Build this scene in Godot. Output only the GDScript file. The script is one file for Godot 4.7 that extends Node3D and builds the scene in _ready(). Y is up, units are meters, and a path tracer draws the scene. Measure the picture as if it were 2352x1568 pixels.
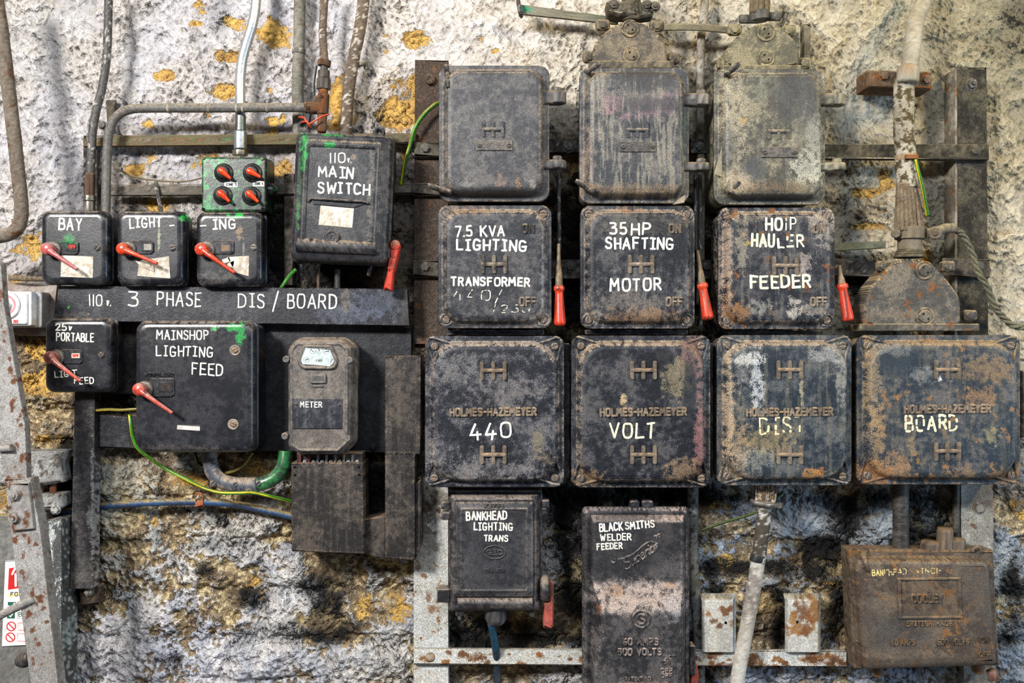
extends Node3D
# Old workshop wall with switchgear. Reference plane z = 0.15: one photograph pixel is one millimetre there.
const CX := 1176.0
const CY := 784.0
const F := 2350.0
const CZ := 2.5
const HY := 1.45

var NA := FastNoiseLite.new()
var NB := FastNoiseLite.new()
var NC := FastNoiseLite.new()
var NS := FastNoiseLite.new()
var ND := FastNoiseLite.new()
var rng := RandomNumberGenerator.new()
var M := {}
var used := {}

func P(px: float, py: float, z: float) -> Vector3:
	var s := (CZ - z) / F
	return Vector3((px - CX) * s, HY + (CY - py) * s, z)

func L(px: float, z: float) -> float:
	return px * (CZ - z) / F

func srgb(r: float, g: float, b: float) -> Color:
	return Color(r / 255.0, g / 255.0, b / 255.0)

class St:
	var base := Color(0.16, 0.17, 0.19)
	var base2 := Color(0.24, 0.24, 0.25)
	var dust := Color(0.50, 0.44, 0.37)
	var film := Color(0.46, 0.45, 0.45)
	var da := 0.7    # on ledges that face up
	var dn := 0.35   # film on all faces
	var rust := Color(0.45, 0.27, 0.13)
	var ra := 0.0
	var streak := Color(0.62, 0.60, 0.55)
	var sa := 0.0
	var chip := Color(0.72, 0.72, 0.68)
	var ca := 0.0
	var edge := 0.0  # worn edges
	var gain := 1.30
	var zr := 0.19
	var blobs: Array = []  # [x, y, rx, ry, colour, strength] in photograph pixels on the plane zr
	func cp() -> St:
		var s := St.new()
		s.base = base; s.base2 = base2; s.dust = dust; s.film = film; s.da = da; s.dn = dn; s.rust = rust; s.ra = ra
		s.streak = streak; s.sa = sa; s.chip = chip; s.ca = ca; s.edge = edge; s.gain = gain; s.zr = zr; s.blobs = blobs.duplicate()
		return s

func style(o := {}) -> St:
	var s := St.new()
	for k in o:
		s.set(k, o[k])
	return s

func pc(p: Vector3, n: Vector3, s: St) -> Color:
	var a := NA.get_noise_3dv(p)
	var b := NB.get_noise_3dv(p)
	var f := NC.get_noise_3dv(p)
	var c := s.base.lerp(s.base2, clampf(0.5 + a * 1.3 + b * 0.9, 0.0, 1.0))
	c = c.lerp(s.film, s.dn * smoothstep(-0.45, 0.70, a * 0.7 + b * 0.45 + f * 1.2))
	var d := s.dn * 0.5 * clampf(0.25 + a * 1.6 + b * 1.3 + f * 0.7, 0.0, 1.0)
	if n.y > 0.1:
		d += s.da * minf((n.y - 0.1) * 1.6, 1.0) * (0.85 + b * 0.8 + f * 0.5)
	if s.edge > 0.0 and n.z < 0.93:
		d += s.edge * (0.55 + b + f)
	c = c.lerp(s.dust, clampf(d, 0.0, 0.93))
	if s.sa > 0.0 and n.y < 0.4:
		var t := NS.get_noise_2d(p.x * 900.0, p.y * 60.0) + 0.5 * NB.get_noise_2d(p.x * 2.0, p.y * 0.3)
		c = c.lerp(s.streak, s.sa * smoothstep(0.12, 0.45, t + 0.25 * f))
	if s.ra > 0.0:
		var r := ND.get_noise_3d(p.x + 7.0, p.y * 0.8, p.z) + 0.45 * b + 0.25 * f
		c = c.lerp(s.rust, 0.9 * smoothstep(0.55 - s.ra, 0.72 - s.ra, r + 0.02))
	if s.ca > 0.0:
		var r := NB.get_noise_3d(p.x * 1.3 + 3.0, p.y * 0.9 + 5.0, p.z) + 0.5 * f + 0.4 * ND.get_noise_3d(p.x, p.y + 3.0, p.z)
		c = c.lerp(s.chip, 0.85 * smoothstep(0.62 - s.ca, 0.68 - s.ca, r + 0.2))
	if s.blobs.size():
		var k := F / (CZ - s.zr)
		var x := CX + p.x * k
		var y := CY - (p.y - HY) * k
		for o in s.blobs:
			var u: float = (x - o[0]) / o[2]
			var v: float = (y - o[1]) / o[3]
			var e := u * u + v * v
			if e < 2.6:
				var oc: Color = o[4]
				if oc.r > oc.g and oc.g > oc.b:
					oc = oc.lerp(Color(oc.g, oc.g, oc.g), 0.30)
				c = c.lerp(oc, o[5] * 0.85 * smoothstep(0.25, 0.45, 0.85 - 0.5 * e + 0.9 * b + 0.8 * f))
	var g := s.gain * (1.0 + 0.25 * f)
	return Color(clampf(c.r * g, 0, 1), clampf(c.g * g, 0, 1), clampf(c.b * g, 0, 1))

class MB:
	var v := PackedVector3Array()
	var n := PackedVector3Array()
	var c := PackedColorArray()
	var uv := PackedVector2Array()
	var ix := PackedInt32Array()

func commit(mb: MB, at: Vector3) -> ArrayMesh:
	var a := []
	a.resize(Mesh.ARRAY_MAX)
	var t := Transform3D(Basis(), -at)
	a[Mesh.ARRAY_VERTEX] = t * mb.v
	a[Mesh.ARRAY_NORMAL] = mb.n
	if mb.c.size() == mb.v.size():
		a[Mesh.ARRAY_COLOR] = mb.c
	if mb.uv.size() == mb.v.size():
		a[Mesh.ARRAY_TEX_UV] = mb.uv
	a[Mesh.ARRAY_INDEX] = mb.ix
	var m := ArrayMesh.new()
	m.add_surface_from_arrays(Mesh.PRIMITIVE_TRIANGLES, a)
	return m

func numbered(nm: String) -> String:
	if not used.has(nm):
		used[nm] = 0
		return nm
	used[nm] += 1
	return "%s_%03d" % [nm, used[nm]]

func thing(nm: String, label: String, cat: String, at: Vector3, group := "") -> Node3D:
	var o := Node3D.new()
	o.name = numbered(nm)
	add_child(o)
	o.position = at
	o.set_meta("label", label)
	o.set_meta("category", cat)
	if group != "":
		o.set_meta("group", group)
	return o

func gpos(o: Node3D) -> Vector3:
	var p := o.position
	if o.get_parent() != self and o.get_parent() is Node3D:
		p += gpos(o.get_parent())
	return p

func part(th: Node3D, nm: String, mb: MB, mat: Material, label := "") -> MeshInstance3D:
	var o := MeshInstance3D.new()
	o.mesh = commit(mb, gpos(th))
	o.material_override = mat
	o.name = nm
	th.add_child(o, true)
	if label != "":
		o.set_meta("label", label)
	return o

func solo(nm: String, label: String, cat: String, mb: MB, mat: Material, group := "") -> MeshInstance3D:
	var at := mb.v[0]
	var o := MeshInstance3D.new()
	o.mesh = commit(mb, at)
	o.material_override = mat
	o.name = numbered(nm)
	add_child(o)
	o.position = at
	o.set_meta("label", label)
	o.set_meta("category", cat)
	if group != "":
		o.set_meta("group", group)
	return o

# a part whose colour is computed at TEX metres a pixel over its own face (planar in its own x and y)
const TEX := 0.0008
var grain_b := PackedByteArray()
var bump_img: Image

func part_fine(th: Node3D, nm: String, mb: MB, mat: StandardMaterial3D, s: St, label := "", tx := TEX) -> MeshInstance3D:
	var lo := mb.v[0]
	var hi := mb.v[0]
	for p in mb.v:
		lo = lo.min(p)
		hi = hi.max(p)
	var W := hi.x - lo.x
	var H := hi.y - lo.y
	var tw := int(W / tx) + 1
	var th_ := int(H / tx) + 1
	var cs := 0.0032
	var cw := int(W / cs) + 1
	var chh := int(H / cs) + 1
	var nb := PackedByteArray()
	nb.resize(cw * chh * 4)
	for k in cw * chh:
		nb[k * 4] = 128
		nb[k * 4 + 1] = 128
		nb[k * 4 + 2] = 255
	mb.uv.resize(mb.v.size())
	for i in mb.v.size():
		var p := mb.v[i]
		var n := mb.n[i]
		mb.uv[i] = Vector2((p.x - lo.x) / W, (hi.y - p.y) / H)
		if n.z > 0.15:
			var k := (mini(int((hi.y - p.y) / cs), chh - 1) * cw + mini(int((p.x - lo.x) / cs), cw - 1)) * 4
			nb[k] = int(n.x * 127.0 + 128.0)
			nb[k + 1] = int(n.y * 127.0 + 128.0)
			nb[k + 2] = int(n.z * 127.0 + 128.0)
	var ni := Image.create_from_data(cw, chh, false, Image.FORMAT_RGBA8, nb)
	ni.resize(tw, th_, Image.INTERPOLATE_BILINEAR)
	nb = ni.get_data()
	var out := PackedByteArray()
	out.resize(tw * th_ * 3)
	for j in th_:
		for i in tw:
			var k := j * tw + i
			var p := Vector3(lo.x + (i + 0.5) * tx, hi.y - (j + 0.5) * tx, s.zr)
			var n := Vector3(nb[k * 4] - 128.0, nb[k * 4 + 1] - 128.0, nb[k * 4 + 2] - 128.0) / 127.0
			var c := pc(p, n, s)
			var g := grain_b[(int(p.y * 3200.0) & 1023) * 1024 + (int(p.x * 3200.0) & 1023)] * 1.02
			out[k * 3] = mini(int(c.r * g), 255)
			out[k * 3 + 1] = mini(int(c.g * g), 255)
			out[k * 3 + 2] = mini(int(c.b * g), 255)
	var m: StandardMaterial3D = mat.duplicate()
	m.vertex_color_use_as_albedo = false
	m.uv1_triplanar = false
	m.uv1_scale = Vector3.ONE
	m.albedo_texture = ImageTexture.create_from_image(Image.create_from_data(tw, th_, false, Image.FORMAT_RGB8, out))
	var t := int(0.25 / tx)
	var small: Image = bump_img.duplicate()
	small.resize(t, t, Image.INTERPOLATE_LANCZOS)
	var nm_ := Image.create(tw, th_, false, small.get_format())
	for j in int(th_ / t) + 1:
		for i in int(tw / t) + 1:
			nm_.blit_rect(small, Rect2i(0, 0, t, t), Vector2i(i * t, j * t))
	m.normal_texture = ImageTexture.create_from_image(nm_)
	mb.c = PackedColorArray()
	return part(th, nm, mb, m, label)

# ---- shape builders (all in world metres) ----
func rr(W: float, H: float, r: float, nx: int, ny: int, nc: int) -> PackedVector2Array:
	var o := PackedVector2Array()
	var w := W * 0.5
	var h := H * 0.5
	r = clampf(r, 0.0, minf(w, h))
	for k in 4:
		var cx := (w - r) * (1.0 if k == 0 or k == 3 else -1.0)
		var cy := (h - r) * (1.0 if k < 2 else -1.0)
		var horiz := k % 2 == 1
		var ns := nx if horiz else ny
		var a: Vector2
		var b: Vector2
		match k:
			0: a = Vector2(w, -(h - r)); b = Vector2(w, h - r)
			1: a = Vector2(w - r, h); b = Vector2(-(w - r), h)
			2: a = Vector2(-w, h - r); b = Vector2(-w, -(h - r))
			3: a = Vector2(-(w - r), -h); b = Vector2(w - r, -h)
		for i in ns:
			o.append(a.lerp(b, float(i) / ns))
		for i in nc:
			var t := (k + float(i) / nc) * PI * 0.5
			o.append(Vector2(cx + r * cos(t), cy + r * sin(t)))
	return o

func loft(mb: MB, rings: Array, s: St, flat_from := 1 << 30) -> void:
	var R := rings.size()
	var m: int = rings[0].size()
	var o := mb.v.size()
	for i in R:
		var ra: PackedVector3Array = rings[maxi(i - 1, 0)]
		var rb: PackedVector3Array = rings[mini(i + 1, R - 1)]
		var rc: PackedVector3Array = rings[i]
		for j in m:
			var p := rc[j]
			var n := Vector3(0, 0, 1)
			if i < flat_from:
				var t := rc[(j + 1) % m] - rc[(j + m - 1) % m]
				n = t.cross(rb[j] - ra[j]).normalized()
				if n == Vector3.ZERO:
					n = Vector3(0, 0, 1)
			mb.v.append(p)
			mb.n.append(n)
			mb.c.append(pc(p, n, s))
	for i in R - 1:
		for j in m:
			var a := o + i * m + j
			var b := o + i * m + (j + 1) % m
			mb.ix.append_array(PackedInt32Array([a, b + m, b, a, a + m, b + m]))

# closes a ring (convex, on one plane) with rows of near-square cells
func fill(mb: MB, ring: PackedVector3Array, s: St, step: float) -> void:
	var y0 := INF
	var y1 := -INF
	var m := ring.size()
	for p in ring:
		y0 = minf(y0, p.y)
		y1 = maxf(y1, p.y)
	var z := ring[0].z
	var ny := maxi(2, int((y1 - y0) / step))
	var ws := 0.0
	var spans := []
	for j in ny + 1:
		var y := lerpf(y0, y1, clampf(float(j) / ny, 0.0004, 0.9996))
		var a := INF
		var b := -INF
		for i in m:
			var p := ring[i]
			var q := ring[(i + 1) % m]
			if (p.y <= y) != (q.y <= y):
				var x := p.x + (q.x - p.x) * (y - p.y) / (q.y - p.y)
				a = minf(a, x)
				b = maxf(b, x)
		if a > b:
			a = 0.0
			b = 0.0
		spans.append([a, b, y])
		ws = maxf(ws, b - a)
	var nx := maxi(2, int(ws / step))
	var o := mb.v.size()
	var n := Vector3(0, 0, 1)
	for q in spans:
		for i in nx + 1:
			var p := Vector3(lerpf(q[0], q[1], float(i) / nx), q[2], z)
			mb.v.append(p)
			mb.n.append(n)
			mb.c.append(pc(p, n, s))
	for j in ny:
		for i in nx:
			var a := o + j * (nx + 1) + i
			mb.ix.append_array(PackedInt32Array([a, a + nx + 1, a + nx + 2, a, a + nx + 2, a + 1]))

# lid or casing: rounded rectangles by [inset, z, radius], closed by a flat front
func casting(mb: MB, c: Vector3, W: float, H: float, prof: Array, s: St, step := 0.004) -> void:
	var nx := maxi(2, int(W / step))
	var ny := maxi(2, int(H / step))
	var rmax := 0.0
	for q in prof:
		rmax = maxf(rmax, q[2])
	var nc := clampi(int(rmax * 1.5 / step), 4, 40)
	var rings := []
	for i in prof.size():
		var a: Array = prof[i]
		var n := 1
		var b: Array = a
		if i + 1 < prof.size():
			b = prof[i + 1]
			n = maxi(1, int(Vector2(b[0] - a[0], b[1] - a[1]).length() / (step * 1.5)))
		for k in n:
			var t := float(k) / n
			rings.append([lerpf(a[0], b[0], t), lerpf(a[1], b[1], t), lerpf(a[2], b[2], t)])
	var rs := []
	for q in rings:
		var ring := rr(W - 2.0 * q[0], H - 2.0 * q[0], q[2], nx, ny, nc)
		var o := PackedVector3Array()
		for p in ring:
			var w := c + Vector3(p.x, p.y, q[1])
			o.append(w)
		rs.append(o)
	loft(mb, rs, s)
	fill(mb, rs[-1], s, step)

# any convex outline (2D metres about c), by [inset, z]
func outline(mb: MB, c: Vector3, pts: PackedVector2Array, prof: Array, s: St, step := 0.005, smooth := true) -> void:
	var q := PackedVector2Array()
	var m := pts.size()
	var area := 0.0
	for i in m:
		area += pts[i].cross(pts[(i + 1) % m])
	if area < 0.0:
		pts.reverse()
	for i in m:
		var a := pts[i]
		var b := pts[(i + 1) % m]
		var n := maxi(1, int(a.distance_to(b) / step))
		for k in n:
			q.append(a.lerp(b, float(k) / n))
	m = q.size()
	var nr := PackedVector2Array()
	var cen := Vector2.ZERO
	for i in m:
		var t := (q[(i + 1) % m] - q[i]).normalized() + (q[i] - q[(i + m - 1) % m]).normalized()
		t = t.normalized()
		nr.append(Vector2(t.y, -t.x))
		cen += q[i] / m
	var rings := []
	for i in prof.size():
		var a: Array = prof[i]
		var b: Array = prof[mini(i + 1, prof.size() - 1)]
		var n := maxi(1, int(Vector2(b[0] - a[0], b[1] - a[1]).length() / (step * 1.5)))
		if i == prof.size() - 1:
			n = 1
		for k in n:
			var t := float(k) / n
			var o := PackedVector3Array()
			var ins := lerpf(a[0], b[0], t)
			for j in m:
				var w := q[j] - nr[j] * ins
				o.append(c + Vector3(w.x, w.y, lerpf(a[1], b[1], t)))
			rings.append(o)
	loft(mb, rings, s)
	fill(mb, rings[-1], s, step)

func poly_px(pts: Array, c: Vector3, z: float) -> PackedVector2Array:
	var o := PackedVector2Array()
	for p in pts:
		var w := P(p[0], p[1], z) - c
		o.append(Vector2(w.x, w.y))
	return o

# plate between pixel corners, measured on its front z1
func plate(mb: MB, x0: float, y0: float, x1: float, y1: float, z0: float, z1: float, s: St, r := 0.001, bev := 0.001, step := 0.005) -> void:
	var a := P(x0, y1, z1)
	var b := P(x1, y0, z1)
	var c := (a + b) * 0.5
	c.z = 0.0
	casting(mb, c, b.x - a.x, b.y - a.y, [[0, z0, r], [0, z1 - bev, r], [bev * 0.3, z1 - bev * 0.3, r], [bev, z1, maxf(r - bev, 0.0003)]], s, step)

func quad(mb: MB, pts: Array, z0: float, z1: float, s: St, bev := 0.001, step := 0.005) -> void:
	var c := Vector3.ZERO
	for p in pts:
		c += P(p[0], p[1], z1) / pts.size()
	c.z = 0.0
	outline(mb, c, poly_px(pts, c, z1), [[0, z0], [0, z1 - bev], [bev, z1]], s, step)

func path(pts: Array, step := 0.006) -> PackedVector3Array:
	var cv := Curve3D.new()
	var n := pts.size()
	for i in n:
		var a: Vector3 = pts[maxi(i - 1, 0)]
		var b: Vector3 = pts[mini(i + 1, n - 1)]
		var t := (b - a) / 6.0
		var p: Vector3 = pts[i]
		if i > 0 and i < n - 1:
			var d := minf(p.distance_to(a), p.distance_to(b)) / maxf(a.distance_to(b) * 0.5, 1e-5)
			t *= minf(d, 1.0)
		cv.add_point(p, -t, t)
	cv.bake_interval = step
	return cv.get_baked_points()

func path_px(pts: Array, step := 0.006) -> PackedVector3Array:
	var o := []
	for p in pts:
		o.append(P(p[0], p[1], p[2]))
	return path(o, step)

func tube(mb: MB, pts: PackedVector3Array, r: float, s: St, segs := 14, lump := 0.0, r2 := -1.0, prof := []) -> void:
	var n := pts.size()
	var up := Vector3(0.3, 0.1, 1).normalized()
	var rings := []
	var len := 0.0
	for i in n:
		var t := (pts[mini(i + 1, n - 1)] - pts[maxi(i - 1, 0)]).normalized()
		var x := up.cross(t).normalized()
		up = t.cross(x).normalized()
		if i > 0:
			len += pts[i].distance_to(pts[i - 1])
		var rad := r if r2 < 0.0 else lerpf(r, r2, float(i) / maxi(n - 1, 1))
		if prof.size() > 1:
			var ft := float(i) / maxi(n - 1, 1) * (prof.size() - 1)
			rad *= lerpf(prof[int(ft)], prof[mini(int(ft) + 1, prof.size() - 1)], ft - int(ft))
		var o := PackedVector3Array()
		for j in segs:
			var a := TAU * j / segs
			var d := x * cos(a) + up * sin(a)
			var p := pts[i] + d * rad
			if lump > 0.0:
				p += d * lump * (NB.get_noise_3dv(p) + 0.6 * NC.get_noise_3dv(p))
			o.append(p)
		rings.append(o)
	# caps
	for e in 2:
		var o := PackedVector3Array()
		var ctr := pts[0] if e == 0 else pts[n - 1]
		for p in (rings[0] if e == 0 else rings[-1]):
			o.append(ctr.lerp(p, 0.02))
		if e == 0:
			rings.push_front(o)
		else:
			rings.append(o)
	loft(mb, rings, s)

# turned shape: profile of [radius, height] along axis from c
func lathe(mb: MB, c: Vector3, axis: Vector3, prof: Array, s: St, segs := 20, hexed := false) -> void:
	axis = axis.normalized()
	var x := axis.cross(Vector3(0.13, 0.97, 0.2)).normalized()
	var y := axis.cross(x)
	var rings := []
	for q in prof:
		var o := PackedVector3Array()
		for j in segs:
			var a := TAU * j / segs + 0.2
			var k := 1.0
			if hexed:
				k = 0.9 / cos(fposmod(a - 0.2, TAU / 6.0) - TAU / 12.0)
			o.append(c + (x * cos(a) + y * sin(a)) * maxf(q[0], 1e-5) * k + axis * q[1])
		rings.append(o)
	loft(mb, rings, s)

func cyl(mb: MB, a: Vector3, b: Vector3, r: float, s: St, bev := 0.001, segs := 18, hexed := false) -> void:
	var h := a.distance_to(b)
	lathe(mb, a, b - a, [[0.0, 0.0], [r - bev, 0.0], [r, bev], [r, h - bev], [r - bev, h], [0.0, h]], s, segs, hexed)

func box(mb: MB, c: Vector3, sz: Vector3, s: St, basis := Basis(), bev := 0.0012) -> void:
	var h := sz * 0.5
	bev = minf(bev, minf(h.x, minf(h.y, h.z)) * 0.6)
	for ax in 3:
		for sg in [-1.0, 1.0]:
			var n := Vector3.ZERO
			n[ax] = sg
			var u := Vector3.ZERO
			u[(ax + 1) % 3] = 1.0
			var w := Vector3.ZERO
			w[(ax + 2) % 3] = sg
			var hu: float = h[(ax + 1) % 3]
			var hw: float = h[(ax + 2) % 3]
			var hn: float = h[ax]
			var nu := clampi(int(hu / 0.005), 1, 60)
			var nw := clampi(int(hw / 0.005), 1, 60)
			var us := [-hu]
			var ws := [-hw]
			for i in nu + 1:
				us.append(lerpf(-hu + bev, hu - bev, float(i) / nu))
			for i in nw + 1:
				ws.append(lerpf(-hw + bev, hw - bev, float(i) / nw))
			us.append(hu)
			ws.append(hw)
			var o := mb.v.size()
			for i in us.size():
				for j in ws.size():
					var edge := 0
					var nn := n
					if i == 0 or i == us.size() - 1:
						edge += 1
						nn += u * signf(us[i])
					if j == 0 or j == ws.size() - 1:
						edge += 1
						nn += w * signf(ws[j])
					var p: Vector3 = u * us[i] + w * ws[j] + n * (hn if edge == 0 else hn - bev * 0.5)
					if edge > 0:
						p -= (u * signf(us[i]) * bev * 0.5 if (i == 0 or i == us.size() - 1) else Vector3.ZERO) + (w * signf(ws[j]) * bev * 0.5 if (j == 0 or j == ws.size() - 1) else Vector3.ZERO)
					p = c + basis * p
					nn = (basis * nn).normalized()
					mb.v.append(p)
					mb.n.append(nn)
					mb.c.append(pc(p, nn, s))
			var m := ws.size()
			for i in us.size() - 1:
				for j in m - 1:
					var a := o + i * m + j
					mb.ix.append_array(PackedInt32Array([a, a + m + 1, a + m, a, a + 1, a + m + 1]))

# slotted screw head facing +z
func screw(mb: MB, c: Vector3, r: float, s: St, ang := 0.6, h := 0.0035) -> void:
	cyl(mb, c - Vector3(0, 0, 0.004), c + Vector3(0, 0, h * 0.45), r, s, 0.0005, 16)
	for k in 2:
		var pts := PackedVector2Array()
		for i in 9:
			var a := ang + k * PI + PI * (i / 8.0)
			pts.append(Vector2(cos(a), sin(a)) * r * 0.97 + Vector2(cos(ang + k * PI + PI / 2), sin(ang + k * PI + PI / 2)) * r * 0.12)
		var d := Vector2(cos(ang + k * PI + PI / 2), sin(ang + k * PI + PI / 2))
		for i in pts.size():
			if pts[i].length() > r:
				pts[i] = pts[i].normalized() * r
		outline(mb, c, pts, [[0, 0.0], [0.0, h * 0.6], [r * 0.12, h * 0.9], [r * 0.3, h]], s, 0.02)

func hexbolt(mb: MB, c: Vector3, r: float, s: St, h := 0.008, stub := 0.0) -> void:
	cyl(mb, c - Vector3(0, 0, 0.002), c + Vector3(0, 0, 0.0015), r * 1.35, s, 0.0005, 18)
	cyl(mb, c, c + Vector3(0, 0, h), r, s, 0.0012, 24, true)
	if stub > 0.0:
		cyl(mb, c + Vector3(0, 0, h * 0.8), c + Vector3(0, 0, h + stub), r * 0.5, s, 0.001, 14)

# ---- brush lettering: one stroke list per letter, a leading ~ rounds the stroke ----
const GL := {
	"A": "0,0 .33,1 .66,0|.1,.36 .56,.36", "B": "0,0 0,1|~0,1 .3,1 .5,.95 .5,.6 .3,.54 0,.54|~0,.54 .3,.54 .58,.5 .58,.05 .3,0 0,0",
	"C": "~.58,.85 .4,1 .1,1 0,.7 0,.3 .1,0 .4,0 .6,.14", "D": "0,0 0,1|~0,1 .3,1 .62,.85 .62,.15 .3,0 0,0",
	"E": "0,0 0,1|0,1 .52,1|0,.52 .44,.52|0,0 .54,0", "F": "0,0 0,1|0,1 .52,1|0,.52 .42,.52",
	"G": "~.56,.85 .4,1 .1,1 0,.7 0,.3 .1,0 .45,0 .58,.1 .58,.3 .58,.42|.3,.42 .66,.42", "H": "0,0 0,1|.56,0 .56,1|0,.5 .56,.5",
	"I": ".2,0 .2,1|0,1 .4,1|0,0 .4,0", "J": "~.45,1 .45,.2 .3,0 .1,0 0,.2", "K": "0,0 0,1|.54,1 0,.45|.14,.56 .58,0", "L": "0,1 0,0|0,0 .5,0",
	"M": "0,0 .06,1 .36,.4 .66,1 .74,0", "N": "0,0 0,1 .56,0 .56,1", "O": "~.32,1 .08,1 0,.7 0,.3 .1,0 .52,0 .64,.3 .64,.7 .56,1 .32,1",
	"P": "0,0 0,1|~0,1 .35,1 .54,.9 .54,.58 .35,.48 0,.48", "R": "0,0 0,1|~0,1 .35,1 .52,.9 .52,.6 .35,.5 0,.5|.25,.5 .58,0",
	"S": "~.52,.86 .4,1 .12,1 .02,.86 .04,.62 .3,.52 .52,.42 .55,.15 .42,0 .12,0 0,.15", "T": ".28,0 .28,1|0,1 .56,1", "U": "~0,1 0,.3 .08,0 .48,0 .56,.3 .56,1",
	"V": "0,1 .3,0 .6,1", "W": "0,1 .18,0 .4,.7 .62,0 .8,1", "X": "0,0 .56,1|0,1 .56,0", "Y": "0,1 .28,.5 .56,1|.28,.5 .28,0", "Z": "0,1 .54,1 0,0 .56,0",
	"0": "~.3,1 .06,.95 0,.7 0,.3 .06,.02 .5,.02 .6,.3 .6,.7 .54,.97 .3,1", "1": ".1,0 .1,1", "2": "~0,.8 .1,1 .45,1 .52,.7 .3,.4 0,0|0,0 .55,0", "3": "~0,1 .5,1 .5,.75 .2,.58|~.2,.58 .55,.55 .56,.1 .3,0 0,.08",
	"4": "~.3,1 .1,.55 0,.28|0,.28 .6,.28|.42,.5 .38,-.06", "5": ".48,1 .08,1 .04,.55|~.04,.55 .4,.62 .54,.4 .5,.06 .25,0 0,.08", "6": "~.45,1 .1,.8 0,.3 .1,0 .45,0 .52,.3 .4,.5 .1,.48 .02,.3", "7": "0,1 .55,1 .2,0", "8": "~.28,.53 .04,.65 .06,.98 .28,1 .5,.98 .52,.65 .28,.53 0,.4 0,.02 .28,0 .56,.02 .56,.4 .28,.53",
	"9": "~.5,.6 .3,.48 .04,.6 .06,.98 .3,1 .5,.95 .5,.6 .4,0",
	"-": "0,.5 .42,.5", "/": "0,-.15 .42,1.15", ".": "0,0 .03,.03", "'": ".05,1 .02,.8", "v": "0,.5 .14,0 .32,.5", "?": "~0,.8 .1,1 .4,1 .5,.7 .25,.45 .25,.3",
	"s": "~.34,.44 .2,.52 .04,.44 .1,.3 .32,.2 .3,.02 .1,-.02 -.02,.08", "u": "~0,.5 0,.1 .08,0 .26,.05 .32,.4|.34,.5 .34,.05 .42,.02", "p": "0,.5 0,-.45|~0,.4 .16,.52 .36,.4 .34,.1 .18,0 0,.08", "e": "~.02,.26 .36,.3 .3,.5 .1,.5 0,.25 .08,0 .25,0 .4,.12", "r": "0,.5 0,0|~0,.3 .14,.5 .3,.46", "i": "0,.5 0,.04 .08,0|0,.78 .02,.76", "o": "~.18,.52 .02,.45 0,.1 .14,0 .32,.06 .34,.42 .18,.52",
	"q": "~.9,.86 .6,1.1 .22,1 .1,.72 .4,.5 .62,.2 .4,-.06 0,.02",
}
var glyphs := {}

func chaikin(a: PackedVector2Array, times := 2) -> PackedVector2Array:
	for t in times:
		var o := PackedVector2Array([a[0]])
		for i in a.size() - 1:
			o.append(a[i].lerp(a[i + 1], 0.25))
			o.append(a[i].lerp(a[i + 1], 0.75))
		o.append(a[-1])
		a = o
	return a

func glyph(ch: String) -> Array:
	if not glyphs.has(ch):
		var lines := []
		var w := 0.3
		if GL.has(ch):
			w = 0.0
			for st in String(GL[ch]).split("|"):
				var round := st.begins_with("~")
				var q := PackedVector2Array()
				for xy in st.trim_prefix("~").split(" "):
					var f := xy.split(",")
					q.append(Vector2(float(f[0]), float(f[1])))
					w = maxf(w, q[-1].x)
				lines.append(chaikin(q) if round else q)
		glyphs[ch] = [w, lines]
	return glyphs[ch]

# one brush or cast stroke: top raised t above z, sides sloping to the surface
func ribbon(mb: MB, q: PackedVector2Array, w: float, z: float, t: float, s: St, slope := 0.0) -> void:
	if q.size() < 2:
		return
	var lf := PackedVector2Array()
	var rt := PackedVector2Array()
	var n := q.size()
	for i in n:
		var d := (q[mini(i + 1, n - 1)] - q[maxi(i - 1, 0)]).normalized()
		var nn := Vector2(-d.y, d.x)
		var hw := w * 0.5
		if i == 0 and n > 1:
			for k in 3:
				lf.append(q[0] - d * hw * cos((k) * PI / 6) * 0.9 + nn * hw * sin(k * PI / 6))
				rt.append(q[0] - d * hw * cos((k) * PI / 6) * 0.9 - nn * hw * sin(k * PI / 6))
		lf.append(q[i] + nn * hw)
		rt.append(q[i] - nn * hw)
		if i == n - 1:
			for k in 3:
				lf.append(q[i] + d * hw * cos((2 - k) * PI / 6) * 0.9 + nn * hw * sin((2 - k) * PI / 6))
				rt.append(q[i] + d * hw * cos((2 - k) * PI / 6) * 0.9 - nn * hw * sin((2 - k) * PI / 6))
	var o := mb.v.size()
	for i in lf.size():
		var mid := (lf[i] + rt[i]) * 0.5
		var ext := 1.0 + slope
		for k in 4:
			var pt: Vector2 = [mid + (lf[i] - mid) * ext, lf[i], rt[i], mid + (rt[i] - mid) * ext][k]
			var side := (lf[i] - mid).normalized()
			var nv := Vector3(0, 0, 1)
			if k == 0: nv = Vector3(side.x, side.y, 0.5).normalized()
			if k == 3: nv = Vector3(-side.x, -side.y, 0.5).normalized()
			if slope > 0.0 and k == 1: nv = Vector3(side.x * 0.6, side.y * 0.6, 1).normalized()
			if slope > 0.0 and k == 2: nv = Vector3(-side.x * 0.6, -side.y * 0.6, 1).normalized()
			var p := P(pt.x, pt.y, z)
			p.z = z + (t + 0.0001 * i / lf.size() if k == 1 or k == 2 else -0.0004)
			# pixel y points down
			nv.y = -nv.y
			mb.v.append(p)
			mb.n.append(nv)
			mb.c.append(pc(p, nv, s))
	for i in lf.size() - 1:
		for k in 3:
			var a := o + i * 4 + k
			mb.ix.append_array(PackedInt32Array([a, a + 1, a + 5, a, a + 5, a + 4]))

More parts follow.
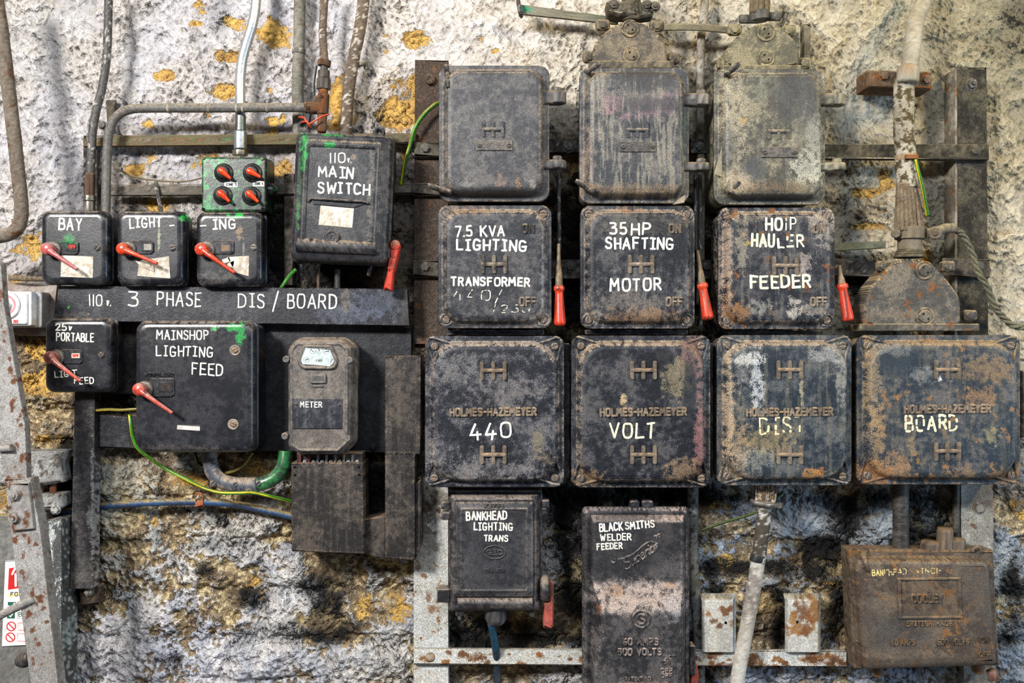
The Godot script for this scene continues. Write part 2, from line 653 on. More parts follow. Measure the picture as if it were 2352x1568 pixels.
# text from (x0, y0) to (x1, y1) along the baseline, pixels on the plane z
func letters(mb: MB, txt: String, x0: float, y0: float, x1: float, y1: float, h: float, w: float, z: float, t: float, s: St, jit := 0.03, wear := 0.0, slope := 0.0, gap := 0.32, slant := 0.0) -> void:
	var tot := -gap
	for ch in txt:
		tot += (0.35 if ch == " " else float(glyph(ch)[0])) + gap
	var dir := Vector2(x1 - x0, y1 - y0)
	var ux := dir / tot
	var du := dir.normalized()
	var uy := Vector2(du.y, -du.x) * h
	var at := 0.0
	var lift := 0.0
	for ch in txt:
		if ch == " ":
			at += 0.35 + gap
			continue
		var g := glyph(ch)
		var wob := Vector2(rng.randf_range(-jit, jit), rng.randf_range(-jit, jit))
		for ln in g[1]:
			var q := PackedVector2Array()
			var src: PackedVector2Array = ln
			var knots := PackedVector2Array()
			for i in src.size():
				var u := src[i] + wob + Vector2(rng.randf_range(-jit, jit), rng.randf_range(-jit, jit)) * (1.0 if src.size() < 8 else 0.25)
				knots.append(Vector2(x0, y0) + ux * (at + u.x + slant * u.y) + uy * u.y)
			# a brush lifts at sharp corners
			var runs := []
			q.append(knots[0])
			for i in range(1, knots.size()):
				var n := maxi(1, int(knots[i - 1].distance_to(knots[i]) / 3.0))
				for k in n:
					q.append(knots[i - 1].lerp(knots[i], float(k + 1) / n))
				if i < knots.size() - 1 and absf((knots[i] - knots[i - 1]).angle_to(knots[i + 1] - knots[i])) > 0.6:
					runs.append(q)
					q = PackedVector2Array([knots[i]])
			runs.append(q)
			for rn in runs:
				q = rn
				lift += 0.00007
				var zz := z + lift
				if wear <= 0.0:
					ribbon(mb, q, w * rng.randf_range(0.9, 1.1), zz, t, s, slope)
				else:
					var run := PackedVector2Array()
					for p in q:
						if NC.get_noise_2d(p.x * 0.0016, p.y * 0.0016) + 0.3 * rng.randf_range(-1, 1) > wear - 0.5:
							run.append(p)
						else:
							ribbon(mb, run, w * rng.randf_range(0.7, 1.1), zz, t, s, slope)
							run = PackedVector2Array()
					ribbon(mb, run, w * rng.randf_range(0.7, 1.1), zz, t, s, slope)
			if lift > 0.0006:
				lift = 0.0
		at += float(g[0]) + gap

# ---- the rubble wall: one texture and height field for its whole face, stones as pieces of their own ----
const WX0 := -150.0
const WY0 := -120.0
const WX1 := 2502.0
const WY1 := 1688.0
const TW := 2816
const TH := 1920
const HALF := 1544   # each of two textures, overlapping in the middle
var hgt := PackedFloat32Array()
var tex := PackedByteArray()
var ctl := PackedByteArray()   # ochre, grime with painted shade, stone, white
var tin := PackedByteArray()
var nz: Array = []

func noise_img(seed_: int, scale_px: float, oct: int, kind := FastNoiseLite.TYPE_SIMPLEX, gain := 0.5, warp := 0.0) -> PackedByteArray:
	var f := FastNoiseLite.new()
	f.seed = seed_
	f.noise_type = kind
	f.frequency = 0.9418 / scale_px
	f.fractal_type = FastNoiseLite.FRACTAL_FBM
	f.fractal_octaves = oct
	f.fractal_gain = gain
	if warp > 0.0:
		f.domain_warp_enabled = true
		f.domain_warp_amplitude = warp
		f.domain_warp_frequency = f.frequency * 1.3
		f.domain_warp_fractal_octaves = 3
	if kind == FastNoiseLite.TYPE_CELLULAR:
		f.cellular_return_type = FastNoiseLite.RETURN_DISTANCE2_SUB
	return f.get_image(TW, TH, false, false, true).get_data()

func blobs(a: PackedFloat32Array, lw: int, lh: int, list: Array) -> void:
	for b in list:
		var x0 := clampi(int((b[0] - b[2] * 1.6 - WX0) / 8.0), 0, lw - 1)
		var x1 := clampi(int((b[0] + b[2] * 1.6 - WX0) / 8.0) + 1, 0, lw - 1)
		var y0 := clampi(int((b[1] - b[3] * 1.6 - WY0) / 8.0), 0, lh - 1)
		var y1 := clampi(int((b[1] + b[3] * 1.6 - WY0) / 8.0) + 1, 0, lh - 1)
		for j in range(y0, y1 + 1):
			for i in range(x0, x1 + 1):
				var u: float = (WX0 + i * 8.0 - b[0]) / b[2]
				var v: float = (WY0 + j * 8.0 - b[1]) / b[3]
				var e := smoothstep(1.5, 0.35, sqrt(u * u + v * v))
				a[j * lw + i] = maxf(a[j * lw + i], e * b[4])

func wall_row(j: int) -> void:
	var n1: PackedByteArray = nz[0]
	var n2: PackedByteArray = nz[1]
	var n3: PackedByteArray = nz[2]
	var n4: PackedByteArray = nz[3]
	var n5: PackedByteArray = nz[4]
	var Y := WY0 + (j + 0.5) * (WY1 - WY0) / TH
	for i in TW:
		var k := j * TW + i
		var a := n1[k] / 127.5 - 1.0
		var b := n2[k] / 127.5 - 1.0
		var c := n3[k] / 127.5 - 1.0
		var d := n4[k] / 255.0
		var e := n5[k] / 127.5 - 1.0
		var k4 := k * 4
		var oc := ctl[k4] / 255.0
		var gr := ctl[k4 + 1] / 255.0
		var sn := ctl[k4 + 2] / 255.0
		var wh := ctl[k4 + 3] / 255.0
		var R := float(tin[k4])
		var G := float(tin[k4 + 1])
		var B := float(tin[k4 + 2])
		var X := WX0 + (i + 0.5) * (WX1 - WX0) / TW
		var jt := 1.0 - tin[k4 + 3] / 255.0
		# plaster and limewash
		var rough := clampf(0.55 + 0.9 * a + 0.5 * b, 0.15, 1.0)
		var g := 0.88 + 0.12 * b + (0.06 + 0.10 * rough) * c + 0.12 * e
		var h := 8.0 * a + 7.5 * b + (2.0 + 2.2 * rough) * c + 0.8 * e
		var crack := 0.6 * smoothstep(0.06, 0.0, d) * smoothstep(-0.10, 0.35, b * 0.8 - a * 0.5 + 0.4 * c)
		var pit := smoothstep(0.50, 0.80, -c * 0.75 - b * 0.45 + e * 0.36 - 0.22 * sn + 0.22 * rough - 0.14)
		pit = maxf(pit, crack * 0.8)
		h -= 2.4 * pit
		g *= 1.0 - 0.34 * pit
		var warm := clampf(0.5 + 0.9 * a - 0.6 * c, 0.0, 1.0)
		var r := R * g
		var gg := G * g * (1.0 - 0.02 * warm)
		var bb := B * g * (1.04 - 0.07 * warm)
		if sn > 0.02:
			# bare stone, salts and soot of the lower courses
			var q := clampf(0.5 + 0.9 * b - 0.6 * a + 0.3 * c, 0.0, 1.0)
			var v := 0.88 + 0.30 * c + 0.24 * e
			var sr := lerpf(178.0, 112.0, q) * v
			var sg := lerpf(153.0, 96.0, q) * v
			var sb := lerpf(116.0, 78.0, q) * v
			var cr := 0.8 * smoothstep(0.0, 0.35, 0.7 * c - 0.6 * b + 0.5 * a + 0.2 * e)
			sr = lerpf(sr, 204.0 * v, cr)
			sg = lerpf(sg, 186.0 * v, cr)
			sb = lerpf(sb, 142.0 * v, cr)
			var w := smoothstep(-0.04, 0.10, a * 0.8 + b * 0.55 + c * 0.5 + e * 0.12 + (wh - 0.18) * 1.1)
			var lv := 0.94 + 0.22 * c + 0.18 * e
			var fr := 0.55 * smoothstep(0.12, 0.5, e * 0.7 + 0.6 * c + 0.3 * b)
			sr = lerpf(sr, 206.0, fr)
			sg = lerpf(sg, 194.0, fr)
			sb = lerpf(sb, 170.0, fr)
			var blue := clampf(0.5 - 1.2 * a + 0.8 * b, 0.0, 1.0) * 0.16
			sr = lerpf(sr, R * (1.02 - blue) * lv, w)
			sg = lerpf(sg, G * (1.02 - blue * 0.8) * lv, w)
			sb = lerpf(sb, B * (1.04 - blue * 0.5) * lv, w)
			var m := sn * smoothstep(0.1, 0.6, sn + 0.4 * b)
			r = lerpf(r, sr, m)
			gg = lerpf(gg, sg, m)
			bb = lerpf(bb, sb, m)
			h += m * (w * 1.8 - 2.0 + 2.6 * c - 3.0 * jt)
			gr += 0.24 * jt * m + 0.03 * m
		var of := oc + 0.46 * b + 0.30 * c - 0.10 + 0.1 * e
		var o := smoothstep(0.46, 0.50, of)
		if o > 0.0:
			var q := clampf(0.34 + 0.6 * c + 0.5 * a + 0.35 * e, 0.0, 1.0)
			q = maxf(q, smoothstep(0.58, 0.47, of) * 0.7)
			r = lerpf(r, lerpf(208.0, 138.0, q), o)
			gg = lerpf(gg, lerpf(170.0, 106.0, q), o)
			bb = lerpf(bb, lerpf(94.0, 64.0, q), o)
			h -= 5.0 * o - 1.2 * c * o
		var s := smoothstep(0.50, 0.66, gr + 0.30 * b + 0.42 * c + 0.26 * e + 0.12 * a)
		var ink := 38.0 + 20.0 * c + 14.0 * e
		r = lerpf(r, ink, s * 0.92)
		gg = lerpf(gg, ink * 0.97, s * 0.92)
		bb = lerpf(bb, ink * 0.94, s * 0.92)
		# veil of soot and painted shade
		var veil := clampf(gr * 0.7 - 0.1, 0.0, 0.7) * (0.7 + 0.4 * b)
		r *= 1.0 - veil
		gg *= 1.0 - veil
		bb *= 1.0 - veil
		var k3 := k * 3
		tex[k3] = clampi(int(r), 0, 250)
		tex[k3 + 1] = clampi(int(gg), 0, 250)
		tex[k3 + 2] = clampi(int(bb), 0, 250)
		hgt[k] = h

func wall_h(px: float, py: float) -> float:
	var x := clampf((px - WX0) / (WX1 - WX0) * TW - 0.5, 0, TW - 1.01)
	var y := clampf((py - WY0) / (WY1 - WY0) * TH - 0.5, 0, TH - 1.01)
	return hgt[int(y) * TW + int(x)]

func stone_list() -> Array:
	var r := RandomNumberGenerator.new()
	r.seed = 77
	var out := []
	var hide := [[960, 760, 2352, 1118], [560, 740, 960, 1050], [1345, 1140, 1600, 1568], [318, 740, 612, 1040]]
	var rows := [776, 846, 934, 1022, 1140, 1246, 1352, 1462, 1568, 1680]
	for k in rows.size() - 1:
		var x := -40.0 - r.randf() * 90.0
		while x < 2400.0:
			var w := r.randf_range(105.0, 235.0) * (1.25 if k == 3 else 1.0)
			var y0: float = rows[k] + r.randf_range(-8, 8)
			var y1: float = rows[k + 1] + r.randf_range(-8, 8)
			var show := true
			for q in hide:
				if x > q[0] - 5 and x + w < q[2] + 5 and y0 > q[1] - 5 and y1 < q[3] + 5:
					show = false
			if show:
				out.append([x + w * 0.5, (y0 + y1) * 0.5, w * 0.5 - 4.0, (y1 - y0) * 0.5 - 4.0, r.randf()])
			x += w
	return out

func build_wall() -> void:
	var lw := int((WX1 - WX0) / 8.0)
	var lh := int((WY1 - WY0) / 8.0)
	var ch: Array = []
	for q in 4:
		var a := PackedFloat32Array()
		a.resize(lw * lh)
		ch.append(a)
	var stones := stone_list()
	blobs(ch[0], lw, lh, OCHRE)
	blobs(ch[1], lw, lh, GRIME_AND_SHADE)
	blobs(ch[2], lw, lh, STONY)
	blobs(ch[3], lw, lh, WHITE)
	for s in stones:
		if s[4] < 0.35:
			blobs(ch[3], lw, lh, [[s[0], s[1], s[2], s[3], 0.25 + s[4]]])
	var jo := PackedFloat32Array()
	jo.resize(lw * lh)
	for s in stones:
		for j in range(maxi(0, int((s[1] - s[3] - WY0) / 8.0)), mini(lh, int((s[1] + s[3] - WY0) / 8.0) + 1)):
			for i in range(maxi(0, int((s[0] - s[2] - WX0) / 8.0)), mini(lw, int((s[0] + s[2] - WX0) / 8.0) + 1)):
				var dx: float = s[2] - absf(WX0 + i * 8.0 - s[0])
				var dy: float = s[3] - absf(WY0 + j * 8.0 - s[1])
				jo[j * lw + i] = maxf(jo[j * lw + i], smoothstep(-4.0, 16.0, minf(dx, dy)))
	var ca := PackedByteArray()
	ca.resize(lw * lh * 4)
	var cb := PackedByteArray()
	cb.resize(lw * lh * 4)
	for j in lh:
		for i in lw:
			var k := j * lw + i
			for q in 4:
				ca[k * 4 + q] = int(clampf(ch[q][k], 0, 1) * 255.0)
			var x := WX0 + i * 8.0
			var y := WY0 + j * 8.0
			var sum := Vector3.ZERO
			var wt := 0.0
			for t in TINT:
				var u: float = (x - t[0]) / 300.0
				var v: float = (y - t[1]) / 220.0
				var w := exp(-(u * u + v * v)) + 1e-5
				sum += Vector3(t[2], t[3], t[4]) * w
				wt += w
			sum /= wt
			cb[k * 4] = int(sum.x)
			cb[k * 4 + 1] = int(sum.y)
			cb[k * 4 + 2] = int(sum.z)
			cb[k * 4 + 3] = int(clampf(jo[k], 0, 1) * 255.0)
	var ia := Image.create_from_data(lw, lh, false, Image.FORMAT_RGBA8, ca)
	ia.resize(TW, TH, Image.INTERPOLATE_BILINEAR)
	ctl = ia.get_data()
	var ib := Image.create_from_data(lw, lh, false, Image.FORMAT_RGBA8, cb)
	ib.resize(TW, TH, Image.INTERPOLATE_BILINEAR)
	tin = ib.get_data()
	nz = [noise_img(1, 280.0, 3), noise_img(2, 80.0, 4, FastNoiseLite.TYPE_SIMPLEX, 0.55, 20.0), noise_img(3, 20.0, 4, FastNoiseLite.TYPE_SIMPLEX, 0.6, 6.0), noise_img(4, 46.0, 1, FastNoiseLite.TYPE_CELLULAR, 0.5, 26.0), noise_img(5, 3.6, 2)]
	hgt.resize(TW * TH)
	tex.resize(TW * TH * 3)
	for j in TH:
		wall_row(j)
	var col := Image.create_from_data(TW, TH, false, Image.FORMAT_RGB8, tex)
	var hb := PackedFloat32Array()
	hb.resize(TW * TH)
	for k in TW * TH:
		hb[k] = hgt[k] * 0.5
	var nm := Image.create_from_data(TW, TH, false, Image.FORMAT_RF, hb.to_byte_array())
	nm.bump_map_to_normal_map(1.3)
	var mats := []
	for q in 2:
		var reg := Rect2i(0 if q == 0 else TW - HALF, 0, HALF, TH)
		var m := StandardMaterial3D.new()
		m.albedo_texture = ImageTexture.create_from_image(col.get_region(reg))
		m.normal_enabled = true
		m.normal_texture = ImageTexture.create_from_image(nm.get_region(reg))
		m.normal_scale = 1.0
		m.roughness = 0.93
		m.metallic_specular = 0.25
		mats.append(m)
	var root := Node3D.new()
	root.name = "wall_back"
	root.set_meta("kind", "structure")
	root.set_meta("label", "rough whitewashed rubble stone wall with flaking plaster and ochre patches")
	add_child(root)
	root.position = Vector3(0, HY, 0)
	# plaster face, two sheets side by side
	var st := 4
	var gh := int(TH / st)
	var arr := []
	var me: ArrayMesh
	for q in 2:
		var mb := MB.new()
		var gw := int(TW / st / 2) + 1
		for j in gh + 1:
			for i in gw:
				var tx := (i * st + (0 if q == 0 else int(TW / 2)))
				var ty := j * st
				var p := P(WX0 + tx * (WX1 - WX0) / TW, WY0 + ty * (WY1 - WY0) / TH, 0.0)
				p.z = hgt[mini(ty, TH - 1) * TW + mini(tx, TW - 1)] * 0.001
				mb.v.append(p)
				mb.uv.append(Vector2((tx - (0 if q == 0 else TW - HALF)) / float(HALF), ty / float(TH)))
		mb.n.resize(mb.v.size())
		for j in gh + 1:
			for i in gw:
				var k := j * gw + i
				var dx := mb.v[k + (1 if i < gw - 1 else 0)] - mb.v[k - (1 if i > 0 else 0)]
				var dy := mb.v[k - (gw if j > 0 else 0)] - mb.v[k + (gw if j < gh else 0)]
				mb.n[k] = dx.cross(dy).normalized()
		for j in gh:
			for i in gw - 1:
				var a := j * gw + i
				mb.ix.append_array(PackedInt32Array([a, a + 1, a + gw + 1, a, a + gw + 1, a + gw]))
		var pm := MeshInstance3D.new()
		pm.name = "plaster"
		arr = []
		arr.resize(Mesh.ARRAY_MAX)
		arr[Mesh.ARRAY_VERTEX] = Transform3D(Basis(), -root.position) * mb.v
		arr[Mesh.ARRAY_NORMAL] = mb.n
		arr[Mesh.ARRAY_TEX_UV] = mb.uv
		arr[Mesh.ARRAY_INDEX] = mb.ix
		me = ArrayMesh.new()
		me.add_surface_from_arrays(Mesh.PRIMITIVE_TRIANGLES, arr)
		pm.mesh = me
		pm.material_override = mats[q]
		root.add_child(pm, true)
	# stones that stand proud of the plaster
	for s in stones:
		var sb := MB.new()
		var nu := 26
		var nv := 18
		for j in nv + 1:
			for i in nu + 1:
				var u := i * 2.0 / nu - 1.0
				var v := j * 2.0 / nv - 1.0
				var px: float = s[0] + u * s[2] * sqrt(1.0 - v * v * 0.16) + 9.0 * NB.get_noise_2d(s[0] + v * 0.02, s[1] + u * 0.02)
				var py: float = s[1] + v * s[3] * sqrt(1.0 - u * u * 0.16) + 7.0 * NB.get_noise_2d(s[1] + u * 0.03, s[0])
				var e := maxf(absf(u), absf(v))
				var p := P(px, py, 0.0)
				var rise: float = 7.0 + 6.0 * s[4]
				p.z = 0.001 * (wall_h(px, py) + rise * (1.0 - pow(e, 5.0)) - 12.0 * pow(e, 14.0) + 4.0 * NA.get_noise_2d(p.x * 3.0 + s[4], p.y * 3.0))
				sb.v.append(p)
				sb.uv.append(Vector2(((px - WX0) / (WX1 - WX0) * TW - (0 if s[0] < 1176.0 else TW - HALF)) / float(HALF), (py - WY0) / (WY1 - WY0)))
		sb.n.resize(sb.v.size())
		for j in nv + 1:
			for i in nu + 1:
				var k := j * (nu + 1) + i
				var dx := sb.v[k + (1 if i < nu else 0)] - sb.v[k - (1 if i > 0 else 0)]
				var dy := sb.v[k - (nu + 1 if j > 0 else 0)] - sb.v[k + (nu + 1 if j < nv else 0)]
				sb.n[k] = dx.cross(dy).normalized()
		for j in nv:
			for i in nu:
				var a := j * (nu + 1) + i
				sb.ix.append_array(PackedInt32Array([a, a + 1, a + nu + 2, a, a + nu + 2, a + nu + 1]))
		var so := MeshInstance3D.new()
		so.name = "stone"
		arr = []
		arr.resize(Mesh.ARRAY_MAX)
		arr[Mesh.ARRAY_VERTEX] = Transform3D(Basis(), -root.position) * sb.v
		arr[Mesh.ARRAY_NORMAL] = sb.n
		arr[Mesh.ARRAY_TEX_UV] = sb.uv
		arr[Mesh.ARRAY_INDEX] = sb.ix
		me = ArrayMesh.new()
		me.add_surface_from_arrays(Mesh.PRIMITIVE_TRIANGLES, arr)
		so.mesh = me
		so.material_override = mats[0 if s[0] < 1176.0 else 1]
		root.add_child(so, true)
	nz = []
	ctl = PackedByteArray()
	tin = PackedByteArray()

# [x, y, rx, ry, strength] in pixels of the photograph on the wall
const OCHRE := [[460, 18, 34, 18, 0.8], [450, 50, 26, 9, 0.7], [525, 45, 22, 16, 0.75], [545, 52, 30, 20, 0.75], [625, 78, 52, 40, 0.95], [640, 100, 30, 20, 0.8], [520, 128, 38, 16, 0.9], [548, 120, 12, 10, 0.7], [375, 170, 32, 15, 0.8], [405, 160, 12, 10, 0.6], [510, 205, 36, 22, 0.95], [360, 230, 24, 8, 0.6], [335, 280, 16, 12, 0.8], [470, 265, 10, 10, 0.7], [618, 275, 16, 18, 0.8], [622, 300, 30, 9, 0.8], [648, 268, 14, 14, 0.7], [615, 200, 9, 14, 0.7], [770, 220, 24, 55, 0.95], [765, 280, 22, 22, 0.85], [812, 265, 9, 20, 0.8], [650, 124, 12, 8, 0.6],
	[880, 78, 18, 8, 0.75], [955, 88, 34, 22, 0.95], [880, 112, 16, 12, 0.8], [960, 118, 8, 6, 0.7], [930, 190, 60, 22, 0.8], [930, 240, 50, 45, 1.0], [900, 265, 50, 35, 1.0], [950, 215, 30, 60, 0.95], [1042, 85, 10, 7, 0.7], [1098, 86, 12, 9, 0.8], [1128, 114, 12, 8, 0.75], [1234, 127, 14, 9, 0.7], [925, 340, 14, 30, 0.8], [760, 350, 10, 20, 0.6],
	[475, 370, 40, 26, 0.8], [640, 385, 30, 34, 0.8], [300, 385, 40, 20, 0.75], [365, 465, 50, 22, 0.8], [440, 375, 20, 20, 0.7], [330, 355, 28, 14, 0.6],
	[60, 560, 45, 34, 0.85], [85, 535, 22, 14, 0.7], [30, 640, 20, 14, 0.6], [1320, 390, 26, 50, 0.95], [1325, 330, 20, 16, 0.7], [1290, 480, 30, 40, 0.6], [2005, 395, 40, 18, 0.62], [1990, 440, 55, 14, 0.95], [2030, 420, 26, 24, 0.75], [1985, 517, 46, 12, 0.8], [2120, 590, 16, 20, 0.7], [1960, 350, 12, 8, 0.6],
	[110, 800, 70, 34, 0.85], [130, 870, 60, 40, 0.95], [60, 880, 40, 30, 0.8], [120, 1010, 60, 22, 0.7], [30, 1010, 30, 20, 0.8], [0, 1140, 20, 40, 0.7], [420, 1100, 60, 20, 0.72], [600, 1080, 50, 34, 0.68], [830, 1390, 30, 40, 0.7], [900, 1380, 40, 50, 0.72], [800, 1470, 30, 26, 0.6], [560, 1330, 60, 30, 0.5], [330, 1180, 60, 30, 0.55], [1660, 1290, 30, 26, 0.72], [1640, 1150, 40, 26, 0.6], [1820, 1290, 60, 30, 0.5], [2330, 1180, 50, 40, 0.62], [1850, 1340, 80, 30, 0.55], [1130, 1420, 50, 20, 0.5]]
const GRIME_AND_SHADE := [[500, 30, 30, 60, 0.42], [860, 250, 24, 60, 0.45], [1170, 560, 260, 240, 0.72], [1480, 560, 230, 240, 0.62], [1640, 620, 100, 120, 0.75], [1320, 600, 50, 160, 0.9], [1980, 640, 60, 60, 0.85], [1940, 500, 50, 70, 0.35], [760, 560, 120, 110, 0.95], [640, 560, 60, 110, 0.95], [460, 600, 60, 60, 0.9], [250, 600, 40, 60, 0.8], [300, 560, 60, 90, 0.6], [240, 850, 80, 130, 0.75], [640, 880, 60, 160, 1.0], [870, 900, 60, 200, 1.0], [860, 1120, 50, 80, 1.0], [140, 1110, 40, 90, 0.95], [155, 1050, 30, 60, 0.9], [180, 1250, 60, 160, 0.6], [730, 1330, 60, 40, 0.55], [560, 1370, 60, 26, 0.6], [740, 1440, 120, 40, 0.5], [520, 1190, 100, 30, 0.3], [470, 1300, 26, 26, 0.6], [380, 1510, 60, 16, 0.45], [740, 1390, 40, 60, 0.55], [1310, 1180, 60, 130, 0.72], [1150, 1460, 170, 60, 0.75], [1010, 1180, 40, 80, 0.5], [1330, 1350, 60, 90, 0.62], [1600, 1500, 50, 80, 0.8], [1720, 1300, 180, 26, 0.68], [1880, 1270, 60, 60, 0.78], [1940, 1180, 70, 60, 0.66], [1800, 1440, 40, 50, 0.5], [2110, 1190, 60, 90, 0.62], [2000, 1140, 120, 30, 0.6], [1920, 1400, 40, 60, 0.6], [2320, 1330, 50, 50, 0.45], [2310, 1440, 40, 50, 0.5], [2340, 30, 60, 50, 0.62], [2300, 90, 80, 60, 0.35], [2330, 950, 40, 60, 0.6], [640, 1060, 70, 30, 0.4], [1960, 330, 120, 20, 0.2], [2120, 470, 50, 60, 0.3], [1400, 1130, 300, 40, 0.9], [200, 420, 30, 60, 0.7], [560, 1440, 40, 20, 0.4], [1640, 1380, 30, 50, 0.6], [1760, 1380, 40, 50, 0.4]]  # grime, plus a pipe shadow and the shade below boxes painted in
const STONY := [[500, 1300, 900, 420, 1.0], [1176, 1350, 1600, 300, 1.0], [2000, 1350, 800, 320, 1.0], [90, 880, 160, 240, 1.0], [600, 900, 420, 260, 1.0], [1300, 700, 500, 240, 0.8], [340, 450, 130, 60, 0.55], [1990, 470, 90, 110, 0.5], [1330, 460, 60, 120, 0.8]]
const WHITE := [[560, 1520, 340, 90, 0.75], [600, 1250, 130, 60, 0.35], [660, 1360, 80, 50, 0.55], [480, 1210, 40, 60, 0.6], [350, 1200, 20, 60, 0.8], [330, 1060, 120, 50, 0.45], [600, 1400, 60, 60, 0.6], [860, 1420, 50, 40, 0.6], [300, 1400, 60, 90, 0.5], [220, 1500, 50, 60, 0.6], [1820, 1170, 60, 60, 0.5], [2000, 1190, 80, 60, 0.6], [2130, 1180, 26, 50, 0.7], [2320, 1260, 60, 60, 0.5], [2320, 1500, 60, 90, 0.8], [1700, 1250, 70, 40, 0.4], [1740, 1540, 120, 40, 0.6], [2020, 1550, 100, 30, 0.6], [640, 1120, 60, 30, 0.3], [1700, 1180, 60, 40, 0.4], [1310, 1240, 26, 30, 0.5]]
const TINT := [[60, 80, 186, 184, 176], [60, 400, 196, 194, 192], [330, 100, 192, 190, 188], [360, 330, 200, 198, 198], [640, 150, 214, 210, 208], [900, 100, 216, 212, 206], [1150, 90, 224, 218, 206], [1320, 140, 218, 210, 190], [1600, 60, 202, 194, 170], [1620, 300, 190, 182, 158], [1950, 100, 210, 202, 176], [2060, 60, 206, 200, 176], [2220, 40, 150, 146, 118], [2320, 80, 106, 102, 80], [2330, 220, 124, 118, 94], [2200, 170, 156, 150, 124], [2000, 320, 212, 204, 184], [2310, 420, 196, 188, 164], [2320, 640, 196, 188, 164], [1960, 560, 180, 172, 150], [1200, 560, 110, 96, 80], [700, 500, 120, 112, 104], [300, 900, 150, 140, 122], [330, 1080, 190, 180, 150], [600, 1250, 190, 186, 184], [500, 1500, 196, 194, 196], [850, 1400, 190, 184, 170], [1150, 1500, 170, 168, 166], [1720, 1250, 160, 164, 166], [2000, 1220, 150, 152, 146], [2300, 1350, 156, 164, 170], [1800, 1540, 176, 178, 182]]  # wall tone by place, yellower at right, darkest in the upper right corner

func setup_noise() -> void:
	for q in [[NA, 11, 9.0, 4], [NB, 12, 48.0, 3], [NC, 13, 360.0, 3], [NS, 14, 0.05, 3], [ND, 15, 22.0, 3]]:
		var n: FastNoiseLite = q[0]
		n.seed = q[1]
		n.noise_type = FastNoiseLite.TYPE_SIMPLEX
		n.frequency = q[2]
		n.fractal_octaves = q[3]
		n.fractal_type = FastNoiseLite.FRACTAL_FBM

func materials() -> void:
	# sand-cast grain, tiled
	var S := 1024
	var f := FastNoiseLite.new()
	f.seed = 5
	f.frequency = 0.11
	f.fractal_octaves = 3
	var a := f.get_seamless_image(S, S).get_data()
	f.seed = 6
	f.frequency = 0.45
	f.fractal_octaves = 2
	var b := f.get_seamless_image(S, S).get_data()
	f.seed = 7
	f.frequency = 0.03
	f.fractal_octaves = 3
	var c := f.get_seamless_image(S, S).get_data()
	var out := PackedByteArray()
	out.resize(S * S)
	var hb := PackedFloat32Array()
	hb.resize(S * S)
	for k in S * S:
		var u := a[k] / 127.5 - 1.0
		var v := b[k] / 127.5 - 1.0
		var w := c[k] / 127.5 - 1.0
		var g := 0.72 + 0.16 * u + 0.34 * v + 0.05 * w
		if v + 0.4 * u > 0.62:
			g += 0.25
		out[k] = clampi(int(g * 255.0), 40, 255)
		hb[k] = u * 1.0 + v * 0.45 + 0.8 * w
	var im := Image.create_from_data(S, S, false, Image.FORMAT_L8, out)
	im.convert(Image.FORMAT_RGB8)
	var grain := ImageTexture.create_from_image(im)
	var nm := Image.create_from_data(S, S, false, Image.FORMAT_RF, hb.to_byte_array())
	nm.bump_map_to_normal_map(1.6)
	grain_b = out
	bump_img = nm
	var bump := ImageTexture.create_from_image(nm)
	for q in [["iron", 0.46, 0.0, 0.4, 0.55, 4.0], ["rough", 0.85, 0.0, 0.3, 0.9, 4.0], ["gloss", 0.30, 0.0, 0.5, 0.16, 3.0], ["zinc", 0.36, 0.75, 0.5, 0.25, 3.0], ["crust", 0.9, 0.0, 0.3, 1.6, 2.0], ["steel", 0.5, 0.3, 0.5, 0.5, 3.0]]:
		var m := StandardMaterial3D.new()
		m.vertex_color_use_as_albedo = true
		m.vertex_color_is_srgb = true
		m.albedo_texture = grain
		m.uv1_triplanar = true
		m.uv1_scale = Vector3(q[5], q[5], q[5])
		m.normal_enabled = true
		m.normal_texture = bump
		m.normal_scale = q[4]
		m.roughness = q[1]
		m.metallic = q[2]
		m.metallic_specular = q[3]
		M[q[0]] = m
	for q in [["paint", 0.55], ["plastic", 0.3], ["paper", 0.9]]:
		var m := StandardMaterial3D.new()
		m.vertex_color_use_as_albedo = true
		m.vertex_color_is_srgb = true
		m.roughness = q[1]
		M[q[0]] = m
	var gm := StandardMaterial3D.new()
	gm.albedo_color = Color(0.85, 0.92, 0.95, 0.12)
	gm.transparency = BaseMaterial3D.TRANSPARENCY_ALPHA
	gm.roughness = 0.05
	M.glass = gm

func slab(nm: String, c: Vector3, sz: Vector3, col: Color, parent: Node3D = null) -> void:
	var o := MeshInstance3D.new()
	var b := BoxMesh.new()
	b.size = sz
	o.mesh = b
	var m := StandardMaterial3D.new()
	m.albedo_color = col
	m.roughness = 0.9
	o.material_override = m
	o.name = nm
	o.position = c
	if parent:
		o.position = c - parent.position
		parent.add_child(o, true)
	else:
		add_child(o)
		o.set_meta("kind", "structure")

func light_panel(nm: String, at: Vector3, target: Vector3, sz: Vector2, energy: float, col: Color) -> void:  # glowing panel with an area light, outside the camera view
	var o := MeshInstance3D.new()
	var b := BoxMesh.new()
	b.size = Vector3(sz.x, sz.y, 0.02)
	o.mesh = b
	var m := StandardMaterial3D.new()
	m.albedo_color = Color(0.8, 0.8, 0.8)
	m.emission_enabled = true
	m.emission = col
	m.emission_energy_multiplier = 0.6
	o.material_override = m
	o.name = nm
	o.set_meta("kind", "structure")
	add_child(o)
	o.look_at_from_position(at, target, Vector3.UP)
	var l := AreaLight3D.new()
	l.name = nm + "_area_light"
	l.area_size = sz
	l.light_energy = energy
	l.light_color = col
	l.shadow_enabled = true
	l.area_range = 12.0
	l.area_attenuation = 2.0
	add_child(l)
	var d := (target - at).normalized()
	l.look_at_from_position(at + d * 0.03, target, Vector3.UP)

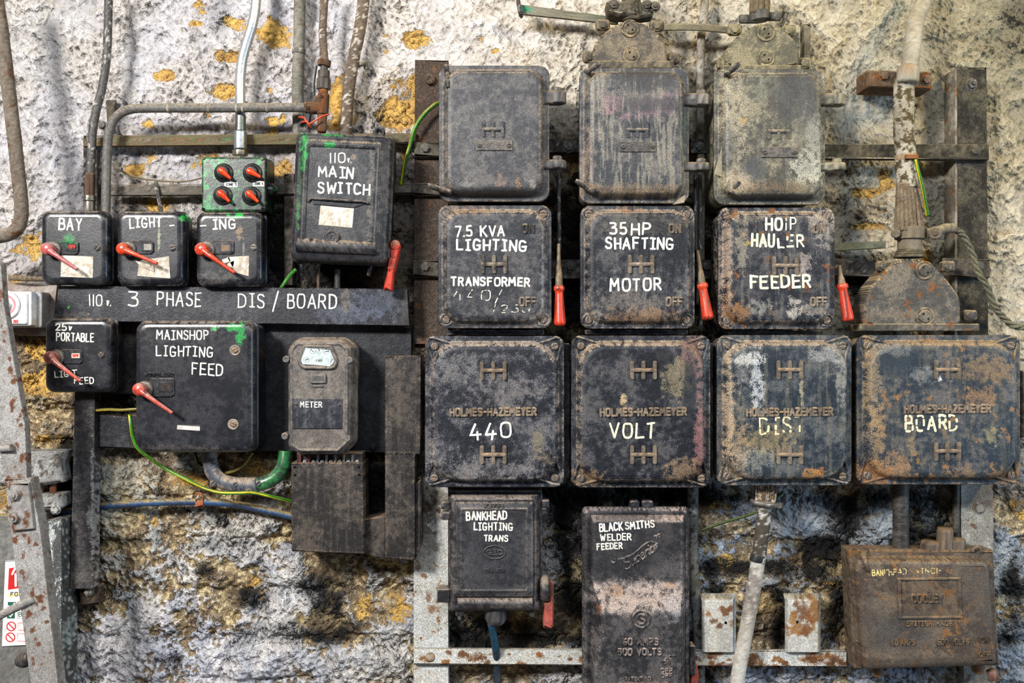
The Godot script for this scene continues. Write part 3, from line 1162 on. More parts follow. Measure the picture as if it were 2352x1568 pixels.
func _ready() -> void:
	rng.seed = 4242
	setup_noise()
	# camera
	var cam := Camera3D.new()
	cam.name = "camera"
	add_child(cam)
	cam.position = Vector3(0, HY, CZ)
	cam.fov = rad_to_deg(2.0 * atan(784.0 / F))
	cam.near = 0.05
	cam.current = true
	# environment
	var env := Environment.new()
	env.background_mode = Environment.BG_COLOR
	env.background_color = Color(0.55, 0.6, 0.68)
	env.tonemap_mode = Environment.TONE_MAPPER_LINEAR
	env.tonemap_exposure = 1.12
	env.sdfgi_enabled = true
	env.ssao_enabled = true
	env.ssil_enabled = true
	var we := WorldEnvironment.new()
	we.name = "environment"
	we.environment = env
	add_child(we)
	# unseen lights: key upper left, warm upper right, cool right; overhead fill added
	light_panel("unseen_light_1", Vector3(-2.3, 3.25, 3.5), Vector3(-0.1, 1.4, 0.0), Vector2(0.9, 0.65), 36.0, Color(1.0, 0.985, 0.965))  # out of view, lights the wall from the upper left
	light_panel("unseen_light_2", Vector3(2.3, 3.0, 1.7), Vector3(0.8, 1.9, 0.0), Vector2(0.4, 0.3), 4.0, Color(1.0, 0.88, 0.62))  # out of view, warm light on the upper right
	light_panel("added_fill_light_3", Vector3(0.4, 3.3, 3.2), Vector3(0.2, 1.2, 0.0), Vector2(3.0, 0.9), 8.0, Color(0.92, 0.96, 1.0))  # added soft fill from overhead
	light_panel("unseen_light_4", Vector3(3.3, 1.5, 1.9), Vector3(0.2, 1.4, 0.1), Vector2(1.2, 1.4), 5.5, Color(0.72, 0.86, 1.0))  # out of view, cool light on the right edges of the lids
	materials()
	# room shell out of view, kept dark so less haze shows on the boxes
	slab("floor", Vector3(0, -0.1, 2.2), Vector3(7.4, 0.2, 5.0), Color(0.30, 0.28, 0.26))
	slab("ceiling", Vector3(0, 3.5, 2.2), Vector3(7.4, 0.2, 5.0), Color(0.42, 0.40, 0.38))
	slab("wall_left", Vector3(-3.6, 1.7, 2.2), Vector3(0.2, 3.4, 4.9), Color(0.42, 0.4, 0.38))
	slab("wall_right", Vector3(3.6, 1.7, 2.2), Vector3(0.2, 3.4, 4.9), Color(0.42, 0.4, 0.36))
	slab("wall_front", Vector3(0, 1.7, 4.7), Vector3(7.4, 3.4, 0.2), Color(0.22, 0.21, 0.20))
	var t0 := Time.get_ticks_msec()
	build_wall()
	print("wall ", Time.get_ticks_msec() - t0)
	var back := get_node("wall_back")
	var a := P(WX0, WY1, 0)
	var b := P(WX1, WY0, 0)
	for q in [[-3.6, a.x, 0.0, 3.4], [b.x, 3.6, 0.0, 3.4], [a.x, b.x, 0.0, a.y], [a.x, b.x, b.y, 3.4]]:
		slab("plaster", Vector3((q[0] + q[1]) * 0.5, (q[2] + q[3]) * 0.5, -0.1), Vector3(q[1] - q[0], q[3] - q[2], 0.2), Color(0.62, 0.60, 0.56), back)
	slab("backing", Vector3(0, 1.7, -0.2), Vector3(7.4, 3.4, 0.3), Color(0.3, 0.28, 0.25), back)
	build_things()
	print("all ", Time.get_ticks_msec() - t0)

func K(r: float, g: float, b: float) -> Color:
	return Color(r / 255.0, g / 255.0, b / 255.0)

func iron(o := {}) -> St:
	var s := style({"base": K(17, 20, 28), "base2": K(38, 41, 49), "dust": K(160, 142, 122), "film": K(100, 102, 107), "da": 1.1, "dn": 0.25, "edge": 0.46})
	for k in o:
		s.set(k, o[k])
	return s

var WHITE_PAINT: St
var CAST: St

func centre(x0: float, y0: float, x1: float, y1: float, z: float) -> Vector3:
	return P((x0 + x1) * 0.5, (y0 + y1) * 0.5, z)

# flat painted words, part of a thing
func words(th: Node3D, z: float, lines: Array, s: St = null, wear := 0.0, nm := "painted_lettering", lab := "white hand-painted lettering") -> void:
	for l in lines:
		var mb := MB.new()
		letters(mb, l[0], l[1], l[2], l[3], l[4], l[5], l[6] * 0.84, z, 0.0006, s if s else WHITE_PAINT, 0.04, wear if l.size() < 8 else l[7])
		part(th, nm, mb, M.paint, lab)

func cast_words(th: Node3D, z: float, lines: Array, s: St, nm := "raised_lettering") -> void:
	for l in lines:
		var mb := MB.new()
		letters(mb, l[0], l[1], l[2], l[3], l[4], l[5], l[6], z, 0.0012 + l[5] * 0.00016, s, 0.0, 0.0, 0.45, 0.3)
		part(th, nm, mb, M.rough)

func emblem(th: Node3D, cx: float, cy: float, z: float, s: St, k := 1.0, t := 0.005) -> void:
	var mb := MB.new()
	var w := 26.0 * k
	var lift := 0.0
	for q in [[-w, -19.0, -w, 18.0], [0.0, -19.0, 0.0, 18.0], [w, -19.0, w, 18.0], [-w, 0.0, w, 0.0]]:
		var a := Vector2(cx + q[0], cy + q[1] * k)
		var b := Vector2(cx + q[2], cy + q[3] * k)
		var pl := PackedVector2Array()
		for i in 9:
			pl.append(a.lerp(b, i / 8.0))
		lift += 0.00025
		ribbon(mb, pl, 7.0 * k, z + lift, t, s, 0.35)
	part(th, "cast_emblem", mb, M.rough)

func screws(th: Node3D, list: Array, z: float, r: float, s: St, nm := "screw") -> void:
	for q in list:
		var mb := MB.new()
		screw(mb, P(q[0], q[1], z), r, s, rng.randf() * PI)
		part(th, nm, mb, M.steel)

# cast-iron enclosure: back casing and a lid with a raised front
func enclosure(th: Node3D, x0: float, y0: float, x1: float, y1: float, zb: float, zf: float, r: float, pin: float, pr: float, rise: float, s: St, ears := false) -> void:
	var zl := zf - rise
	var a := P(x0, y1, zl)
	var b := P(x1, y0, zl)
	var c := (a + b) * 0.5
	c.z = 0.0
	var W := b.x - a.x
	var H := b.y - a.y
	var body := MB.new()
	casting(body, c, W, H, [[0.006, zb, r], [0.006, zl - 0.022, r], [0.003, zl - 0.018, r], [0.003, zl - 0.014, r], [0.009, zl - 0.012, r], [0.03, zl - 0.012, r]], s, 0.006)
	part(th, "casing", body, M.iron)
	var lid := MB.new()
	var q := pin
	casting(lid, c, W, H, [[0.006, zl - 0.0118, r], [0.0, zl - 0.0115, r], [0.0, zl - 0.003, r], [0.001, zl - 0.001, r], [0.003, zl, r - 0.002], [q - 0.003, zl - 0.001, lerpf(r, pr, 0.85)], [q, zl + 0.001, pr], [q + 0.003, zl + rise * 0.55, pr], [q + 0.006, zl + rise * 0.82, pr - 0.002], [q + 0.011, zl + rise * 0.97, pr - 0.006], [q + 0.018, zf, pr - 0.011]], s, 0.0032)
	part_fine(th, "lid", lid, M.iron, s)
	if ears:
		for sx in [-1.0, 1.0]:
			for sy in [-1.0, 1.0]:
				var rb := MB.new()
				var cx: float = c.x + sx * W * 0.5
				var cy: float = c.y + sy * H * 0.5
				var e := 0.007
				for k in [[[0.062, 0.019], [0.040, 0.012], [0.020, 0.006], [0.010, 0.006]], [[0.019, 0.062], [0.012, 0.040], [0.006, 0.020], [0.006, 0.010]]]:
					var pts := []
					for p in k:
						pts.append(Vector3(cx - sx * p[0], cy - sy * p[1], zl - 0.0012 + (0.005 if p[0] > 0.05 or p[1] > 0.05 else 0.001)))
					tube(rb, path(pts, 0.004), 0.0034, s, 10)
				part(th, "corner_rib", rb, M.iron)

func build_things() -> void:
	WHITE_PAINT = style({"base": K(226, 224, 216), "base2": K(205, 202, 192), "dn": 0.10, "da": 0.0, "dust": K(150, 140, 125), "gain": 1.0})
	CAST = iron({"base": K(98, 88, 78), "base2": K(124, 112, 98), "dn": 0.35, "edge": 0.0, "da": 1.0, "dust": K(176, 156, 132)})
	frame_steel()
	top_boxes()
	middle_boxes()
	main_boxes()
	lower_boxes()
	left_boxes()
	pipes()
	odds()

# ------------------------------------------------------------------ main row
func main_boxes() -> void:
	var LB := "four large square distribution boxes in one row"
	var spec := [
		["440", 976, 771, 1296, 1119, "big square black iron box lettered 440, leftmost of the row of four", iron({"dn": 0.50, "film": K(112, 114, 122), "dust": K(156, 142, 130), "blobs": [[1235, 1010, 9, 26, K(150, 130, 60), 0.4], [1250, 1050, 20, 14, K(150, 120, 80), 0.4], [1160, 905, 60, 40, K(120, 110, 105), 0.4], [1100, 1080, 120, 24, K(128, 120, 116), 0.5], [1050, 850, 40, 50, K(110, 106, 104), 0.35]]})],
		["VOLT", 1312, 770, 1632, 1120, "big square black iron box lettered VOLT with a red stripe of bare primer", iron({"dn": 0.36, "ra": 0.0, "blobs": [[1604, 1010, 14, 75, K(150, 92, 88), 0.85], [1590, 810, 30, 40, K(130, 92, 82), 0.8], [1605, 900, 9, 70, K(140, 95, 92), 0.6], [1430, 918, 9, 10, K(200, 165, 105), 0.9], [1550, 870, 30, 40, K(140, 122, 78), 0.7], [1570, 1080, 40, 26, K(150, 110, 70), 0.7], [1345, 1100, 40, 22, K(150, 112, 66), 0.7], [1520, 820, 20, 14, K(40, 40, 42), 0.9], [1580, 900, 12, 70, K(34, 36, 42), 0.8], [1620, 840, 7, 90, K(60, 84, 96), 0.6]]})],
		["DIST", 1647, 769, 1957, 1115, "big square black iron box lettered DIST with white flaking streaks", iron({"dn": 0.26, "ra": 0.0, "sa": 0.30, "base": K(30, 38, 48), "base2": K(62, 68, 74), "streak": K(140, 130, 100), "blobs": [[1715, 825, 30, 14, K(190, 190, 186), 0.95], [1735, 880, 12, 60, K(186, 188, 190), 0.85], [1700, 850, 14, 30, K(150, 146, 140), 0.5], [1672, 950, 9, 120, K(190, 160, 120), 0.85], [1690, 1030, 22, 60, K(190, 150, 100), 0.6], [1895, 815, 38, 16, K(140, 140, 140), 0.8], [1930, 850, 14, 60, K(150, 146, 136), 0.6], [1836, 890, 4, 40, K(180, 165, 120), 0.8], [1860, 1085, 20, 12, K(190, 120, 50), 0.9], [1880, 1078, 10, 10, K(190, 112, 40), 0.9], [1760, 1010, 50, 30, K(160, 128, 70), 0.6], [1740, 1050, 40, 20, K(160, 160, 150), 0.4], [1668, 1000, 30, 130, K(150, 120, 90), 0.35]]})],
		["BOARD", 1969, 769, 2344, 1113, "largest square iron box lettered BOARD, rust stained, at the right end of its row", iron({"dn": 0.28, "ra": 0.06, "sa": 0.18, "rust": K(132, 96, 60), "base": K(34, 42, 52), "base2": K(70, 72, 74), "dust": K(150, 128, 100), "streak": K(140, 120, 80), "blobs": [[2000, 1090, 46, 30, K(150, 96, 54), 0.9], [2010, 1000, 14, 70, K(160, 120, 72), 0.8], [2000, 870, 14, 120, K(150, 122, 84), 0.7], [2050, 1070, 40, 30, K(165, 112, 62), 0.7], [2255, 850, 60, 30, K(150, 105, 55), 0.6], [2240, 910, 40, 20, K(165, 110, 58), 0.7], [2060, 830, 40, 26, K(30, 42, 52), 0.9], [2045, 800, 40, 14, K(120, 120, 118), 0.7], [2110, 860, 30, 16, K(150, 150, 148), 0.5], [2150, 868, 5, 5, K(225, 225, 220), 1.0], [2270, 1000, 16, 20, K(160, 145, 80), 0.6], [2085, 1010, 10, 50, K(150, 120, 80), 0.5], [2200, 1080, 30, 16, K(150, 104, 60), 0.6], [2300, 1095, 40, 14, K(140, 92, 52), 0.8]]})],
	]
	for q in spec:
		var s: St = q[6]
		s.zr = 0.17
		var th := thing("distribution_box", q[5], "switch box", centre(q[1], q[2], q[3], q[4], 0.05), LB)
		enclosure(th, q[1], q[2], q[3], q[4], 0.05, 0.190, 0.022, 0.014, 0.062, 0.026, s, true)
		var x0: float = q[1]
		var x1: float = q[3]
		var y0: float = q[2]
		var y1: float = q[4]
		screws(th, [[x0 + 22, y0 + 24], [x1 - 22, y0 + 24], [x0 + 22, y1 - 22], [x1 - 22, y1 - 22]], 0.166, 0.0085, iron({"base": K(120, 104, 90), "base2": K(90, 80, 70), "dn": 0.5}))
		var cx := (x0 + x1) * 0.5 - 3.0
		if q[0] == "BOARD": cx = 2176
		if q[0] == "DIST": cx = 1814
		if q[0] == "VOLT": cx = 1478
		var es := CAST.cp()
		es.dust = K(165, 138, 108)
		emblem(th, cx, y0 + 80, 0.190, es)
		emblem(th, cx, 1044 if q[0] != "BOARD" else 1036, 0.190, es)
		cast_words(th, 0.190, [["HOLMES-HAZEMEYER", cx - 98, 955.0 if q[0] != "BOARD" else 948.0, cx + 98, 953.0 if q[0] != "BOARD" else 946.0, 16.0, 4.0]], es)
		match q[0]:
			"440": words(th, 0.190, [["440", 1083.0, 1009.0, 1175.0, 1004.0, 34.0, 5.5]])
			"VOLT": words(th, 0.190, [["VOLT", 1403.0, 1004.0, 1505.0, 1004.0, 32.0, 5.5]], style({"base": K(218, 212, 186), "base2": K(200, 194, 168), "dn": 0.1, "da": 0.0, "gain": 1.0}))
			"DIST": words(th, 0.190, [["DIST", 1745.0, 997.0, 1845.0, 995.0, 37.0, 6.0]], style({"base": K(222, 214, 176), "base2": K(200, 190, 150), "dn": 0.1, "da": 0.0, "gain": 1.0}), 0.22)
			"BOARD": words(th, 0.190, [["BOARD", 2082.0, 990.0, 2198.0, 987.0, 35.0, 6.5]], style({"base": K(220, 212, 180), "base2": K(200, 190, 155), "dn": 0.1, "da": 0.0, "gain": 1.0}), 0.12)
	# flanged joints between the boxes
	for x in [1304, 1640, 1963]:
		var mb := MB.new()
		var xa: float = {1304: 1295.5, 1640: 1627.0, 1963: 1947.0}[x]
		plate(mb, xa, 788, xa + {1304: 13.0, 1640: 11.0, 1963: 8.0}[x], 1098, 0.06, 0.128, iron(), 0.003, 0.002)
		solo("joint_flange", "dusty flange joining square boxes, " + {1304: "between the 440 and VOLT boxes", 1640: "between the VOLT and DIST boxes", 1963: "between the DIST and BOARD boxes"}[x], "flange", mb, M.iron, "flanges between the square boxes")

# ------------------------------------------------------------------ middle row
func grip(th: Node3D, top: Array, collar: Array, end: Array, dusty := 0.0) -> void:
	var rs := iron({"base": K(86, 74, 60), "base2": K(120, 104, 84), "dust": K(140, 120, 96)})
	var A := P(top[0], top[1], top[2])
	var B := P(collar[0], collar[1], collar[2])
	var C := P(end[0], end[1], end[2])
	var mb := MB.new()
	tube(mb, path([A, A.lerp(B, 0.5), B], 0.006), 0.0055, rs, 14, 0.0, -1.0, [0.7, 0.8, 1.0, 1.5, 1.7])
	var h := part(th, "handle", mb, M.iron)
	var red := style({"base": K(226, 66, 40), "base2": K(206, 52, 32), "dust": K(190, 130, 110), "dn": 0.10 + dusty, "da": 0.6, "gain": 1.3, "chip": K(70, 40, 34), "ca": 0.07})
	var g := MB.new()
	var ln := B.distance_to(C)
	lathe(g, B, C - B, [[0.0, -0.004], [0.0105, -0.004], [0.0135, 0.0], [0.0135, 0.006], [0.0105, 0.009], [0.0095, 0.014], [0.0115, ln * 0.5], [0.0138, ln - 0.010], [0.0132, ln - 0.005], [0.010, ln - 0.001], [0.0, ln]], red, 22)
	var gp := MeshInstance3D.new()
	gp.mesh = commit(g, gpos(h))
	gp.material_override = M.gloss
	gp.name = "grip"
	gp.set_meta("label", "red painted grip")
	h.add_child(gp, true)

func middle_boxes() -> void:
	var spec := [
		[1006, 471, 1267, 754, "square black switch box lettered 7.5 KVA LIGHTING TRANSFORMER", iron({"dn": 0.20, "base": K(36, 38, 44), "base2": K(66, 66, 70), "blobs": [[1075, 480, 50, 12, K(150, 105, 70), 0.5], [1250, 640, 8, 80, K(120, 130, 150), 0.4], [1240, 735, 20, 12, K(140, 130, 120), 0.5]]})],  # the bluish blob paints a cool highlight down the right edge
		[1333, 472, 1596, 755, "square black switch box lettered 35 HP SHAFTING MOTOR", iron({"dn": 0.36, "ra": 0.0, "sa": 0.14, "blobs": [[1480, 725, 90, 16, K(150, 102, 60), 0.7], [1470, 520, 110, 26, K(90, 80, 66), 0.5], [1365, 730, 20, 14, K(150, 140, 128), 0.6], [1430, 690, 60, 26, K(120, 104, 88), 0.5], [1570, 690, 22, 30, K(140, 130, 118), 0.4], [1440, 480, 24, 8, K(160, 100, 60), 0.6], [1365, 480, 26, 10, K(120, 108, 96), 0.5]]})],
		[1650, 476, 1918, 756, "square rusted switch box lettered FEEDER with worn white words above", iron({"dn": 0.3, "ra": 0.02, "sa": 0.22, "blobs": [[1668, 700, 14, 60, K(160, 112, 72), 0.85], [1668, 580, 10, 90, K(170, 140, 112), 0.8], [1700, 560, 12, 60, K(150, 138, 112), 0.7], [1890, 520, 30, 40, K(160, 146, 130), 0.8], [1845, 610, 16, 26, K(170, 150, 136), 0.7], [1820, 710, 14, 26, K(190, 180, 164), 0.8], [1740, 705, 24, 14, K(150, 150, 140), 0.6], [1870, 710, 40, 16, K(160, 150, 134), 0.6], [1695, 720, 20, 20, K(140, 92, 50), 0.9], [1650, 640, 8, 100, K(150, 130, 108), 0.7], [1720, 500, 40, 12, K(150, 130, 110), 0.5], [1712, 560, 6, 6, K(190, 150, 40), 0.8]]})],
	]
	var k := 0
	for q in spec:
		var s: St = q[5]
		s.zr = 0.17
		var x0: float = q[0]
		var x1: float = q[2]
		var y0: float = q[1]
		var y1: float = q[3]
		var th := thing("switch_box", q[4], "switch box", centre(x0, y0, x1, y1, 0.05), "three medium switch boxes with red handles")
		enclosure(th, x0, y0, x1, y1, 0.05, 0.188, 0.022, 0.012, 0.040, 0.022, s)
		for p in [[x0 + 19, y0 + 20], [x1 - 19, y0 + 20], [x0 + 19, y1 - 20], [x1 - 19, y1 - 20]]:
			var c := P(p[0], p[1], 0.1655)
			var bs := MB.new()
			lathe(bs, c, Vector3(0, 0, 1), [[0.017, -0.004], [0.016, 0.0], [0.0145, 0.0018], [0.0115, 0.0018], [0.0105, 0.0], [0.0, 0.0]], s, 24)
			part(th, "screw_boss", bs, M.iron)
		screws(th, [[x0 + 19, y0 + 20], [x1 - 19, y0 + 20], [x0 + 19, y1 - 20], [x1 - 19, y1 - 20]], 0.166, 0.0085, iron({"base": K(124, 106, 92), "base2": K(90, 80, 70), "dn": 0.5}))
		var es := CAST.cp()
		if k == 0: es.base = K(56, 54, 54)
		var cx: float = (x0 + x1) * 0.5 + [-2.0, 8.0, 20.0][k]
		emblem(th, cx, [607.0, 607.0, 610.0][k], 0.188, es)
		var ox: float = [1200.0, 1537.0, 1868.0][k]
		cast_words(th, 0.188, [["ON", ox, 534.0, ox + 25, 534.0, 18.0, 4.0], ["OFF", ox - 6, 702.0, ox + 29, 702.0, 18.0, 4.0]], es)
		match k:
			0:
				words(th, 0.188, [["7.5 KVA", 1047.0, 543.0, 1158.0, 541.0, 23.0, 5.0], ["LIGHTING", 1050.0, 573.0, 1208.0, 576.0, 23.0, 5.5], ["TRANSFORMER", 1037.0, 655.0, 1216.0, 657.0, 18.0, 5.0]])
				words(th, 0.1882, [["440/", 1042.0, 686.0, 1150.0, 692.0, 24.0, 3.0], ["/", 1134.0, 712.0, 1141.0, 712.0, 20.0, 3.0], ["250", 1152.0, 717.0, 1216.0, 717.0, 17.0, 3.0]], style({"base": K(200, 196, 186), "base2": K(180, 170, 160), "dn": 0.1, "da": 0.0, "gain": 1.0}), 0.26, "chalk_numbers", "faded chalk numbers")
				grip(th, [1283, 560, 0.14], [1284, 660, 0.15], [1286, 749, 0.155])
			1:
				words(th, 0.188, [["35", 1402.0, 538.0, 1438.0, 538.0, 25.0, 5.5], ["HP", 1450.0, 538.0, 1492.0, 538.0, 25.0, 5.5], ["SHAFTING", 1392.0, 570.0, 1546.0, 572.0, 24.0, 5.5], ["MOTOR", 1402.0, 668.0, 1518.0, 666.0, 27.0, 5.5]])
				grip(th, [1602, 575, 0.14], [1613, 654, 0.15], [1627, 735, 0.155], 0.1)
			2:
				words(th, 0.188, [["HO", 1760.0, 527.0, 1795.0, 527.0, 26.0, 6.0], ["IP", 1802.0, 527.0, 1828.0, 527.0, 27.0, 4.0, 0.06], ["HAU", 1727.0, 564.0, 1778.0, 565.0, 28.0, 6.5], ["LER", 1788.0, 567.0, 1846.0, 565.0, 26.0, 6.0, 0.17], ["FEEDER", 1724.0, 661.0, 1862.0, 659.0, 27.0, 6.5]], style({"base": K(216, 214, 192), "base2": K(200, 196, 170), "dn": 0.1, "da": 0.0, "gain": 1.0}))
				grip(th, [1928, 610, 0.14], [1934, 655, 0.15], [1949, 738, 0.155], 0.1)
		k += 1
	# necks between the rows
	var rows := [[1020, 757, 1250, 769, "7.5 KVA", "440"], [1345, 757, 1580, 768, "35 HP", "VOLT"], [1680, 759, 1890, 767, "FEEDER", "DIST"], [1030, 471, 1245, 475, "upper left plain", "7.5 KVA"], [1350, 474, 1580, 477, "pink-marked", "35 HP"], [1660, 477, 1885, 480, "flaking", "FEEDER"]]
	for q in rows:
		var mb := MB.new()
		plate(mb, q[0], q[1], q[2], q[3], 0.05, 0.125, iron({"da": 0.3}), 0.003, 0.002)
		solo("joint_neck", "dark iron neck joining the " + q[4] + " box to the " + q[5] + " box below", "box joint", mb, M.iron, "iron necks between stacked boxes")

# ------------------------------------------------------------------ top row
func wing_nut(th: Node3D, x: float, y: float, z: float, dx: float, dy: float, s: St) -> void:
	s = iron({"base": K(34, 32, 32), "base2": K(56, 54, 52), "dn": 0.2, "edge": 0.1})
	var mb := MB.new()
	var c := P(x, y, z)
	cyl(mb, c - Vector3(0, 0, 0.012), c + Vector3(0, 0, 0.012), 0.006, s, 0.002, 14)
	var d := Vector3(L(dx, z), -L(dy, z), 0.0)
	for sg in [1.0, -0.35]:
		tube(mb, path([c + Vector3(0, 0, 0.008), c + d * 0.5 * sg + Vector3(0, 0, 0.014), c + d * sg + Vector3(0, 0, 0.018)], 0.004), 0.0062, s, 12, 0.0, -1.0, [0.9, 1.0, 1.15, 0.75])
	part(th, "wing_nut", mb, M.iron)

func top_boxes() -> void:
	var spec := [
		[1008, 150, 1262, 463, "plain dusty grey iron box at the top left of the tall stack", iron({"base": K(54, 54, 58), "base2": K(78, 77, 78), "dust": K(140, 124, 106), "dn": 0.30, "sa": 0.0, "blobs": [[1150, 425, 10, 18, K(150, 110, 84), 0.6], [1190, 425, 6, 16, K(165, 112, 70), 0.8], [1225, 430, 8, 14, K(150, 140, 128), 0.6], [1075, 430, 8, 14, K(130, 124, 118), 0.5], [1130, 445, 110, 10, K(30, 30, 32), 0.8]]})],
		[1331, 155, 1583, 467, "streaked iron box with faint pink paint marks, top centre", iron({"base": K(50, 52, 56), "base2": K(84, 82, 82), "dust": K(140, 126, 104), "dn": 0.34, "sa": 0.55, "streak": K(146, 138, 122), "blobs": [[1480, 180, 60, 30, K(44, 44, 46), 0.8], [1410, 243, 24, 16, K(140, 100, 112), 0.45], [1440, 272, 22, 7, K(140, 104, 114), 0.5], [1490, 266, 24, 6, K(140, 104, 114), 0.5], [1530, 262, 14, 6, K(140, 104, 114), 0.4], [1395, 262, 14, 8, K(150, 108, 120), 0.5], [1525, 226, 22, 6, K(140, 104, 116), 0.5], [1562, 222, 14, 5, K(140, 104, 116), 0.4], [1500, 245, 70, 16, K(56, 50, 56), 0.7], [1450, 440, 110, 14, K(130, 100, 66), 0.6], [1350, 380, 14, 60, K(150, 118, 96), 0.5], [1570, 300, 10, 40, K(60, 84, 78), 0.5]]})],
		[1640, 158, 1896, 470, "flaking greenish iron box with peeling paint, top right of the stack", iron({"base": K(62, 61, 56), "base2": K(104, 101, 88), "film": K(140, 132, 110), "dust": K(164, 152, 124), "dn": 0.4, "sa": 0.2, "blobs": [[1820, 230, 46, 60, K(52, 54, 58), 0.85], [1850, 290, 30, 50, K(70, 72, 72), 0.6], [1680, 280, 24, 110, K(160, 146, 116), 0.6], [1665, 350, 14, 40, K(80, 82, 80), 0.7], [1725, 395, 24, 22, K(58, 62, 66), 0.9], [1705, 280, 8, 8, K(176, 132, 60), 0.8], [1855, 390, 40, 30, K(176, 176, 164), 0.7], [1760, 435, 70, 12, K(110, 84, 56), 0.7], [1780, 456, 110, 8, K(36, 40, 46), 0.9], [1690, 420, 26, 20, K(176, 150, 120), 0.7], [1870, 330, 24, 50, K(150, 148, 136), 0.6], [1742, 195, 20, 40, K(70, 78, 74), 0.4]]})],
	]
	var k := 0
	for q in spec:
		var s: St = q[5]
		s.zr = 0.18
		var x0: float = q[0]
		var x1: float = q[2]
		var y0: float = q[1]
		var y1: float = q[3]
		var th := thing("fuse_box", q[4], "fuse box", centre(x0, y0, x1, y1, 0.05), "three upper fuse boxes with hinged lids")
		enclosure(th, x0, y0, x1, y1, 0.05, 0.205, 0.024, 0.012, 0.036, 0.030, s)
		# hinge lugs with pin
		var hx: float = [1242.0, 1572.0, 1884.0][k]
		for hy in [[205, 245], [364, 393]]:
			var hb := MB.new()
			var y: float = hy[0] + (6.0 if k > 0 else 0.0)
			var yb: float = hy[1] + (4.0 if k > 0 else 0.0)
			var c := P(hx + 28, (y + yb) * 0.5, 0.17)
			box(hb, c - Vector3(0.006, 0, 0), Vector3(0.058, L(yb - y, 0.17) * 0.80, 0.026), s, Basis(), 0.006)
			cyl(hb, c + Vector3(0.012, L(yb - y, 0.17) * 0.34, 0), c + Vector3(0.012, -L(yb - y, 0.17) * 0.34, 0), 0.0185, s, 0.003, 22)
			var h := part(th, "hinge", hb, M.iron)
			var pb := MB.new()
			cyl(pb, c + Vector3(0.010, L(yb - y, 0.17) * 0.34, 0), c + Vector3(0.010, L(yb - y, 0.17) * 0.34 + 0.010, 0), 0.011, s, 0.002, 14)
			var pp := MeshInstance3D.new()
			pp.mesh = commit(pb, gpos(h))
			pp.material_override = M.iron
			pp.name = "pin_head"
			h.add_child(pp)
		match k:
			0:
				wing_nut(th, 1027, 167, 0.185, 4, 40, s)
				wing_nut(th, 1024, 440, 0.185, -40, -12, s)
			1:
				wing_nut(th, 1352, 164, 0.192, 26, -14, s)
				wing_nut(th, 1353, 437, 0.188, -32, -20, s)
			2:
				wing_nut(th, 1671, 170, 0.195, 24, -20, s)
				wing_nut(th, 1678, 440, 0.188, 16, -22, s)
		var es := CAST.cp()
		es.base = s.base.lightened(0.1)
		es.base2 = s.base2
		emblem(th, [1132.0, 1464.0, 1788.0][k], [297.0, 298.0, 301.0][k], 0.205, es, 0.85, 0.005)
		var np := MB.new()
		var nx: float = [1135.0, 1465.0, 1790.0][k]
		var ny: float = [334.0, 337.0, 350.0][k]
		plate(np, nx - 42, ny - 12, nx + 42, ny + 11, 0.204, 0.2085, iron({"base": K(70, 68, 66), "base2": K(84, 80, 76), "dn": 0.3, "da": 0.5}), 0.001, 0.0008, 0.004)
		var npo := part(th, "nameplate", np, M.iron)
		var lt := MB.new()
		if k < 2:
			letters(lt, "HH No 0061" if false else "HOLMES", nx - 22, ny - 1.0, nx + 22, ny - 1.0, 6.0, 1.4, 0.2085, 0.0006, es, 0.0, 0.0, 0.4)
			letters(lt, "5000 VOLT" if false else "100 VOLT", nx - 26, ny + 8.0, nx + 26, ny + 8.0, 6.0, 1.4, 0.2085, 0.0006, es, 0.0, 0.3, 0.4)
			part(npo, "embossed_line", lt, M.iron)
		screws(npo, [[nx - 34, ny], [nx + 34, ny]], 0.2085, 0.0052, iron({"base": K(80, 78, 76)}))
		k += 1
	# flaps of paint that peel away
	for q in [[1640, 400, 1660, 330, 1675, 360, 1668, 410], [1560, 455, 1575, 447, 1572, 466, 1545, 470]]:
		var mb := MB.new()
		quad(mb, [[q[0], q[1]], [q[2], q[3]], [q[4], q[5]], [q[6], q[7]]], 0.188, 0.1905, iron({"base": K(150, 142, 120), "base2": K(170, 160, 134)}), 0.0006)
		solo("paint_flake", "loose curl of peeling paint on the " + ("flaking greenish box" if q[0] > 1600 else "pink-marked box") + " edge", "paint flake", mb, M.rough)
	# cable domes
	dome("dusty domed cable box with a split cap above the pink-marked box", [[1361, 152], [1361, 110], [1378, 82], [1412, 56], [1446, 45], [1482, 52], [1514, 76], [1532, 104], [1534, 152]], [[1447, 66, 21], [1450, 128, 20]], [[1384, 58], [1508, 60], [1354, 132], [1544, 135]], 1354, 1548, 142, iron({"base": K(62, 57, 50), "base2": K(88, 81, 68), "film": K(130, 116, 92), "dust": K(160, 140, 108), "dn": 0.4}))
	dome("dusty olive domed cable box above the flaking greenish box", [[1666, 156], [1666, 118], [1684, 90], [1720, 62], [1754, 50], [1790, 60], [1822, 84], [1838, 112], [1838, 156]], [[1759, 75, 21], [1759, 134, 20]], [[1687, 69], [1810, 72], [1662, 146], [1846, 146]], 1660, 1844, 152, iron({"base": K(74, 71, 58), "base2": K(102, 97, 78), "film": K(140, 130, 102), "dust": K(160, 148, 112), "dn": 0.4}))

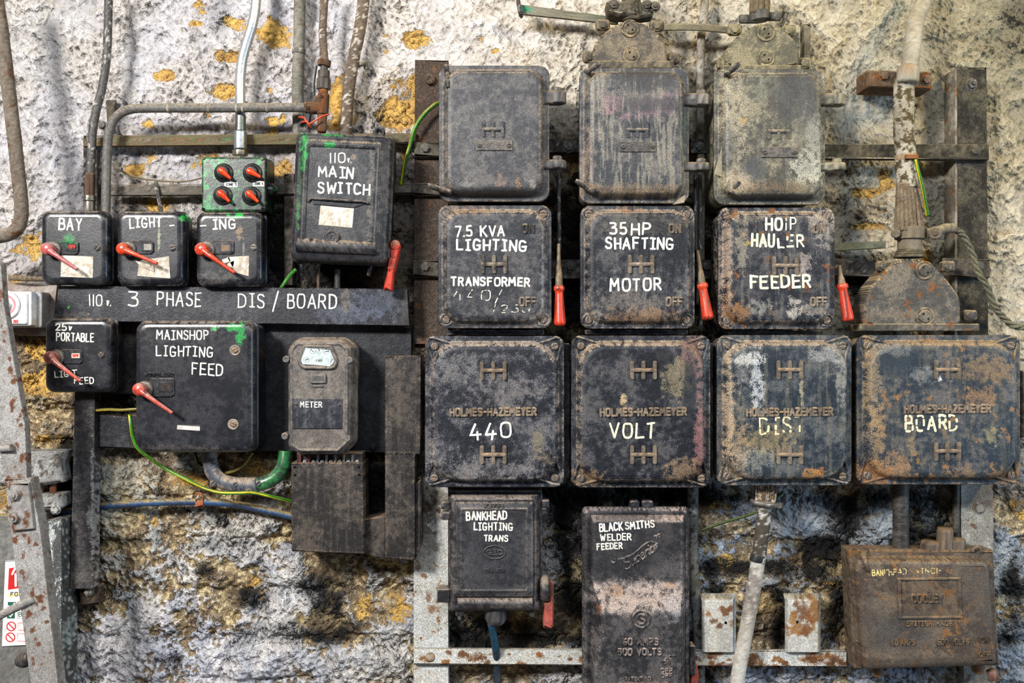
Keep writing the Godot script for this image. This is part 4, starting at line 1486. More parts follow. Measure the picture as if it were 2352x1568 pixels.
func dome(label: String, pts: Array, caps: Array, bolts: Array, bx0: float, bx1: float, by: float, s: St, zb := 0.05) -> void:
	var th := thing("cable_dome", label, "cable box", P(pts[0][0], pts[0][1], 0.05), "domed cable boxes")
	var z := 0.145
	var c := Vector3.ZERO
	for p in pts:
		c += P(p[0], p[1], z) / pts.size()
	c.z = 0.0
	var q := poly_px(pts, c, z)
	# round the outline
	var sm := q
	for t in 2:
		var o := PackedVector2Array()
		for i in sm.size():
			var a := sm[i]
			var b := sm[(i + 1) % sm.size()]
			if i == sm.size() - 1:
				o.append(a.lerp(b, 0.06))
				o.append(a.lerp(b, 0.94))
			else:
				o.append(a.lerp(b, 0.2))
				o.append(a.lerp(b, 0.8))
		sm = o
	var mb := MB.new()
	outline(mb, c, sm, [[0, zb], [0, z - 0.008], [0.002, z - 0.003], [0.006, z]], s, 0.005)
	part_fine(th, "cover", mb, M.iron, s)
	for b in caps:
		var m := MB.new()
		var p := P(b[0], b[1], z)
		var r := L(b[2], z)
		lathe(m, p, Vector3(0, 0, 1), [[r, -0.004], [r, 0.002], [r * 0.94, 0.004], [r * 0.80, 0.004], [r * 0.74, 0.0025], [r * 0.66, 0.0025], [r * 0.62, 0.007], [r * 0.56, 0.008], [0.0, 0.008]], s, 28)
		var cp := part(th, "plug", m, M.iron)
		var hm := MB.new()
		for d in [Vector2(-0.3, 0.35), Vector2(0.3, -0.3)]:
			lathe(hm, p + Vector3(d.x * r * 0.8, d.y * r * 0.8, 0.0081), Vector3(0, 0, 1), [[0.0024, 0.0], [0.0018, 0.0002], [0.0, 0.0002]], style({"base": K(26, 24, 22), "base2": K(30, 28, 26), "dn": 0.0, "da": 0.0}), 10)
		part(cp, "spanner_hole", hm, M.rough)
	for b in bolts:
		var m := MB.new()
		box(m, P(b[0], b[1], 0.115), Vector3(0.034, 0.026, 0.02), s, Basis(), 0.006)
		hexbolt(m, P(b[0], b[1], 0.125), 0.0085, s, 0.009)
		part(th, "bolt_lug", m, M.iron)
	var fl := MB.new()
	plate(fl, bx0, by - 3, bx1, by + 14, zb, 0.150, s, 0.003, 0.002)
	part(th, "foot_flange", fl, M.iron)

# ------------------------------------------------------------------ left boards and switches
func black_gloss(o := {}) -> St:
	var s := style({"base": K(15, 17, 24), "base2": K(30, 32, 39), "dust": K(140, 124, 108), "film": K(92, 92, 96), "da": 0.8, "dn": 0.18, "edge": 0.08, "zr": 0.14})
	for k in o:
		s.set(k, o[k])
	return s

func sticker(th: Node3D, pts: Array, z: float, nm := "paper_label", s: St = null, t := 0.0006) -> MeshInstance3D:
	var mb := MB.new()
	quad(mb, pts, z - 0.0005, z + t, s if s else style({"base": K(202, 194, 180), "base2": K(168, 156, 140), "dn": 0.25, "da": 0.0, "dust": K(140, 122, 100), "gain": 1.0, "chip": K(226, 220, 208), "ca": 0.12}), 0.0002, 0.003)
	return part(th, nm, mb, M.paper)

func lever(th: Node3D, kx: float, ky: float, ex: float, ey: float, z: float, r: float, s: St) -> void:
	var mb := MB.new()
	var c := P(kx, ky, z)
	lathe(mb, c, Vector3(-0.15, 0.05, 1), [[r * 0.75, -0.012], [r * 0.95, 0.0], [r, 0.006], [r, 0.014], [r * 0.85, 0.020], [r * 0.5, 0.023], [0.0, 0.024]], s, 24)
	var e := P(ex, ey, z + 0.014)
	tube(mb, path([c + Vector3(0, 0, 0.015), c.lerp(e, 0.35) + Vector3(0, 0, 0.016), e + Vector3(0, 0, 0.006)], 0.004), r * 0.36, s, 12, 0.0, -1.0, [1.5, 1.1, 0.9, 0.8, 0.7])
	part(th, "lever", mb, M.gloss, "red painted lever")
	var bz := MB.new()
	lathe(bz, P(kx + 8, ky - 1, z - 0.012), Vector3(0, 0, 1), [[r * 1.25, 0.0], [r * 1.25, 0.005], [r * 1.1, 0.008], [r * 0.8, 0.0085], [0.0, 0.0085]], style({"base": K(104, 100, 96), "base2": K(76, 74, 72), "dn": 0.3}), 24)
	part(th, "lever_boss", bz, M.steel)

func small_switch(th: Node3D, x0: float, y0: float, x1: float, y1: float, zb: float, zf: float, s: St, rc := 0.020) -> void:
	var zm := zf - 0.016
	var a := P(x0, y1, zm)
	var b := P(x1, y0, zm)
	var c := (a + b) * 0.5
	c.z = 0.0
	var W := b.x - a.x
	var H := b.y - a.y
	var body := MB.new()
	casting(body, c + Vector3(0.002, 0, 0), W, H, [[0.004, zb, rc * 0.7], [0.004, zm - 0.020, rc * 0.7], [0.0, zm - 0.018, rc * 0.7], [0.0, zm - 0.013, rc * 0.7], [0.008, zm - 0.012, rc], [0.02, zm - 0.012, rc]], s, 0.006)
	part(th, "casing", body, M.gloss)
	var lid := MB.new()
	casting(lid, c, W, H, [[0.006, zm - 0.0118, rc], [0.0, zm - 0.0115, rc], [0.0, zm, rc], [0.0015, zm + 0.007, rc], [0.005, zm + 0.0125, rc], [0.010, zm + 0.0155, rc - 0.003], [0.016, zf, rc - 0.006]], s, 0.0035)
	part_fine(th, "lid", lid, M.gloss, s)

func indicator(th: Node3D, x0: float, y0: float, x1: float, y1: float, wx0: float, wy0: float, wx1: float, wy1: float, z: float, s: St, face: Color, off := false) -> void:
	# raised escutcheon round the little ON / OFF window
	var mb := MB.new()
	plate(mb, x0, y0, x1, y1, z - 0.004, z + 0.003, s, 0.008, 0.002, 0.004)
	var e := part(th, "escutcheon", mb, M.iron)
	var rim := MB.new()
	plate(rim, wx0 - 4, wy0 - 4, wx1 + 4, wy1 + 4, z, z + 0.0042, s, 0.002, 0.0008, 0.004)
	part(e, "window_rim", rim, M.iron)
	var w := MB.new()
	plate(w, wx0, wy0, wx1, wy1, z + 0.001, z + 0.0046, style({"base": face, "base2": face.darkened(0.2), "dn": 0.2, "da": 0.0, "gain": 1.0}), 0.0005, 0.0003, 0.004)
	if off:
		letters(w, "OFF", wx0 + 3, wy1 - 3, wx1 - 3, wy1 - 3, wy1 - wy0 - 6, 2.0, z + 0.0046, 0.0003, style({"base": K(196, 60, 48), "base2": K(180, 50, 40), "dn": 0.0, "da": 0.0, "gain": 1.0}), 0.0)
	part(e, "window_flag", w, M.paper)

func left_boxes() -> void:
	var red := style({"base": K(222, 74, 56), "base2": K(196, 70, 58), "dust": K(196, 150, 140), "dn": 0.35, "da": 0.9, "gain": 1.2, "chip": K(90, 60, 54), "ca": 0.04})
	var redb := style({"base": K(236, 62, 26), "base2": K(214, 58, 34), "dust": K(200, 150, 130), "dn": 0.15, "da": 0.5, "gain": 1.2, "chip": K(110, 60, 44), "ca": 0.04})
	var pink := style({"base": K(196, 84, 84), "base2": K(176, 92, 92), "dust": K(196, 160, 158), "dn": 0.35, "da": 0.8, "gain": 1.2})
	var GR := "small glossy black rotary switch boxes"
	# BAY
	var green := K(34, 130, 66)
	var s := black_gloss({"blobs": [[150, 555, 16, 14, green, 0.9], [130, 500, 30, 20, K(120, 112, 106), 0.3]]})
	var th := thing("rotary_switch_box", "small black switch box lettered BAY with a dull red lever", "switch box", centre(97, 483, 254, 656, 0.05), GR)
	small_switch(th, 98, 484, 254, 654, 0.055, 0.125, s)
	words(th, 0.125, [["BAY", 136.0, 527.0, 186.0, 528.0, 25.0, 4.5]])
	indicator(th, 128, 553, 180, 586, 156, 560, 176, 573, 0.125, s, K(40, 34, 32), true)
	lever(th, 116, 573, 180, 619, 0.138, 0.0145, pink)
	screws(th, [[223, 569]], 0.125, 0.0075, iron({"base": K(130, 124, 116)}))
	var lb := sticker(th, [[141, 586], [214, 588], [213, 638], [139, 636]], 0.125)
	# LIGHT
	s = black_gloss({"blobs": [[412, 495, 9, 9, K(40, 170, 70), 1.0], [360, 530, 3, 40, K(170, 170, 130), 0.8], [300, 640, 30, 20, K(100, 94, 90), 0.4]]})
	th = thing("rotary_switch_box", "small black switch box lettered LIGHT with a torn paper label", "switch box", centre(270, 483, 428, 658, 0.05), GR)
	small_switch(th, 271, 485, 427, 657, 0.055, 0.125, s)
	words(th, 0.125, [["LIGHT", 299.0, 523.0, 371.0, 520.0, 21.0, 4.0], ["-", 392.0, 527.0, 402.0, 526.0, 20.0, 4.0]])
	indicator(th, 302, 552, 352, 584, 330, 560, 348, 574, 0.125, s, K(150, 146, 138))
	lever(th, 288, 573, 364, 606, 0.138, 0.0145, redb)
	screws(th, [[396, 569]], 0.125, 0.0075, iron({"base": K(130, 124, 116)}))
	sticker(th, [[320, 598], [388, 588], [391, 639], [315, 634]], 0.125)
	sticker(th, [[311, 599], [352, 608], [354, 624], [320, 610]], 0.128, "torn_paper_strip")
	# ING
	s = black_gloss({"blobs": [[544, 494, 11, 8, K(40, 170, 70), 1.0], [520, 492, 5, 5, K(40, 150, 70), 1.0], [548, 532, 7, 14, K(150, 112, 70), 0.9], [556, 560, 2, 30, K(140, 130, 110), 0.7], [500, 570, 24, 18, K(90, 86, 84), 0.5], [490, 640, 40, 14, K(110, 100, 90), 0.5]]})
	th = thing("rotary_switch_box", "small black switch box lettered ING with a bright orange-red lever", "switch box", centre(452, 486, 608, 660, 0.05), GR)
	small_switch(th, 453, 487, 608, 658, 0.055, 0.128, s)
	words(th, 0.128, [["-", 461.0, 528.0, 473.0, 528.0, 20.0, 4.0], ["ING", 491.0, 526.0, 541.0, 524.0, 21.0, 4.5]])
	indicator(th, 484, 551, 538, 584, 508, 562, 528, 576, 0.128, s, K(130, 108, 88))
	lever(th, 468, 574, 541, 627, 0.140, 0.0155, redb)
	screws(th, [[583, 568]], 0.128, 0.0075, iron({"base": K(130, 124, 116)}))
	for q in [[[522, 590], [572, 587], [571, 634], [540, 626]], [[510, 596], [526, 590], [530, 600], [512, 606]], [[520, 606], [538, 598], [536, 612], [524, 616]]]:
		sticker(th, q, 0.128)
	# 25v PORTABLE
	s = black_gloss({"blobs": [[130, 745, 20, 8, K(110, 106, 104), 0.4]]})
	th = thing("rotary_switch_box", "small black switch box lettered 25v PORTABLE below the long board", "switch box", centre(106, 728, 270, 903, 0.05), GR)
	small_switch(th, 107, 730, 264, 901, 0.05, 0.125, s)
	words(th, 0.125, [["25v", 128.0, 758.0, 164.0, 758.0, 15.0, 3.5], ["PORTABLE", 130.0, 782.0, 215.0, 784.0, 18.0, 3.5], ["LIG", 127.0, 866.0, 158.0, 864.0, 13.0, 2.8], ["T", 166.0, 863.0, 176.0, 863.0, 13.0, 2.8], ["F", 172.0, 880.0, 182.0, 880.0, 14.0, 2.8], ["EED", 184.0, 881.0, 215.0, 880.0, 14.0, 2.8]])
	indicator(th, 138, 802, 190, 836, 164, 811, 183, 822, 0.125, s, K(206, 196, 184), true)
	lever(th, 123, 821, 188, 875, 0.138, 0.0150, red)
	screws(th, [[233, 815]], 0.125, 0.0070, iron({"base": K(130, 110, 96)}))
	# MAINSHOP
	s = black_gloss({"base": K(18, 20, 27), "dn": 0.16, "zr": 0.16, "blobs": [[555, 768, 9, 22, K(40, 150, 70), 1.0], [535, 752, 16, 8, K(40, 150, 70), 1.0], [495, 754, 8, 5, K(90, 190, 110), 1.0], [460, 742, 50, 4, K(130, 120, 108), 0.5], [420, 770, 80, 20, K(90, 84, 78), 0.35], [400, 1030, 100, 8, K(110, 96, 86), 0.4]]})
	th = thing("main_switch_box", "large black switch box lettered MAINSHOP LIGHTING FEED with a red lever", "switch box", centre(314, 735, 590, 1040, 0.05))
	small_switch(th, 314, 736, 588, 1038, 0.06, 0.170, s, 0.026)
	words(th, 0.170, [["MAINSHOP", 360.0, 779.0, 478.0, 779.0, 20.0, 3.2], ["LIGHTING", 360.0, 817.0, 489.0, 819.0, 22.0, 3.6], ["FEED", 442.0, 859.0, 511.0, 862.0, 25.0, 3.8]])
	indicator(th, 338, 868, 401, 912, 370, 881, 392, 896, 0.170, s, K(44, 34, 32))
	cast_words(th, 0.170, [["SWITCH FUSE UNIT", 332.0, 863.0, 400.0, 863.0, 6.0, 1.5]], s, "raised_maker_line")
	lever(th, 326, 894, 398, 948, 0.184, 0.0150, red)
	for q in [[540, 804], [536, 974]]:
		var m := MB.new()
		lathe(m, P(q[0], q[1], 0.168), Vector3(0, 0, 1), [[0.013, 0.0], [0.0125, 0.003], [0.0105, 0.0032], [0.0095, 0.0022], [0.0, 0.0022]], iron({"base": K(140, 130, 122), "base2": K(110, 100, 92)}), 24)
		part(th, "screw_washer", m, M.steel)
	screws(th, [[540, 804], [536, 974]], 0.1705, 0.0065, iron({"base": K(130, 98, 70), "base2": K(150, 120, 96)}))
	sticker(th, [[407, 976], [459, 977], [459, 989], [406, 988]], 0.170, "maker_plate", style({"base": K(210, 206, 204), "base2": K(186, 180, 176), "dn": 0.15, "da": 0.0, "gain": 1.0}), 0.0012)
	# green four-way switch
	var g := style({"base": K(40, 132, 70), "base2": K(36, 112, 62), "dust": K(130, 124, 108), "da": 0.3, "dn": 0.08, "chip": K(30, 31, 34), "ca": 0.40, "zr": 0.12, "blobs": [[560, 430, 60, 60, K(34, 34, 38), 0.9], [590, 480, 50, 20, K(30, 30, 34), 0.95], [610, 420, 16, 60, K(30, 30, 34), 0.95], [545, 375, 30, 24, K(34, 34, 38), 0.7]]})
	th = thing("zone_switch_panel", "chipped green and black panel of four small rotary knobs", "switch panel", centre(458, 357, 612, 485, 0.05))
	var mb := MB.new()
	var a := P(462, 486, 0.125)
	var b := P(612, 360, 0.125)
	var c := (a + b) * 0.5
	c.z = 0
	casting(mb, c, b.x - a.x, b.y - a.y, [[-0.002, 0.055, 0.006], [0, 0.100, 0.007], [0.001, 0.1005, 0.007], [0.02, 0.1005, 0.007]], g, 0.003)
	part(th, "casing", mb, M.gloss)
	mb = MB.new()
	casting(mb, c, b.x - a.x, b.y - a.y, [[0.001, 0.1006, 0.006], [0, 0.102, 0.007], [0, 0.119, 0.007], [0.002, 0.123, 0.006], [0.005, 0.125, 0.005]], g, 0.003)
	part_fine(th, "lid", mb, M.gloss, g)
	for q in [[514, 397, 526, 408], [580, 397, 592, 404], [512, 449, 525, 462], [578, 450, 590, 462]]:
		var kb := MB.new()
		var kc := P(q[0], q[1], 0.125)
		var bs := style({"base": K(24, 25, 28), "base2": K(32, 33, 36), "dn": 0.05, "da": 0.3})
		lathe(kb, kc, Vector3(0, 0, 1), [[0.0225, 0.0], [0.0215, 0.004], [0.018, 0.005], [0.015, 0.0055], [0.0145, 0.012], [0.012, 0.015], [0.0, 0.0155]], bs, 28)
		var ko := part(th, "rotary_knob", kb, M.gloss)
		var pb := MB.new()
		var dir := Vector2(q[2] - q[0], q[3] - q[1]).normalized()
		var p0 := P(q[0] - dir.x * 14, q[1] - dir.y * 14, 0.142)
		var p1 := P(q[0] + dir.x * 22, q[1] + dir.y * 20, 0.142)
		tube(pb, path([p0, p0.lerp(p1, 0.3), p0.lerp(p1, 0.6), p1], 0.004), 0.0072, style({"base": K(238, 68, 30), "base2": K(222, 56, 24), "dn": 0.05, "da": 0.1}), 12, 0.0, -1.0, [0.9, 1.15, 0.9, 0.6, 0.5])
		part(ko, "pointer", pb, M.gloss, "orange-red pointer")
	for q in [[515, 418, 546, 430, "ZONE 3"], [581, 416, 607, 428, "ZONE 4"]]:
		var l := sticker(th, [[q[0], q[1]], [q[2], q[1]], [q[2], q[3]], [q[0], q[3]]], 0.1255, "zone_label", style({"base": K(214, 214, 210), "base2": K(200, 198, 194), "dn": 0.05, "da": 0.0, "gain": 1.0}))
		var lt := MB.new()
		letters(lt, q[4], q[0] + 4, q[3] - 4.0, q[2] - 3, q[3] - 4.0, 5.0, 1.2, 0.1262, 0.0002, style({"base": K(50, 50, 54), "base2": K(60, 60, 60), "dn": 0.0, "da": 0.0, "gain": 1.0}), 0.0)
		part(l, "printed_text", lt, M.paper)
	screws(th, [[468, 363], [602, 365]], 0.1245, 0.004, iron({"base": K(110, 120, 96)}))
	var hm := MB.new()
	for q in [[467, 480], [603, 479]]:
		lathe(hm, P(q[0], q[1], 0.1252), Vector3(0, 0, 1), [[0.0036, 0.0], [0.003, 0.0003], [0.0, 0.0003]], style({"base": K(16, 16, 18), "base2": K(20, 20, 20), "dn": 0.0, "da": 0.0, "gain": 1.0}), 12)
	part(th, "screw_hole", hm, M.rough)
	cast_words(th, 0.125, [["SIMPLEX", 519.0, 364.0, 551.0, 364.0, 5.0, 1.3]], style({"base": K(150, 150, 130), "base2": K(120, 120, 104), "dn": 0.1}), "embossed_line")
	var pl := MB.new()
	lathe(pl, P(622, 436, 0.095), Vector3(1, 0, 0), [[0.016, -0.01], [0.016, 0.004], [0.010, 0.010], [0.006, 0.016], [0.0, 0.017]], g, 16)
	part(th, "side_plug", pl, M.gloss)
	# 110v main switch
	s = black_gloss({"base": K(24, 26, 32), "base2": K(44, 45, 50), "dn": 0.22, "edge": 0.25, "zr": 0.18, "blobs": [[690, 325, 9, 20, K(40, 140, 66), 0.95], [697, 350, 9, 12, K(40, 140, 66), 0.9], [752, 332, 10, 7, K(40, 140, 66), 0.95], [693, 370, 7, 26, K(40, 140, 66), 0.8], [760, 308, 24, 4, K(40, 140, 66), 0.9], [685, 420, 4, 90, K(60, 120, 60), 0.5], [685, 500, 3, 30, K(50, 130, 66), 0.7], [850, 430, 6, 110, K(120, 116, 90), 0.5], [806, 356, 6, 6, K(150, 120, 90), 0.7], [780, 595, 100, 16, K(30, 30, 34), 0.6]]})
	th = thing("main_switch", "tall black cast switch box lettered 110v MAIN SWITCH", "switch box", centre(672, 304, 895, 600, 0.05))
	a = P(672, 602, 0.165)
	b = P(897, 304, 0.165)
	c = (a + b) * 0.5
	c.z = 0
	var W := b.x - a.x
	var H := b.y - a.y
	mb = MB.new()
	casting(mb, c + Vector3(0.0, 0.0, 0), W, H, [[0.004, 0.055, 0.012], [0.004, 0.125, 0.012], [-0.002, 0.128, 0.014], [-0.002, 0.136, 0.014], [0.006, 0.138, 0.012], [0.03, 0.138, 0.01]], s, 0.006)
	part(th, "casing", mb, M.iron)
	mb = MB.new()
	casting(mb, c, W, H, [[0.006, 0.1381, 0.014], [0.002, 0.139, 0.014], [0.002, 0.158, 0.014], [0.005, 0.165, 0.014], [0.012, 0.169, 0.012], [0.020, 0.170, 0.010], [0.023, 0.176, 0.008], [0.027, 0.178, 0.006], [0.033, 0.178, 0.004], [0.036, 0.1735, 0.003], [0.037, 0.173, 0.003]], s, 0.0034)
	part_fine(th, "lid", mb, M.iron, s)
	# rolled lower edge below the panel
	mb = MB.new()
	tube(mb, path_px([[688, 566, 0.166], [780, 566, 0.167], [872, 566, 0.166]], 0.006), 0.017, s, 20)
	part(th, "rolled_edge", mb, M.iron)
	mb = MB.new()
	lathe(mb, P(768, 545, 0.176), Vector3(0, 0, 1), [[0.017, -0.004], [0.0165, 0.004], [0.0145, 0.0055], [0.012, 0.0055], [0.011, 0.003], [0.0, 0.003]], s, 26)
	letters(mb, "G", 764.0, 551.0, 772.0, 551.0, 13.0, 2.6, 0.179, 0.0016, s, 0.0, 0.0, 0.4)
	part(th, "maker_boss", mb, M.iron)
	words(th, 0.173, [["110", 754.0, 374.0, 790.0, 371.0, 22.0, 3.6], ["v.", 795.0, 371.0, 803.0, 371.0, 18.0, 2.4], ["MAIN", 730.0, 407.0, 810.0, 407.0, 23.0, 4.8], ["SWITCH", 731.0, 443.0, 849.0, 443.0, 23.0, 5.0]])
	sticker(th, [[738, 473], [815, 475], [813, 521], [735, 519]], 0.173)
	mb = MB.new()
	tube(mb, path_px([[708, 466, 0.176], [716, 458, 0.178], [775, 459, 0.180], [835, 460, 0.179], [848, 463, 0.177]], 0.004), 0.0026, s, 10)
	quad(mb, [[714, 458], [846, 462], [815, 475], [722, 472]], 0.1732, 0.1752, s, 0.0006)
	part(th, "torn_plate_flap", mb, M.iron)
	for q in [[692, 296], [866, 302]]:
		var lug := MB.new()
		lathe(lug, P(q[0], q[1], 0.085), Vector3(0, 0, 1), [[0.004, 0.0], [0.012, 0.0], [0.0135, 0.002], [0.0135, 0.012], [0.012, 0.014], [0.004, 0.014], [0.004, 0.0]], s, 22)
		box(lug, P(q[0], q[1] + 12, 0.092), Vector3(0.025, 0.016, 0.012), s)
		part(th, "fixing_lug", lug, M.iron)
	for q in [[697, 590, 703, 634], [862, 592, 855, 628]]:
		var hk := MB.new()
		tube(hk, path_px([[q[0], q[1], 0.12], [lerpf(q[0], q[2], 0.6), lerpf(q[1], q[3], 0.6), 0.125], [q[2], q[3], 0.115]], 0.004), 0.005, s, 10)
		part(th, "latch_hook", hk, M.iron)
	th.rotation.z = deg_to_rad(-2.6)
	mb = MB.new()
	var lr := style({"base": K(212, 66, 50), "base2": K(190, 62, 50), "dust": K(170, 120, 100), "dn": 0.14, "da": 0.7, "gain": 1.25, "chip": K(120, 50, 44), "ca": 0.05, "zr": 0.13, "blobs": [[912, 555, 10, 10, K(140, 110, 84), 0.8]]})
	quad(mb, [[903, 552], [914, 549], [925, 556], [922, 580], [915, 620], [901, 618], [902, 590], [900, 566]], 0.118, 0.136, lr, 0.004)
	quad(mb, [[899, 612], [914, 610], [911, 662], [890, 660], [893, 640]], 0.118, 0.140, lr, 0.004)
	cyl(mb, P(913, 556, 0.10), P(913, 556, 0.139), 0.012, lr, 0.002, 18)
	box(mb, P(908, 600, 0.129), Vector3(0.019, 0.03, 0.024), lr, Basis(Vector3(0, 0, 1), -0.1), 0.004)
	var lvp := part(th, "lever", mb, M.gloss, "red painted side lever")
	# board with the long inscription
	s = black_gloss({"base": K(22, 24, 30), "base2": K(38, 40, 48), "dn": 0.18, "da": 0.5, "sa": 0.12, "streak": K(110, 116, 130), "zr": 0.09, "blobs": [[860, 700, 60, 30, K(84, 92, 112), 0.6], [800, 720, 60, 20, K(80, 88, 106), 0.5], [795, 690, 10, 24, K(110, 96, 82), 0.7], [930, 700, 10, 40, K(70, 60, 50), 0.5], [158, 705, 4, 4, K(60, 170, 70), 1.0], [160, 725, 40, 8, K(96, 82, 68), 0.5]]})
	th = thing("sign_board", "long black board painted 110v. 3 PHASE DIS/BOARD in white", "sign board", P(120, 740, 0.05))
	mb = MB.new()
	quad(mb, [[134, 656], [936, 663], [941, 748], [122, 737]], 0.062, 0.092, s, 0.0015, 0.004)
	part_fine(th, "board", mb, M.iron, s)
	words(th, 0.092, [["110", 204.0, 702.0, 234.0, 702.0, 25.0, 3.2], ["v.", 245.0, 702.0, 255.0, 702.0, 22.0, 3.0], ["3", 295.0, 702.0, 316.0, 703.0, 33.0, 4.5], ["PHASE", 362.0, 701.0, 462.0, 703.0, 30.0, 3.8], ["DIS", 547.0, 705.0, 607.0, 706.0, 30.0, 3.8], ["/", 627.0, 708.0, 640.0, 708.0, 34.0, 4.2], ["BOARD", 660.0, 706.0, 772.0, 709.0, 31.0, 4.0]])
	mb = MB.new()
	for q in [[203, 722], [550, 731], [905, 741], [905, 675]]:
		lathe(mb, P(q[0], q[1], 0.0921), Vector3(0, 0, 1), [[0.0036, 0.0], [0.003, 0.0005], [0.0015, 0.0006], [0.0, 0.0004]], iron({"base": K(90, 84, 80)}), 12)
	part(th, "nail_head", mb, M.steel)
	meter()

func meter() -> void:
	var s := iron({"base": K(74, 72, 72), "base2": K(98, 94, 92), "dust": K(140, 126, 112), "dn": 0.35, "edge": 0.2, "zr": 0.17})
	var th := thing("electricity_meter", "dusty grey electricity meter with dial window and METER plate", "meter", centre(655, 775, 810, 1046, 0.06))
	var z := 0.170
	var c := Vector3.ZERO
	var oct := [[676, 777], [786, 777], [810, 797], [808, 1020], [782, 1046], [684, 1046], [657, 1026], [657, 800]]
	for p in oct:
		c += P(p[0], p[1], z) / oct.size()
	c.z = 0
	var pts := poly_px(oct, c, z)
	var sm := PackedVector2Array()
	for i in pts.size():
		var a := pts[(i + pts.size() - 1) % pts.size()]
		var b := pts[i]
		var d := pts[(i + 1) % pts.size()]
		var e := b.move_toward(a, 0.009)
		var f := b.move_toward(d, 0.009)
		for k in 4:
			var t := k / 3.0
			sm.append(e.lerp(b, t).lerp(b.lerp(f, t), t))
	var mb := MB.new()
	outline(mb, c, sm, [[0.0, 0.065], [0.0, 0.10], [-0.003, 0.102], [-0.003, 0.112], [0.001, 0.114], [0.001, 0.150], [0.003, 0.160], [0.006, 0.166], [0.009, 0.167]], s, 0.006)
	part(th, "casing", mb, M.iron)
	mb = MB.new()
	outline(mb, c, sm, [[0.009, 0.1672], [0.009, 0.171], [0.011, 0.173], [0.014, 0.173], [0.016, 0.170], [0.017, 0.170]], s, 0.004)
	# knurled front: small raised points
	var ks := s.cp()
	ks.base = K(92, 86, 80)
	ks.base2 = K(112, 104, 96)
	part(th, "front_cover", mb, M.iron)
	mb = MB.new()
	var row := 0
	var y := 790.0
	while y < 1036.0:
		var x := 671.0 + (1.9 if row % 2 else 0.0)
		while x < 797.0:
			var inx := not (x > 684 and x < 775 and y > 787 and y < 850) and not (x > 670 and x < 788 and y > 912 and y < 986) and not (x > 706 and x < 752 and y > 856 and y < 892)
			var cor := absf(x - 734) / 62.0 + absf(y - 912) / 122.0
			if inx and cor < 1.80:
				var p := P(x, y, 0.170)
				var o := mb.v.size()
				var r := 0.0015
				for d in [Vector3(r, 0, 0), Vector3(0, r, 0), Vector3(-r, 0, 0), Vector3(0, -r, 0)]:
					mb.v.append(p + d)
					var nn: Vector3 = (d.normalized() + Vector3(0, 0, 1)).normalized()
					mb.n.append(nn)
					mb.c.append(pc(p, nn, ks))
				mb.v.append(p + Vector3(0, 0, 0.0011))
				mb.n.append(Vector3(0, 0, 1))
				mb.c.append(pc(p, Vector3(0, 0.3, 1), ks))
				for k in 4:
					mb.ix.append_array(PackedInt32Array([o + k, o + 4, o + (k + 1) % 4]))
			x += 3.8
		y += 2.3
		row += 1
	var kn := part(th, "knurled_face", mb, M.iron)
	kn.set_meta("kind", "stuff")
	# dial window
	mb = MB.new()
	var fr := [[699, 795], [760, 796], [773, 828], [768, 842], [758, 845], [700, 844], [690, 838], [687, 826]]
	var cc := P(730, 820, 0.0)
	cc.z = 0
	outline(mb, cc, poly_px(fr, cc, 0.173), [[-0.004, 0.168], [-0.004, 0.174], [-0.001, 0.177], [0.001, 0.177], [0.003, 0.1735], [0.005, 0.173]], s, 0.004)
	var fo := part(th, "dial_frame", mb, M.iron)
	mb = MB.new()
	outline(mb, cc, poly_px(fr, cc, 0.173), [[0.0045, 0.1728], [0.0045, 0.1740], [0.005, 0.1742]], style({"base": K(206, 214, 212), "base2": K(186, 196, 196), "dn": 0.05, "da": 0.0, "gain": 1.0}), 0.004)
	var dp := part(fo, "dial_plate", mb, M.paper, "pale dial plate")
	mb = MB.new()
	var ink := style({"base": K(40, 44, 46), "base2": K(50, 54, 56), "dn": 0.0, "da": 0.0, "gain": 1.0})
	for q in [[703, 826, 0.4], [718, 806, 2.4], [733, 804, 1.9], [749, 807, 0.2], [764, 830, 1.0]]:
		if q[0] > 760: q[0] = 760
		var ring := PackedVector2Array()
		for i in 17:
			ring.append(Vector2(q[0] + 6.5 * cos(TAU * i / 16), q[1] + 6.5 * sin(TAU * i / 16)))
		ribbon(mb, ring, 0.5, 0.1743, 0.0001, ink)
		ribbon(mb, PackedVector2Array([Vector2(q[0] - 2 * cos(q[2]), q[1] + 2 * sin(q[2])), Vector2(q[0] + 2.5 * cos(q[2]), q[1] - 2.5 * sin(q[2])), Vector2(q[0] + 6 * cos(q[2]), q[1] - 6 * sin(q[2]))]), 2.0, 0.1744, 0.0001, ink)
	letters(mb, "KWH", 726.0, 830.0, 739.0, 830.0, 5.0, 1.0, 0.1743, 0.0001, ink, 0.0)
	part(fo, "dial_marking", mb, M.paper)
	mb = MB.new()
	outline(mb, cc, poly_px(fr, cc, 0.173), [[0.0025, 0.1755], [0.0025, 0.1762], [0.003, 0.1763]], style(), 0.01)
	part(fo, "glass", mb, M.glass)
	# slot window under the dial
	mb = MB.new()
	plate(mb, 712, 860, 748, 880, 0.169, 0.176, s, 0.001, 0.0012, 0.004)
	plate(mb, 718, 884, 742, 889, 0.169, 0.173, s, 0.001, 0.0008, 0.004)
	var sl := part(th, "slot_frame", mb, M.iron)
	mb = MB.new()
	plate(mb, 717, 864, 743, 874, 0.174, 0.1764, style({"base": K(60, 62, 62), "base2": K(84, 84, 82), "dn": 0.1, "da": 0.0}), 0.0005, 0.0004, 0.004)
	part(sl, "slot_pane", mb, M.gloss)
	mb = MB.new()
